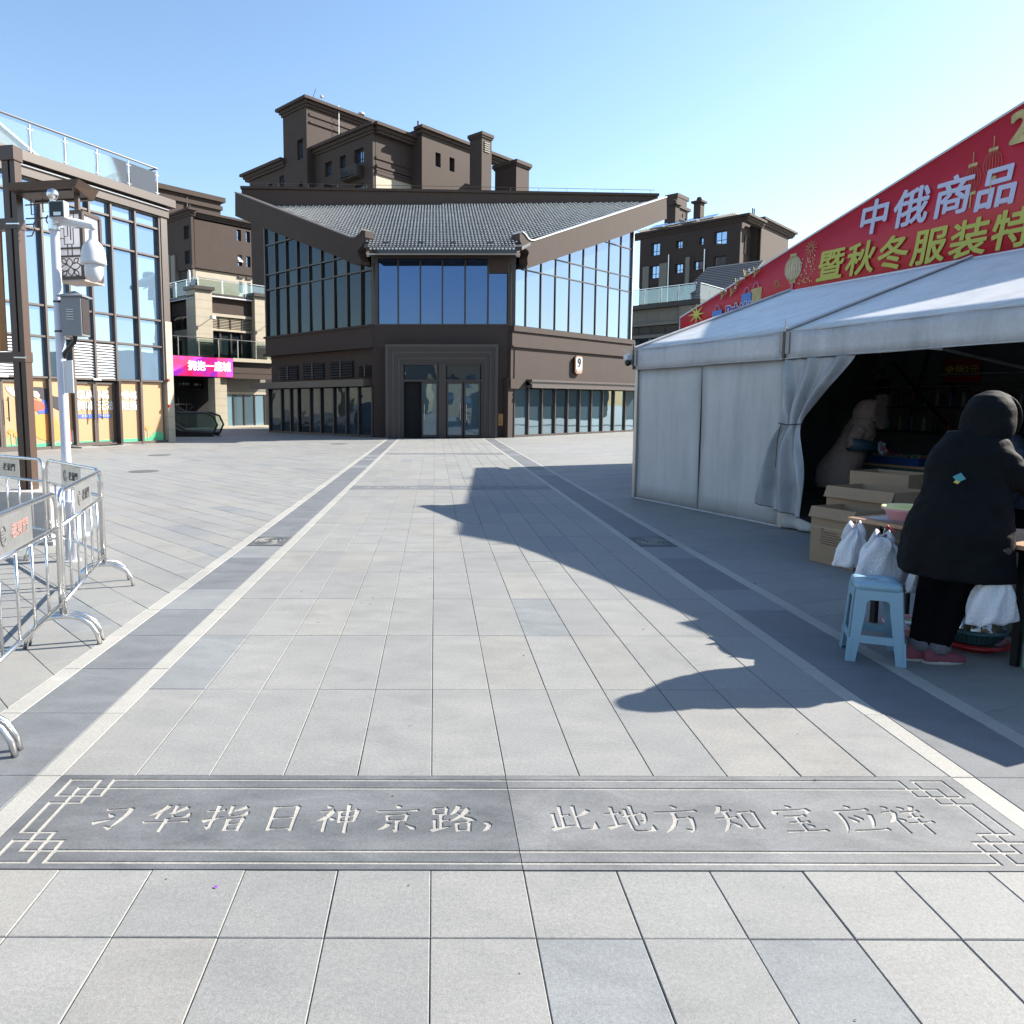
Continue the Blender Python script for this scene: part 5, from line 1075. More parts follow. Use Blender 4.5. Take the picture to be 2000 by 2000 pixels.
def tent(label, TT, loc, open_bay=True, simple=False):
    t = thing('market_tent', label, 'tent', loc, group='white market tents'); T = rel(t, TT)
    for a in (3, 0, -3):
        for d in (0, 5.2):
            zt = 2.36 if d == 0 else 2.63
            bevel(MB(T).box(a-.035, a+.035, d-.035, d+.035, 0, zt).build('post', m_alu, t), .006)
    for (a0, a1) in ((3.02, .02), (-.02, -3.02)):
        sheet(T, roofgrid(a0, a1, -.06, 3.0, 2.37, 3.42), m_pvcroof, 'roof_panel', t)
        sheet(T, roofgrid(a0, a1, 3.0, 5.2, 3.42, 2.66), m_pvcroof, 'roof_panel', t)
        sheet(T, [[(a0+(a1-a0)*i/12, -.075-.008*math.sin(i*1.7), 2.36-.325*j/3+.004*math.sin(i*.9)*(j == 3)) for j in range(4)] for i in range(13)], m_pvc, 'fascia', t)
        for z in (2.045, 2.35): MB(T).tube([(a0, -.082, z), (a1, -.082, z)], .006, 5).build('fascia_hem', m_pvc, t)
    for a in (3, 0, -3): MB(T).tube([(a, -.07, 2.385), (a, 3, 3.44), (a, 5.2, 2.68)], .022, 6).build('rafter', m_alu if a == 0 else m_pvc, t)
    MB(T).tube([(3, 3, 3.40), (-3, 3, 3.40)], .03, 6).build('ridge_bar', m_alu, t); MB(T).tube([(3, 0, 2.33), (-3, 0, 2.33)], .025, 6).build('eave_bar', m_alu, t)
    for a in (3.03, -3.03):
        gw = MB(T); 
        gw.prism_sz([], 0, 0) if False else None
        gw.add([(a, 0, 0), (a, 5.2, 0), (a, 5.2, 2.66), (a, 3, 3.40), (a, 0, 2.36), (a+.004, 0, 0), (a+.004, 5.2, 0), (a+.004, 5.2, 2.66), (a+.004, 3, 3.40), (a+.004, 0, 2.36)], [(0, 1, 2, 3, 4), (9, 8, 7, 6, 5)]); gw.build('side_wall', m_wallshade, t)
    MB(T).box(-3, 3, 5.19, 5.196, 0, 2.64).build('back_wall', m_wallshade, t)
    for (a0, a1) in ([(3.0, 1.52), (1.50, .04)] if open_bay else [(3.0, 1.52), (1.5, .04), (-.04, -1.5), (-1.52, -3)]):
        sheet(T, [[(a0+(a1-a0)*i/10, .0+.010*math.sin(i*.8+j*.5), 2.08*j/8) for j in range(9)] for i in range(11)], m_pvcw, 'wall_panel', t)
    MB(T).tube([(1.51, -.012, .01), (1.51, -.012, 2.06)], .005, 5).build('wall_seam', m_seam, t)
    MB(T).tube([(3.0, -.02, .012), (.04, -.02, .012)], .012, 5).build('ground_hem', m_pvc, t)
    for a in (3.0, 0):
        MB(T).box(a-.075, a-.02, -.095, -.088, 2.10, 2.36).build('strap', m_seam, t); MB(T).box(a+.02, a+.07, -.095, -.088, 2.12, 2.36).build('strap', m_seam, t)
        MB(T).tube([(a, -.08, 2.04), (a, -.08, 2.5)], .008, 5).build('pin', m_alu, t); MB(T).box(a-.018, a+.018, -.1, -.06, 2.05, 2.36).build('track', m_frame, t)
    MB(T).tube([(-.0, .15, 2.3), (-1.2, .9, 2.1), (-1.9, 2.4, 1.7)], .02, 5).build('brace', m_alu, t)
    return t
TN = tent('white market tent on the right, closed bay beside an open bay with tied curtain', TW, (TO[0], TO[1], 0))
oT = tuple(TW(-7.3, 0, 0)[:2]); tent('white market tent beyond the right edge, throwing shade on the paving', fr(oT, -20, -1), (oT[0], oT[1], 0), open_bay=False)
T = rel(TN, TW)
# tied-back curtain
lv = [(2.05, -.02, -.97, .035, -.06), (1.85, -.03, -.80, .04, -.075), (1.68, -.05, -.60, .05, -.085), (1.5, -.06, -.46, .055, -.095), (1.36, -.07, -.36, .05, -.10), (1.27, -.09, -.34, .03, -.11), (1.2, -.04, -.35, .04, -.12), (1.1, .02, -.37, .05, -.13), (.93, .09, -.41, .06, -.14), (.75, .14, -.46, .07, -.145), (.55, .20, -.50, .07, -.15), (.40, .24, -.49, .06, -.15), (.27, .26, -.48, .05, -.15)]
gr_ = []
for z, a0, a1, am, d0 in lv:
    row = []
    for j in range(27):
        t_ = j/26; ph = t_*6.3*2.3+z*1.1
        zz = z-(.10*t_ if z < .5 else 0)+(0 if z > .5 else 0)
        row.append((a0+(a1-a0)*t_, d0-am*(math.sin(ph)+.5*math.sin(ph*2.1+z*5)+(.55*abs(math.sin(z*9+j*.8))-.2 if z < 1.2 else .25*math.sin(z*11+j))), zz))
    gr_.append(row)
cu = sheet(T, gr_, M('curtain_pvc', (.44, .45, .47), .42, .2, 2.6, .6, 5, streak=.3), 'curtain', TN, .003)
ss = cu.modifiers.new('sub', 'SUBSURF'); ss.levels = 1; ss.render_levels = 1
MB(T).tube([(-.05, -.17, 1.28), (-.2, -.19, 1.26), (-.38, -.16, 1.275), (-.40, -.08, 1.28)], .006, 5).tube([(-.11, -.19, 1.27), (-.08, -.20, 1.1), (-.07, -.2, .75)], .005, 5).build('tie', m_black, TN)
sheet(T, [[(-.02-.46*i/6, -.03-.03*math.sin(i*1.9), .02+.26*j/3*(1-i/9)) for j in range(4)] for i in range(7)], m_pvcw, 'curtain_tail', TN)
# security camera on its corner
SC = thing('security_camera', 'small white camera box with aerials on the left corner of the tent', 'camera', TW(3.06, -.1, 2.2))
q = rel(SC, TW); bevel(MB(q).box(3.04, 3.15, -.18, -.08, 2.20, 2.28).build('housing', m_white, SC), .008)
b = MB(q); b.smooth = True; b.lathe((3.08, -.14, 2.15), [(.001, -.05), (.035, -.035), (.05, 0), (.045, .04), (.001, .05)], 12); b.build('dome', m_black, SC)
for a, z in ((3.2, 2.38), (3.0, 2.4)): MB(q).tube([(3.1, -.12, 2.27), (a, -.14, z)], .007, 5).build('aerial', m_white, SC)
# big marquee behind and its banner
BM = thing('marquee', 'large white marquee behind the market tent, hidden by the red banner', 'tent', TW(.4, 5.4, 0)); q = rel(BM, TW)
MB(q).prism_sz([(8.6, 0), (-7.8, 0), (-7.8, 3.2), (.4, 5.9), (8.6, 3.2)], 5.36, 5.40).build('gable_wall', m_pvcw, BM); MB(q).prism_sz([(8.6, 0), (-7.8, 0), (-7.8, 3.2), (.4, 5.9), (8.6, 3.2)], 14.96, 15.0).build('gable_wall', m_pvcw, BM)
for s in (8.6, -7.8): sheet(q, [[(s+(.4-s)*i, 5.36+9.6*j, 3.2+2.7*i) for j in (0, 1)] for i in (0, 1)], m_pvcroof, 'roof_panel', BM); MB(q).box(min(s, s+.01), s+.01, 5.4, 15, 0, 3.2).build('side_wall', m_pvcw, BM)
BN = thing('banner', 'red and white gable banner with large Chinese lettering above the tent roof', 'banner', TW(.4, 5.28, 3.3)); q = rel(BN, TW)
m_red = M('red_banner_vinyl', (.64, .014, .028), .42, .05, .8, .25, 1.4); m_red2 = M('banner_back', (.6, .6, .6), .6)
top = lambda a: 6.20-abs(a-.4)*.302
n = 28; V1 = []
for i in range(n+1):
    a = 8.70-(8.70+7.9)*i/n; V1.append([(a, 5.28+.012*math.sin(i*1.3), 3.34), (a, 5.28+.018*math.sin(i*.9), (3.34+top(a))/2), (a, 5.28, top(a)-.02*math.sin(i*2.2)**2)])
sheet(q, V1, m_red, 'banner_sheet', BN, .006)
MB(q).tube([(8.70, 5.28, 3.3), (8.70, 5.28, top(8.7)), (.4, 5.28, 6.2), (-7.9, 5.28, top(-7.9))], .022, 6).build('banner_edge', m_white, BN)
mu = -TW.u; P3 = lambda a, z, d=5.245: q(a, d, z)
m_btxt = M('banner_white_print', (.66, .66, .86), .5, .02); m_byel = M('banner_yellow_print', (.62, .60, .10), .5, .02)
for ch, a, z, s in (('中', 3.37, 4.87, .63), ('俄', 2.66, 4.87, .66), ('商', 1.94, 4.87, .66), ('品', 1.26, 4.83, .66)): text(ch, P3(a, z), mu, (0, 0, 1), s, m_btxt, BN, 'white_character', bold=.015, ext=.002, shear=.14)
for ch, a, z in (('暨', 4.26, 4.17), ('秋', 3.60, 4.17), ('冬', 2.95, 4.15), ('服', 2.29, 4.14), ('装', 1.63, 4.13), ('特', .98, 4.14)): text(ch, P3(a, z), mu, (0, 0, 1), .62, m_byel, BN, 'yellow_character', bold=.014, ext=.002, shear=.14)
m_faint = M('faint_gold_print', (.62, .16, .09), .5); m_gold = M('gold_print', (.62, .47, .20), .5, .3, 9); m_bblue = M('blue_print', (.10, .28, .75), .5); m_pink = M('pink_print', (.78, .30, .42), .5); m_purp = M('purple_print', (.12, .05, .35), .5)
def bp(pts, m, d=5.25, name='printed_motif'): return MB(q).prism_sz(pts, d, d+.003).build(name, m, BN)
bp([(8.07+(.32 if k % 2 == 0 else .08)*math.cos(R(k*22.5)), 3.70+(.26 if k % 2 == 0 else .07)*math.sin(R(k*22.5))) for k in range(16)], M('yellow_star_print', (.72, .68, .12), .5), name='printed_star')
for a, z, m in ((7.35, 3.58, m_bblue), (6.42, 3.85, m_bblue), (6.15, 3.92, m_gold)):
    bp([(a-.16, z-.2), (a+.16, z-.2), (a+.15, z+.12), (a-.17, z+.14)], m, name='printed_bag'); MB(q).tube([(a+.08*math.cos(t), 5.25, z+.13+.12*math.sin(t)) for t in np.linspace(0, math.pi, 9)], .012, 5).build('printed_bag_handle', m_pink, BN)
for a, z in ((7.2, 3.95), (6.9, 3.98), (6.5, 4.3), (6.2, 4.3), (6.75, 4.15)):
    for k in range(4): MB(q).tube([(a+.02*k, 5.25, z), (a-.05-.07*k+.1, 5.25, z+.22-.03*k)], .009, 4).build('printed_streamer', m_gold, BN)
    bp(blob(a-.12, z+.18, .035, .035, 8), m_fwhite, 5.248, 'printed_dot')
for a, z, r_ in ((4.72, 4.62, .15), (5.55, 4.05, .10)):
    for k in range(12): MB(q).tube([(a+.04*math.cos(R(k*30)), 5.25, z+.04*math.sin(R(k*30))), (a+r_*math.cos(R(k*30)), 5.25, z+r_*math.sin(R(k*30)))], .006, 4).build('printed_firework', m_gold, BN)
# plain golden lantern and gourd-like cloud in place of the cartoon
m_crp = M('cream_print', (.74, .62, .46), .5, .25, 5)
bp(blob(5.15, 4.30, .22, .26, 18), m_crp)
for k in range(7): MB(q).tube([(5.15+(k-3)*.065*math.sin(t), 5.246, 4.30+.255*math.cos(t)) for t in np.linspace(0.1, 3.04, 10)], .008, 4).build('printed_lantern_rib', m_gold, BN)
for zz in (.27, -.27): bp([(5.07, 4.3+zz-.03), (5.23, 4.3+zz-.03), (5.23, 4.3+zz+.03), (5.07, 4.3+zz+.03)], m_gold, 5.244, name='printed_lantern_cap')
MB(q).tube([(5.15, 5.246, 4.0), (5.15, 5.246, 3.86)], .025, 5).build('printed_tassel', m_pink, BN)
for i in range(46): a = rnd.gauss(4.78, .13); z = rnd.uniform(3.95, 4.45); bp([(a, z), (a+.03, z+.012), (a+.02, z+.04)], rnd.choice((m_gold, m_fwhite, m_byel)), 5.249, 'printed_confetti')
text('时尚', P3(6.65, 3.56), mu, (0, 0, 1), .42, m_fwhite, BN, 'small_character', bold=.03, ext=.002); text('时尚', P3(6.65, 3.56, 5.24), mu, (0, 0, 1), .42, m_purp, BN, 'small_character', bold=.008, ext=.002)
for a, z in ((1.62, 5.1), (1.32, 5.25)):
    for k in range(7): MB(q).tube([(a+(k-3)*.045*math.sin(t), 5.25, z+.2*math.cos(t)) for t in np.linspace(0.1, 3.04, 10)], .005, 4).build('printed_lantern_rib', m_faint, BN)
    for zz in (.22, -.22): bp([(a-.07, z+zz-.025), (a+.07, z+zz-.025), (a+.07, z+zz+.025), (a-.07, z+zz+.025)], m_gold, name='printed_lantern_cap')
    MB(q).tube([(a, 5.25, z+.24), (a, 5.25, z+.42)], .006, 4).tube([(a, 5.25, z-.24), (a, 5.25, z-.45)], .012, 4).build('printed_tassel', m_gold, BN)
text('2', P3(.94, 5.66), mu, (0, 0, 1), .62, m_gold, BN, 'gold_numeral', bold=.03, ext=.002)

sheet(T, [[(-3.0-1.32*i/4, -.10+3.1*j/3, 2.47+.9*j/3-.05*math.sin(math.pi*i/4)) for j in range(4)] for i in range(5)], m_pvc, 'link_canopy', TN)
sheet(T, [[(-3.0-1.32*i/4, -.11+.02*math.sin(i*2), 2.47-.3*j/2) for j in range(3)] for i in range(5)], m_pvc, 'link_fascia', TN)
sheet(T, [[(-3.1-1.2*i/4, .6+.05*math.sin(i*2+j), 2.4-2.35*j/4) for j in range(5)] for i in range(5)], m_pvcw, 'link_sun_blocker', TN)  # unseen sheet added in the gap to block low sun
# ------------------------------------------------------------------ goods in front of the tent
def bm_noise(o, amp, sc_, seed=0, detail=2):
    from mathutils import noise
    for v in o.data.vertices:
        n = noise.noise_vector(Vector(v.co)*sc_+Vector((seed, seed*2, 0))); v.co += n*amp
        if detail > 1: v.co += noise.noise_vector(Vector(v.co)*sc_*3+Vector((seed, 0, seed)))*amp*.4
m_card = M('cardboard', (.40, .27, .165), .8, .08, 3, fine=.05, fscale=30, stretch=(1, 1, 6)); m_tape = M('packing_tape', (.46, .34, .22), .3, .05)
m_ink = M('box_print', (.16, .10, .07), .8)
def carton(label, c0, ax, L_, W_, H, group='cardboard boxes at the tent opening', flaps=(.0, .0, 0, 0), print_=False):
    """c0 = left front bottom corner, ax = azimuth of its front edge; depth runs to the left-hand side of it"""
    t = thing('cardboard_box', label, 'box', (c0[0], c0[1], c0[2] if len(c0) > 2 else 0), group=group)
    a = R(ax); u = (math.sin(a), math.cos(a)); n = (-u[1], u[0])
    F = lambda s, d, z: (u[0]*s+n[0]*d, u[1]*s+n[1]*d, z)
    th = .006
    MB(F).box(0, L_, 0, W_, 0, th).build('base', m_card, t)
    MB(F).box(0, L_, 0, th, 0, H).build('side', m_card, t); MB(F).box(0, L_, W_-th, W_, 0, H).build('side', m_card, t)
    MB(F).box(0, th, th, W_-th, 0, H).build('end', m_card, t); MB(F).box(L_-th, L_, th, W_-th, 0, H).build('end', m_card, t)
    for (P, Q_, o, ln_) in (((0, 0), (L_, 0), (0, -1), flaps[0]), ((L_, 0), (L_, W_), (1, 0), flaps[1]), ((L_, W_), (0, W_), (0, 1), flaps[2]), ((0, W_), (0, 0), (-1, 0), flaps[3])):
        if not ln_: continue
        q = MB(F); dz = .16*ln_/abs(ln_) if ln_ > 0 else -.2; w = abs(ln_)
        A = [(P[0], P[1], H), (Q_[0], Q_[1], H), (Q_[0]+o[0]*w*.35, Q_[1]+o[1]*w*.35, H+(w*.8 if ln_ > 0 else -w*.9)), (P[0]+o[0]*w*.35, P[1]+o[1]*w*.35, H+(w*.8 if ln_ > 0 else -w*.9))]
        q.add(A+[(x+o[0]*.004, y+o[1]*.004, z+.003) for x, y, z in A], [(0, 1, 2, 3), (7, 6, 5, 4), (2, 6, 7, 3), (1, 5, 6, 2), (0, 3, 7, 4)]); q.build('flap', m_card, t)
    MB(F).box(-.001, L_+.001, -.0015, .01, H*.62, H*.66).build('crease', m_tape, t)
    if print_:
        q = MB(F)
        for k in range(6): q.box(L_*.25, L_*(.62+.05*(k % 3)), -.003, 0, H*.56-.022*k, H*.56-.022*k+.008)
        q.box(L_*.25, L_*.30, -.003, 0, H*.60, H*.63); q.build('print', m_ink, t)
    return t
carton('open cardboard box with printed lines standing left of the table', (5.13, 6.92), 158.5, .47, .42, .535, flaps=(-.11, 0, 0, 0), print_=True)
carton('taller open cardboard box behind the printed one', (5.46, 7.28), 157, .70, .5, .69, flaps=(-.12, 0, .0, 0))
carton('cardboard box furthest inside, just under the blue cloth', (5.95, 7.75), 155, .62, .45, .80)
carton('cardboard box half hidden behind the plastic bags', (5.25, 6.25), 158, .35, .4, .30)
# folding table
TB = thing('folding_table', 'wooden-topped folding table with black legs in front of the person', 'table', (4.45, 4.75, 0))
tw = rel(TB, TW); m_wood = M('table_board', (.52, .30, .17), .5, .15, 5, stretch=(1, 8, 1)); 
bevel(MB(tw).box(-5.0, -3.20, -2.70, -2.12, .715, .74).build('table_top', m_wood, TB), .004)
for a, d in ((-3.26, -2.47), (-4.16, -2.47), (-3.26, -2.17), (-4.16, -2.17)): MB(tw).box(a-.018, a+.018, d-.018, d+.018, 0, .715).build('leg', m_black, TB)
MB(tw).box(-4.16, -3.26, -2.18, -2.16, .62, .65).box(-4.16, -3.26, -2.48, -2.46, .66, .69).build('stretcher', m_black, TB)
PB = tag(bevel(MB(TW).box(-3.55, -3.28, -2.62, -2.35, .742, .744).build('paper_sheet', M('printed_paper', (.62, .62, .66), .6, .2, 20)), .001, 1), 'sheet of printed paper lying on the table left of the basin', 'paper')
def basin(label, c, r, h, mo, mi, grp=None, holes=False):
    t = thing('basin', label, 'basin', c, group=grp)
    b = MB(); b.smooth = True; b.lathe((0, 0, 0), [(.001, .0), (r*.72, .0), (r*.80, .012), (r*.93, h*.85), (r*1.02, h*.98), (r*1.05, h), (r*1.04, h-.012)], 36); b.build('bowl', mo, t)
    b = MB(); b.smooth = True; b.lathe((0, 0, 0), [(r*1.055, h), (r*1.03, h+.008), (r*.96, h+.002), (r*.78, .015), (.001, .01)], 36); b.build('inside', mi, t)
    if holes:
        q = MB()
        for k in range(40):
            for j in range(3):
                a = k*2*math.pi/40; rr = r*(.85+.045*j)+.003; q.tube([(rr*math.cos(a), rr*math.sin(a), h*(.3+.2*j)-.006), (rr*math.cos(a)*1.003, rr*math.sin(a)*1.003, h*(.3+.2*j)+.006)], .0035, 4)
        q.build('slots', m_black, t)
    return t
m_pinkp, m_yelp = M('pink_plastic', (.80, .38, .42), .35, .03, 5), M('pale_yellow_plastic', (.74, .72, .32), .35, .03, 5)
basin('pink basin with pale yellow rim standing on the table', (4.62, 4.70, .745), .165, .085, m_pinkp, m_yelp)
basin('flat pink basin on the ground under the table holding packets', (4.67, 4.68, .0), .17, .07, m_pinkp, m_pinkp)
basin('red tray under the teal colander', (4.86, 4.42, 0), .19, .045, M('red_plastic_tray', (.45, .02, .02), .35), M('red_tray_inside', (.45, .02, .02), .35))
basin('teal colander with a bag of crackers on the red tray', (4.86, 4.42, .045), .175, .085, M('teal_plastic', (.06, .17, .20), .4), M('teal_inside', (.05, .14, .17), .4), holes=True)
BG = thing('snack_bag', 'clear bag of biscuits knotted on top, lying in the teal colander', 'bag', (4.86, 4.42, .09))
b = MB(); b.smooth = True; b.lathe((0, 0, 0), [(.001, 0), (.12, .0), (.15, .04), (.13, .09), (.07, .12), (.001, .13)], 20); o = b.build('biscuits', M('biscuit', (.46, .33, .20), .8, .35, 40), BG); bm_noise(o, .02, 18, 1)
b = MB(); b.smooth = True; b.lathe((0, 0, 0), [(.155, .03), (.14, .10), (.08, .14), (.03, .16), (.02, .19), (.05, .22), (.001, .21)], 20); o = b.build('film', seeglass('clear_film', (.8, .8, .82), .25), BG); bm_noise(o, .025, 14, 2)
for i, (x, y, z, c) in enumerate(((4.60, 4.66, .06, (.70, .72, .70)), (4.70, 4.72, .07, (.18, .55, .16)), (4.66, 4.60, .08, (.75, .75, .78)), (4.74, 4.62, .075, (.80, .78, .80)))):
    o = MB().box(-.09, .09, -.05, .05, -.012, .012).build('snack_packet', M('packet_wrap_%d' % i, c, .4, .15, 15)); bevel(o, .01, 2); o.location = (x, y, z); o.rotation_euler = (.25*(-1)**i, .2, i*.9)
    tag(o, ('white packet leaning at the left of the pink ground basin', 'green packet lying in the pink ground basin', 'white and grey packet at the front of the pink ground basin', 'pale packet at the right of the pink ground basin')[i], 'packet')
BO = thing('bottle', 'clear plastic bottle with a red cap under the table', 'bottle', (4.88, 4.72, 0))
b = MB(); b.smooth = True; b.lathe((0, 0, 0), [(.001, 0), (.034, .0), (.036, .02), (.036, .14), (.03, .17), (.013, .20), (.013, .215)], 18); b.build('body', seeglass('bottle_plastic', (.75, .82, .84), .2), BO)
MB().lathe((0, 0, .21), [(.016, 0), (.016, .022), (.001, .022)], 16).build('cap', M('red_cap', (.7, .03, .03), .4), BO)
CA = thing('canister', 'mint green canister with lid on the ground at the right edge', 'canister', (4.925, 4.0, 0))
b = MB(); b.smooth = True; b.lathe((0, 0, 0), [(.001, 0), (.062, 0), (.065, .01), (.065, .16)], 24); b.build('body', M('mint_plastic', (.40, .66, .50), .4, .03), CA); b = MB(); b.smooth = True; b.lathe((0, 0, .162), [(.066, 0), (.066, .04), (.06, .05), (.001, .05)], 24); b.build('lid', M('mint_lid', (.36, .62, .46), .4), CA)
SK_ = tag(MB(TW).box(-5.1, -3.55, -1.95, -1.5, 0, .66).build('goods_sack', M('olive_tarpaulin', (.13, .15, .10), .7, .2, 5, .3, 12)), 'olive tarpaulin sack of goods behind the table legs', 'sack'); bevel(SK_, .06, 4)
# hanging bundles of plastic bags
m_film2, n_, l_, p_ = newmat('white_plastic_film'); p_.inputs['Base Color'].default_value = (.62, .64, .68, 1); p_.inputs['Roughness'].default_value = .35; p_.inputs['Transmission Weight'].default_value = .0; p_.inputs['Subsurface Weight'].default_value = .15
nz = n_.new('ShaderNodeTexNoise'); nz.inputs['Scale'].default_value = 22; bb = n_.new('ShaderNodeBump'); bb.inputs['Strength'].default_value = .7; bb.inputs['Distance'].default_value = .01; l_.new(nz.outputs[0], bb.inputs['Height']); l_.new(bb.outputs[0], p_.inputs['Normal'])
def bagbundle(label, c, w, h, rot, seed, dep=.045):
    t = thing('plastic_bag_bundle', label, 'bags', c, rot, group='bundles of plastic bags hanging from the table')
    rr = random.Random(seed); b = MB(); b.smooth = True; rings = []
    for k, (z, sw, sd_) in enumerate(((-.02, .18, .5), (-.05, .30, .8), (-.09, .62, .9), (-.15, .85, 1.), (-.24, 1., 1.1), (-.32, 1.06, 1.1), (-h+.01, 1.02, .9), (-h, .98, .5))):
        if z < -h: continue
        rings.append([(math.cos(a)*w/2*sw+.012*math.sin(a*5+seed+k), math.sin(a)*dep*sd_+.010*math.sin(a*7+k), z+.018*math.cos(a)*(1 if k > 2 else 0)) for a in np.linspace(0, 2*math.pi, 29)[:-1]])
    b.rings(rings); o = b.build('bags', m_film2, t)
    sub = o.modifiers.new('s', 'SUBSURF'); sub.levels = 1; sub.render_levels = 1
    bm_noise(o, .03, 13, seed, 2)
    for sx_ in (-.3, .32):
        q = MB(); q.smooth = True; q.tube([(sx_*w*.7, 0, -.10), (sx_*w*.5, -.01, -.03), (sx_*w*.3, 0, .02), (sx_*w*.05, 0, -.01), (0, 0, -.06)], [.03, .026, .018, .012, .01], 8, r2=.5); hd = q.build('handle', m_film2, t); bm_noise(hd, .01, 20, seed)
    MB().tube([(0, 0, -.02), (.01, -.005, .04)], .002, 4).build('string', m_white, t)
    return t
def tl(a, d, z): return TW(a, d, z)
bagbundle('left bundle of white plastic bags hanging from the table corner', tl(-3.33, -2.78, .71), .24, .28, R(-20), 3)
bagbundle('larger middle bundle of white plastic bags under the basin', tl(-3.56, -2.82, .69), .30, .33, R(-15), 8, .06)
bagbundle('bundle of plastic bags hanging behind the middle one, partly behind the coat', tl(-3.80, -2.74, .64), .20, .27, R(-15), 12)
bagbundle('bundle of white plastic bags to the right of the black coat', tl(-4.22, -2.80, .60), .26, .30, R(-10), 21, .06)
bagbundle('small low bundle of plastic bags seen between the coat and the table leg', tl(-4.02, -2.60, .50), .22, .20, R(5), 27)
MB(TW).tube([(-3.55, -2.76, .72), (-3.56, -2.78, .74), (-3.60, -2.77, .71)], .006, 5).build('red_string', M('red_string', (.7, .03, .03), .6), TB).location = (0, 0, 0)
for o in list(TB.children):
    if o.name.startswith('red_string'): o.data.transform(Matrix.Translation(-Vector(TB.location)))
# plastic stool
ST_ = thing('plastic_stool', 'pale blue plastic stool with four splayed legs on the paving', 'stool', (4.13, 4.235, 0), R(-23.4))
m_blue = M('pale_blue_plastic', (.30, .50, .62), .38, .05, 8, streak=.08)
for k in range(4):
    a = k*math.pi/2; ca, sa = math.cos(a), math.sin(a)
    def Fs(x, y, z, ca=ca, sa=sa):
        t_ = z/.47; yy = -(.150-.030*t_)+y; xx = x*(1-.20*t_)
        return (xx*ca-yy*sa, xx*sa+yy*ca, z)
    arch = [(.072+.030*math.cos(t_)-.03, .335+.045*math.sin(t_)) for t_ in np.linspace(0, math.pi/2, 5)]
    out = [(-.150, 0), (-.102, 0), (-.074, .30)]+[(-x_, z_) for x_, z_ in arch]+[(x_, z_) for x_, z_ in arch[::-1]]+[(.074, .30), (.102, 0), (.150, 0), (.152, .10), (.150, .43), (-.150, .43), (-.152, .10)]
    b = MB(Fs); L1_, L2_ = out, None
    # leg pair and apron as three convex-ish strips
    for sg in (-1, 1): b.prism_sz([(sg*.150, 0), (sg*.102, 0), (sg*.070, .31), (sg*.070, .43), (sg*.150, .43)], 0, .006)
    b.prism_sz([(-.072, .33)]+[(-.072+.025*(1-math.cos(t_)), .33+.04*math.sin(t_)) for t_ in np.linspace(.3, math.pi/2, 4)]+[(.072-.025*(1-math.cos(t_)), .33+.04*math.sin(t_)) for t_ in np.linspace(math.pi/2, .3, 4)]+[(.072, .33), (.072, .43), (-.072, .43)], 0.0005, .0055)
    b.build('leg', m_blue, ST_); MB(Fs).prism_sz([(-.105, .115), (.105, .115), (.100, .16), (-.100, .16)], .002, .008).build('stretcher', m_blue, ST_)
    MB(Fs).prism_sz([(-.153, 0), (-.13, 0), (-.13, .14), (-.155, .14)], -.004, .01).build('leg_rib', m_blue, ST_)
b = MB(); b.smooth = True
def rsq(h, r, z, n=6): return [(sx_*(h-r)+r*math.cos(t_), sy_*(h-r)+r*math.sin(t_), z) for (sx_, sy_, t0) in ((1, 1, 0), (-1, 1, 1), (-1, -1, 2), (1, -1, 3)) for t_ in np.linspace(t0*math.pi/2, (t0+1)*math.pi/2, n)]
b.rings([rsq(.124, .03, .425), rsq(.122, .03, .455), rsq(.115, .03, .468), rsq(.105, .03, .472), rsq(.012, .01, .470), rsq(.010, .009, .46)]); b.build('seat', m_blue, ST_)

# ------------------------------------------------------------------ people
def remeshed(b, name, m, parent, vox=.012, smooth=3, ):
    me = b.mesh(name, m); o = bpy.data.objects.new(name, me); C.objects.link(o)
    r = o.modifiers.new('r', 'REMESH'); r.mode = 'VOXEL'; r.voxel_size = vox; r.use_smooth_shade = True
    s = o.modifiers.new('s', 'CORRECTIVE_SMOOTH' if False else 'SMOOTH'); s.iterations = smooth; s.factor = .6
    bpy.context.view_layer.update()
    me2 = bpy.data.meshes.new_from_object(o.evaluated_get(bpy.context.evaluated_depsgraph_get())); bpy.data.objects.remove(o)
    me2.materials.clear(); me2.materials.append(m); me2.polygons.foreach_set('use_smooth', [True]*len(me2.polygons))
    q = bpy.data.objects.new(name, me2); C.objects.link(q); q.parent = parent; return q
def ell(cx, cy, z, rx, ry, n=20, ph=0): return [(cx+rx*math.cos(a), cy+ry*math.sin(a), z) for a in np.linspace(0, 2*math.pi, n+1)[:-1]]
def ball(b, c, r, n=14, sx_=1, sy_=1, sz_=1): b.rings([[(c[0]+r*sx_*math.cos(a)*math.sin(t_), c[1]+r*sy_*math.sin(a)*math.sin(t_), c[2]+r*sz_*math.cos(t_)) for a in np.linspace(0, 2*math.pi, n+1)[:-1]] for t_ in np.linspace(.05, math.pi-.05, 9)])
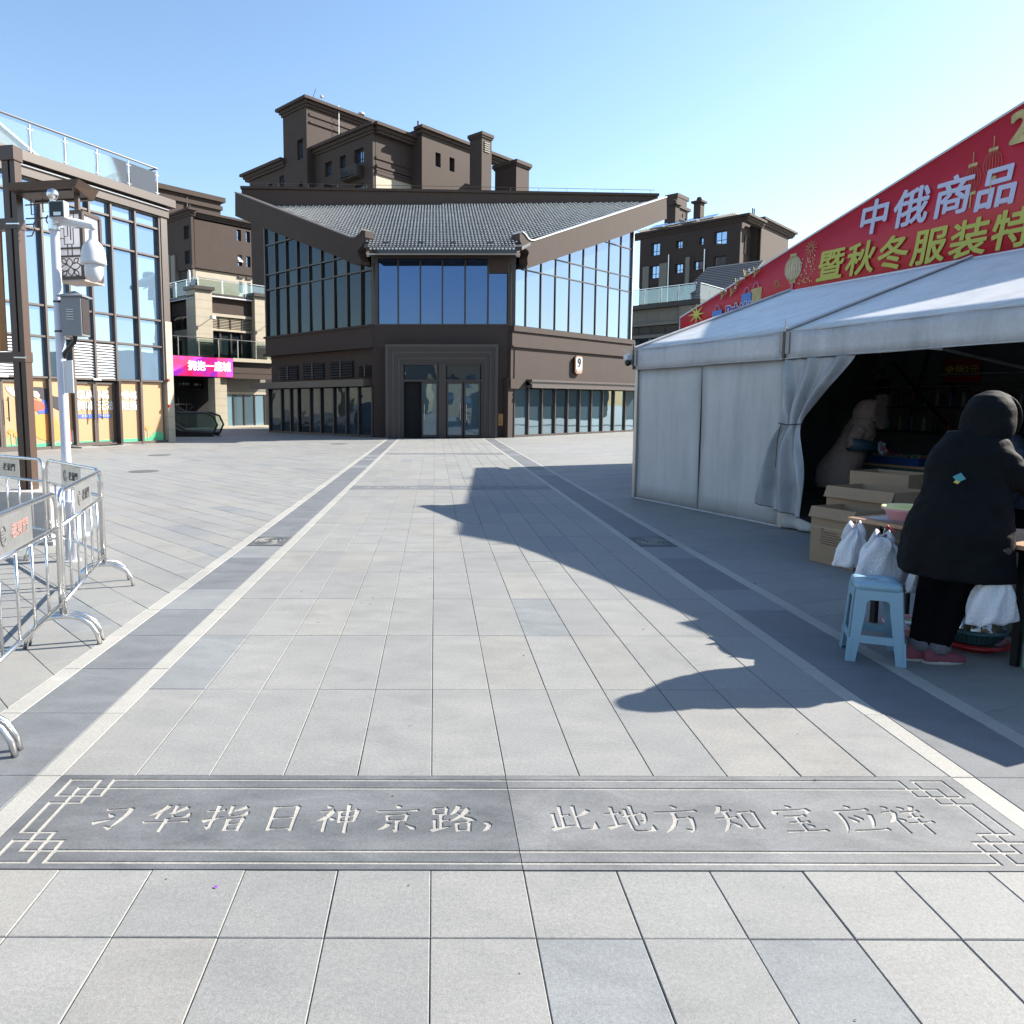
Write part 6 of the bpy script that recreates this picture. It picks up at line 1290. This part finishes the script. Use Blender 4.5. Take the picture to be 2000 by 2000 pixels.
def hand(b, w, f, up, s=1., curl=.5):
    """wrist point w, finger direction f, back-of-hand direction up: palm, four bent fingers, thumb from the palm's side"""
    w, f, up = Vector(w), Vector(f).normalized(), Vector(up); up = (up-f*up.dot(f)).normalized(); r = f.cross(up)
    P = lambda x, y, z: tuple(w+r*x*s+f*y*s+up*z*s)
    b.rings([[P(x*wd, y, z*th) for x, z in ((-1, -.7), (0, -1), (1, -.7), (1, .7), (0, 1), (-1, .7))] for y, wd, th in ((-.01, .026, .017), (.03, .036, .015), (.06, .041, .014), (.085, .040, .012))])
    for k, (x, L_) in enumerate(((-.030, .066), (-.010, .076), (.010, .072), (.030, .056))):
        c = curl*(1+.1*k); p = [(x, .078, 0)]; ang = .15
        for seg in (.45, .32, .25): ang += c*.7; p.append((p[-1][0]+x*.06, p[-1][1]+L_*seg*math.cos(ang), p[-1][2]-L_*seg*math.sin(ang)))
        b.tube([P(*q_) for q_ in p], [.0098, .0092, .0084, .0068], 8)
    b.tube([P(-.028, .015, 0), P(-.052, .040, -.008), P(-.060, .066, -.02), P(-.054, .084, -.03)], [.013, .0115, .010, .008], 8)
m_skin = M('skin', (.46, .27, .20), .5, .05, 10)
def person(label, loc, az, coat, trouser, top=1.57, lean=.12, hem=.54, hw=.29, hd=.25, armR=None, armL=None, hood=True, fur=None, glove=None, shoe=None, feet=((-.10, .0), (.10, .05)), headoff=(0, .10), seed=1, sleeve=None, face=True, longcoat=True, cuff=None, footyaw=0, legr=(.105, .088, .068), shx=.16):
    t = thing('person', label, 'person', (loc[0], loc[1], 0), R(-az))   # local +y is the way the person faces
    sh = top-.30; hx, hy = headoff; hc = (hx, lean+hy, top-.125)
    # body: head, neck, torso, legs, arms and hands as one surface
    b = MB()
    ball(b, hc, .088, 16, .86, 1.06, 1.22); ball(b, (hc[0], hc[1]+.03, hc[2]-.05), .062, 12, .95, 1, 1)
    ball(b, (hc[0], hc[1]+.098, hc[2]-.018), .014, 8, .9, 1.3, 1.4)                     # nose
    for sg in (-1, 1): ball(b, (hc[0]+sg*.079, hc[1]+.0, hc[2]-.01), .020, 8, .45, 1, 1.4); ball(b, (hc[0]+sg*.032, hc[1]+.084, hc[2]+.012), .014, 8, 1.2, .6, .7)
    b.tube([(hc[0]*.5, lean*.9+.0, sh-.02), (hc[0], hc[1]-.015, hc[2]-.06)], .052, 12)
    b.rings([ell(0, 0, .80, .15, .11), ell(0, .02, .95, .14, .10), ell(0, lean*.6, 1.1, .15, .10), ell(0, lean, sh-.04, .17, .09), ell(0, lean, sh, .08, .06)])
    for sg, (fx, fy) in zip((-1, 1), feet):
        b.tube([(sg*.085, 0, .84), (sg*.09+(fx-sg*.09)*.4, fy*.5+.03, .47), (fx, fy-.0, .08)], [.085, .055, .038], 12)
    arms = []
    for sg, A in ((1, armR), (-1, armL)):
        if A is None: A = ((sg*.27, lean+.02, sh-.33), (sg*.25, lean+.12, sh-.58))
        S = (sg*shx, lean, sh-.06); arms.append((S, A)); b.tube([S, A[0], A[1]], [.05, .04, .028], 10)
    for (S, A) in arms:
        f = Vector(A[1])-Vector(A[0]); hand(b, A[1], f, (0, 0, 1), 1.0, .55)
    body = remeshed(b, 'body', m_skin, t, .010, 2)
    # coat: lofted shell with sleeves
    b = MB(); rr = random.Random(seed); fo = lambda k: .010*math.sin(k*1.9+seed)
    lv_ = [(hem, hw, hd, 0), (hem+.08, hw*1.0, hd*1.0, .0), (hem+.25, hw*.92, hd*.94, .01), (.5*(hem+sh)+.06, hw*.80, hd*.82, lean*.45), (sh-.20, hw*.78, hd*.78, lean*.8), (sh-.09, hw*.76, hd*.70, lean*.95), (sh-.02, hw*.68, hd*.62, lean), (sh+.04, hw*.56, hd*.54, lean+.02), (sh+.09, hw*.42, hd*.46, lean+.03)]
    b.rings([ell(fo(k), y, z, rx, ry, 28) for k, (z, rx, ry, y) in enumerate(lv_)])
    for (S, A) in arms:
        E_, W = Vector(A[0]), Vector(A[1]); w2 = E_+(W-E_)*.93; b.tube([(S[0]*1.05, S[1], S[2]), tuple(Vector(S)*.45+E_*.55+Vector((0, 0, .005))), tuple(E_), tuple((E_+w2)*.5), tuple(w2)], [.088, .080, .070, .062, .050], 14)
    co = remeshed(b, 'coat', coat, t, .013, 4)
    # creases and quilting folds; face opening pushed inwards
    from mathutils import noise
    for v in co.data.vertices:
        p_ = v.co; n_ = noise.noise(Vector((p_.x*5, p_.y*5, p_.z*3.2))+Vector((seed, 0, 0))); w_ = .010*noise.noise(Vector((p_.x*13, p_.y*13, p_.z*22+seed)))+(.004*math.sin(math.atan2(p_.y, p_.x)*9+seed)*max(0, 1-(p_.z-hem)*2.2))
        rad = Vector((p_.x, p_.y-lean*.5, 0)); 
        if rad.length > 1e-3: v.co += rad.normalized()*(n_*.022+w_-(.006*math.exp(-((p_.z-(sh-.14)+.9*p_.x*p_.x)/.010)**2) if p_.y < lean*.5 and abs(p_.x) < hw*.75 else 0)-(.005*math.exp(-((p_.x-.0)/.009)**2) if p_.y < 0 and p_.z > sh-.14 else 0))
    if hood:
        b = MB(); cy_ = hc[1]-.035
        b.rings([ell(hx*.8, cy_-.035, hc[2]-.135, .118, .120, 26), ell(hx*.9, cy_-.03, hc[2]-.11, .130, .134, 26), ell(hx, cy_-.02, hc[2]-.05, .131, .142, 26), ell(hx, cy_-.012, hc[2]+.02, .128, .138, 26), ell(hx, cy_, hc[2]+.075, .112, .122, 26), ell(hx, cy_+.01, hc[2]+.118, .085, .095, 26), ell(hx, cy_+.01, hc[2]+.140, .03, .035, 26)])
        ho = remeshed(b, 'hood', coat, t, .010, 3)
        for v in ho.data.vertices:
            p_ = v.co; dx, dz = p_.x-hx, p_.z-(hc[2]-.012); r2 = (dx/.098)**2+(dz/.118)**2
            n_ = noise.noise(Vector((p_.x*9, p_.y*9, p_.z*14+seed))); v.co += (p_-Vector((hx, cy_, hc[2]))).normalized()*n_*.010
            if p_.y > cy_+.03 and r2 < 1: v.co.y -= (1-r2)**.4*.17
            elif p_.y > cy_+.03 and r2 < 1.5: v.co.y += .012
        q = MB(); q.smooth = True; q.tube([(hx+.104*math.sin(a), cy_+.135+.01*math.cos(2*a), hc[2]-.012+.126*math.cos(a)) for a in np.linspace(0, 2*math.pi, 26)], .013, 8); q.build('hood_brim', coat, t)
    if sleeve:
        b = MB(); S, A = arms[sleeve[0]]; E_, W = Vector(A[0]), Vector(A[1]); b.smooth = True; b.tube([tuple(E_), tuple(E_*.5+W*.5), tuple(E_*.06+W*.94)], [.082, .074, .06], 16); so_ = b.build('sleeve_cover', sleeve[1], t); bm_noise(so_, .01, 14, 2)
    # trousers
    b = MB()
    b.rings([ell(0, 0, .86, .17, .13), ell(0, 0, .74, .18, .14)])
    for sg, (fx, fy) in zip((-1, 1), feet): b.tube([(sg*.085, 0, .80), (sg*.09+(fx-sg*.09)*.35, fy*.5+.03, .48), (fx, fy-.005, .10)], list(legr), 14)
    remeshed(b, 'trousers', trouser, t, .012, 3)
    for (fx, fy) in feet:
        b = MB(); y0 = fy-.075
        b.rings([[(fx+x*w, y, z*h+.018) for x, z in ((-1, 0), (1, 0), (1.0, .45), (.7, .85), (.0, 1.), (-.7, .85), (-1.0, .45))] for y, w, h in ((y0-.01, .030, .06), (y0+.03, .038, .085), (y0+.08, .040, .085), (y0+.13, .042, .06), (y0+.19, .040, .048), (y0+.225, .025, .035))])
        if footyaw:
            fy_ = R(footyaw); b.v = [(fx+(x-fx)*math.cos(fy_)+(y-fy)*math.sin(fy_), fy-(x-fx)*math.sin(fy_)+(y-fy)*math.cos(fy_), z) for x, y, z in b.v]
        so = remeshed(b, 'shoe', shoe or m_black, t, .006, 3)
        q = MB(); q.smooth = True; q.rings([[(fx+x_*1.08, y0+.095+y_, z_) for x_, y_ in ((.036*math.cos(a), .125*math.sin(a)*(1 if math.sin(a) > 0 else .85)) for a in np.linspace(0, 2*math.pi, 25)[:-1])] for z_ in (0.001, .020, .024)]); q.v = [(fx+(x-fx)*math.cos(R(footyaw))+(y-fy)*math.sin(R(footyaw)), fy-(x-fx)*math.sin(R(footyaw))+(y-fy)*math.cos(R(footyaw)), z) for x, y, z in q.v]; q.build('sole', cuff[1] if cuff else m_black, so)
        if cuff: q = MB(); q.smooth = True; q.lathe((fx, fy, 0), [(.050, .065), (.060, .085), (.060, .125), (.050, .135)], 18, True); q = q.build('collar', cuff[0], so); bm_noise(q, .006, 40, 3)
    if glove:
        for (S, A) in arms:
            b = MB(); f = Vector(A[1])-Vector(A[0]); hand(b, A[1], f, (0, 0, 1), 1.14, .55); g_ = remeshed(b, 'glove', glove[0], t, .0045, 1)
            q = MB(); q.smooth = True; q.tube([tuple(Vector(A[1])-f.normalized()*.05), tuple(Vector(A[1])+f.normalized()*.012)], .040, 16); q.build('cuff', glove[1], g_)
    if fur:
        # long pile standing round the hood opening
        V, F = [], []; rr = random.Random(5)
        for i in range(7000):
            a = rr.uniform(0, 2*math.pi); k = rr.gauss(0, .020); R0 = Vector((hx+math.cos(a)*(.118+k), hc[1]+.10+rr.gauss(0, .018), hc[2]-.01+math.sin(a)*(.142+k)))
            d_ = Vector((math.cos(a)*.8+rr.gauss(0, .5), .75+rr.gauss(0, .5), math.sin(a)*.8+rr.gauss(0, .5))).normalized()*rr.uniform(.035, .075); s_ = d_.orthogonal().normalized()*.0022; i0 = len(V)
            V += [tuple(R0-s_), tuple(R0+s_), tuple(R0+d_)]; F.append((i0, i0+1, i0+2))
        me = bpy.data.meshes.new('fur_trim'); me.from_pydata(V, [], F); me.materials.append(fur); q = bpy.data.objects.new('fur_trim', me); C.objects.link(q); q.parent = t; q['kind'] = 'stuff'
    if face:
        for sg in (-1, 1):
            q = MB(); ball(q, (hc[0]+sg*.032, hc[1]+.088, hc[2]+.010), .009, 8); q.build('eye', m_black, t)
        q = MB(); q.tube([(hc[0]-.02, hc[1]+.088, hc[2]-.058), (hc[0], hc[1]+.094, hc[2]-.056), (hc[0]+.02, hc[1]+.088, hc[2]-.058)], .004, 6); q.build('mouth', M('lips', (.35, .12, .10), .5), t)
    return t, hc
m_coatk = M('black_coat', (.006, .0075, .009), .75, .3, 8, .6, 22, spec=.12); m_trk = M('black_trousers', (.004, .004, .005), .9, .2, 8, .3, 30, spec=.1)
m_mar = M('maroon_felt', (.26, .065, .09), .85, .1, 20); m_wsole = M('white_rubber', (.62, .60, .58), .6, .05); m_gfur = M('grey_fleece', (.16, .15, .17), .95, .25, 60, .5, 80)
P1_, hc1 = person('person seen from behind in a hooded black coat and maroon slippers leaning over the table', (4.50, 4.12), 55, m_coatk, m_trk, top=1.56, lean=.12, hem=.53, hw=.285, hd=.25, legr=(.085, .072, .055), shx=.115, armR=((.30, .20, 1.04), (.28, .50, .92)), armL=((-.18, .20, 1.0), (-.10, .46, .86)), shoe=m_mar, cuff=(m_gfur, m_wsole), feet=((-.115, -.085), (-.03, -.05)), headoff=(.05, .12), seed=2, footyaw=38)
# badge on the back of the coat and hood lacing
q = MB(); q.prism_sz([(-.03, .0), (0, -.026), (.032, -.002), (.004, .028)], -.004, 0); bd = q.build('badge', M('teal_badge', (.04, .30, .36), .5), P1_); bd.location = (.05, -.165, 1.10); bd.rotation_euler = (R(-6), .1, .1)
bs = MB().prism_sz([(-.02, -.03), (.0, -.036), (.01, -.022), (-.012, -.016)], -.005, -.001).build('badge_tag', M('yellow_tag', (.6, .5, .1), .5), bd)

m_park = M('taupe_parka', (.27, .19, .155), .8, .08, 4, .4, 16)
P2_, hc2 = person('person in taupe parka with fur hood holding a round lid inside the tent', (6.62, 9.18), 122, m_park, m_trk, top=1.55, lean=.20, hem=.46, hw=.29, hd=.26, armR=((.33, .12, 1.02), (.14, .40, .98)), armL=((-.26, .30, 1.06), (-.04, .34, 1.26)), fur=M('dark_fur', (.20, .17, .15), .9, .3, 30), glove=(M('red_knit_glove', (.30, .05, .07), .9, .2, 60), M('striped_cuff', (.55, .48, .42), .9, .3, 30)), headoff=(0, .11), seed=5, sleeve=(0, M('teal_sleeve_cover', (.015, .05, .07), .6, .2, 12)))
b = MB(); b.smooth = True; b.lathe((0, 0, 0), [(.001, .006), (.07, .004), (.088, .0), (.091, -.006), (.088, -.008), (.001, -.004)], 28); lid = b.build('pot_lid', M('grey_lid', (.30, .31, .36), .25, .05, 8)); lid.location = (6.95, 8.84, .97); lid.rotation_euler = (R(75), 0, R(30)); tag(lid, 'round grey lid held in the gloved hand of the person in the parka', 'lid')
for s_, z_ in ((.05, .05), (-.05, -.05)): q = MB().box(s_-.016, s_+.016, z_-.012, z_+.012, .006, .008).build('sticker', m_white, lid)
m_cloth2 = M('navy_jacket', (.02, .025, .05), .7, .2, 10)
P3_, hc3 = person('person in dark jacket, blue knit hat and white mask further inside behind the black hood', (6.98, 6.72), -75, m_cloth2, m_trk, top=1.44, lean=.14, hem=.55, hw=.25, hd=.22, hood=False, headoff=(0, .12), seed=9)
b = MB(); b.smooth = True; b.rings([ell(hc3[0], hc3[1]-.01, hc3[2]+.03, .098, .112), ell(hc3[0], hc3[1]-.01, hc3[2]+.07, .094, .108), ell(hc3[0], hc3[1]-.012, hc3[2]+.115, .07, .08), ell(hc3[0], hc3[1]-.012, hc3[2]+.135, .02, .025)]); b.build('knit_hat', M('blue_knit', (.06, .10, .26), .9, .3, 50), P3_)
b = MB(); b.smooth = True; b.rings([[(hc3[0]+.072*math.sin(a), hc3[1]+.035+.075*math.cos(a)*k_, hc3[2]+z_) for a in np.linspace(-1.3, 1.3, 12)] for z_, k_ in ((-.005, 1.), (-.03, 1.12), (-.06, 1.1), (-.085, .9))], caps=False); b.build('face_mask', M('white_mask', (.7, .72, .75), .8), P3_)
# ------------------------------------------------------------------ inside the tent
IT = thing('goods_table', 'low table inside the tent with blue crate edge and patterned green cloth', 'table', TW(.1, 1.9, 0)); q = rel(IT, TW)
MB(q).box(-.55, .42, 1.7, 2.5, .70, .73).build('table_top', m_wood, IT); MB(q).box(-.55, .42, 1.68, 1.70, .1, .70).build('cloth', M('green_patterned_cloth', (.05, .085, .075), .8, .5, 24), IT)
for a in (-.5, .37):
    for d in (1.75, 2.45): MB(q).box(a-.02, a+.02, d-.02, d+.02, 0, .7).build('leg', m_black, IT)
CT = thing('goods_crate', 'shallow blue crate of small goods on the green-clothed table', 'crate', TW(.1, 1.9, .73)); q = rel(CT, TW)
m_bc = M('blue_crate', (.02, .06, .22), .5)
for bx_ in ((-.42, .38, 1.72, 1.735), (-.42, .38, 2.2, 2.215), (-.42, -.405, 1.735, 2.2), (.365, .38, 1.735, 2.2)): MB(q).box(*bx_, .732, .83).build('side', m_bc, CT)
MB(q).box(-.405, .365, 1.735, 2.2, .732, .74).build('base', m_bc, CT)
for i in range(26):
    o = MB(q).box(-.38+.028*i, -.36+.028*i, 1.78+rnd.uniform(0, .1), 2.15, .742, .83+rnd.uniform(0, .03)).build('goods', M('goods_%d' % (i % 6), ((.4, .1, .08), (.45, .35, .12), (.3, .28, .2), (.1, .25, .12), (.5, .3, .2), (.2, .2, .25))[i % 6], .6) if i < 6 else bpy.data.materials['goods_%d' % (i % 6)], CT)
for j, zs in enumerate((1.06, 1.46)):
    SH = thing('display_shelf', ('lower shelf of flasks along the back wall inside the tent', 'upper shelf of flasks along the back wall inside the tent')[j], 'shelf', TW(1.0, 4.9, zs)); q = rel(SH, TW)
    MB(q).box(-2.2, 2.9, 4.75, 5.1, zs-.02, zs).build('board', m_black, SH)
    for a in (-2.1, .4, 2.8): MB(q).box(a-.02, a+.02, 4.76, 4.8, 0 if j == 0 else 1.06, zs-.02).build('upright', m_black, SH)
cols = [(.3, .32, .34), (.05, .05, .06), (.4, .06, .08), (.06, .30, .26), (.3, .3, .3), (.08, .12, .3)]
fm = [M('flask_%d' % i, c, .3, .05, 5) for i, c in enumerate(cols)]
proto = {}
for j, zs in enumerate((1.06, 1.46)):
    for i in range(22):
        k = (i*5+j*3) % 6
        if k not in proto:
            b = MB(); b.smooth = True; b.lathe((0, 0, 0), [(.001, 0), (.034, 0), (.036, .01), (.036, .17), (.028, .20), (.028, .235), (.001, .24)], 14); proto[k] = b.mesh('vacuum_flask', fm[k])
        o = bpy.data.objects.new('vacuum_flask', proto[k]); C.objects.link(o); o.location = TW(-1.9+i*.21, 4.9, zs); 
        tag(o, '%s flask, number %d from the right on the %s shelf inside the tent' % (('silver', 'black', 'red', 'teal', 'grey', 'blue')[k], i+1, ('lower', 'upper')[j]), 'flask', 'flasks on the shelves inside the tent')
m_sgr = M('red_price_card', (.42, .012, .012), .6); m_sgy = M('yellow_lettering', (.72, .60, .10), .6)
for (a0, a1, z0, z1, rot, lab) in ((3.50, 3.02, 1.92, 2.30, 0, 'left red price sign hanging near the curtain inside the tent'), (1.72, 1.14, 1.86, 2.24, 0, 'right red price sign hanging inside the tent above the hooded person')):
    SG_ = thing('price_sign', lab, 'sign', TW((a0+a1)/2, 5.05, z0), group='red price signs in the tent'); q = rel(SG_, TW)
    MB(q).box(a1, a0, 5.08, 5.085, z0, z1).build('card', m_sgr, SG_)
    text('全场2元', q((a0+a1)/2, 5.07, (z0+z1)/2), mu, (0, 0, 1), .14 if a0 > 2 else .155, m_sgy, SG_, 'lettering', bold=.006, ext=.001)
HB = thing('hanging_bag', 'black shoulder bag hanging from the tent frame between the price signs', 'bag', TW(2.75, 5.0, 1.75)); q = rel(HB, TW)
bevel(MB(q).box(2.62, 2.84, 4.95, 5.03, 1.66, 1.92).build('bag_body', m_black, HB), .02, 3); MB(q).tube([(2.65, 5, 1.92), (2.78, 5, 2.15), (2.81, 5, 1.92)], .008, 5).build('strap', m_black, HB)
CB_ = MB(TW)
for k in range(5): CB_.tube([(1.55+.10*math.cos(a)+.02*k, 4.98+.01*k, 1.72+.13*math.sin(a)) for a in np.linspace(0, 6.28, 18)], .007, 4)
CB_.tube([(2.95, 5, 1.86), (2.4, 4.95, 1.70), (1.9, 4.95, 1.74), (1.6, 4.95, 1.86)], .006, 4); CB_.tube([(1.55, 4.98, 1.85), (1.25, 4.98, 1.75), (1.15, 4.98, 1.55)], .006, 4)
tag(CB_.build('cable_coil', m_black), 'coil of black cable hung under the right red price sign', 'cable')
MB(T).tube([(3, 4.9, 1.98), (-3, 4.9, 1.98)], .02, 6).tube([(3, 4.9, 1.80), (-3, 4.9, 1.80)], .01, 5).build('hanging_rail', m_alu, TN)
MB(T).tube([(1.9, 5.0, 2.6), (1.9, 4.6, 1.3)], .03, 6).tube([(2.4, 4.8, 2.2), (1.0, 4.2, 1.2)], .03, 6).build('inner_brace', m_black, TN)
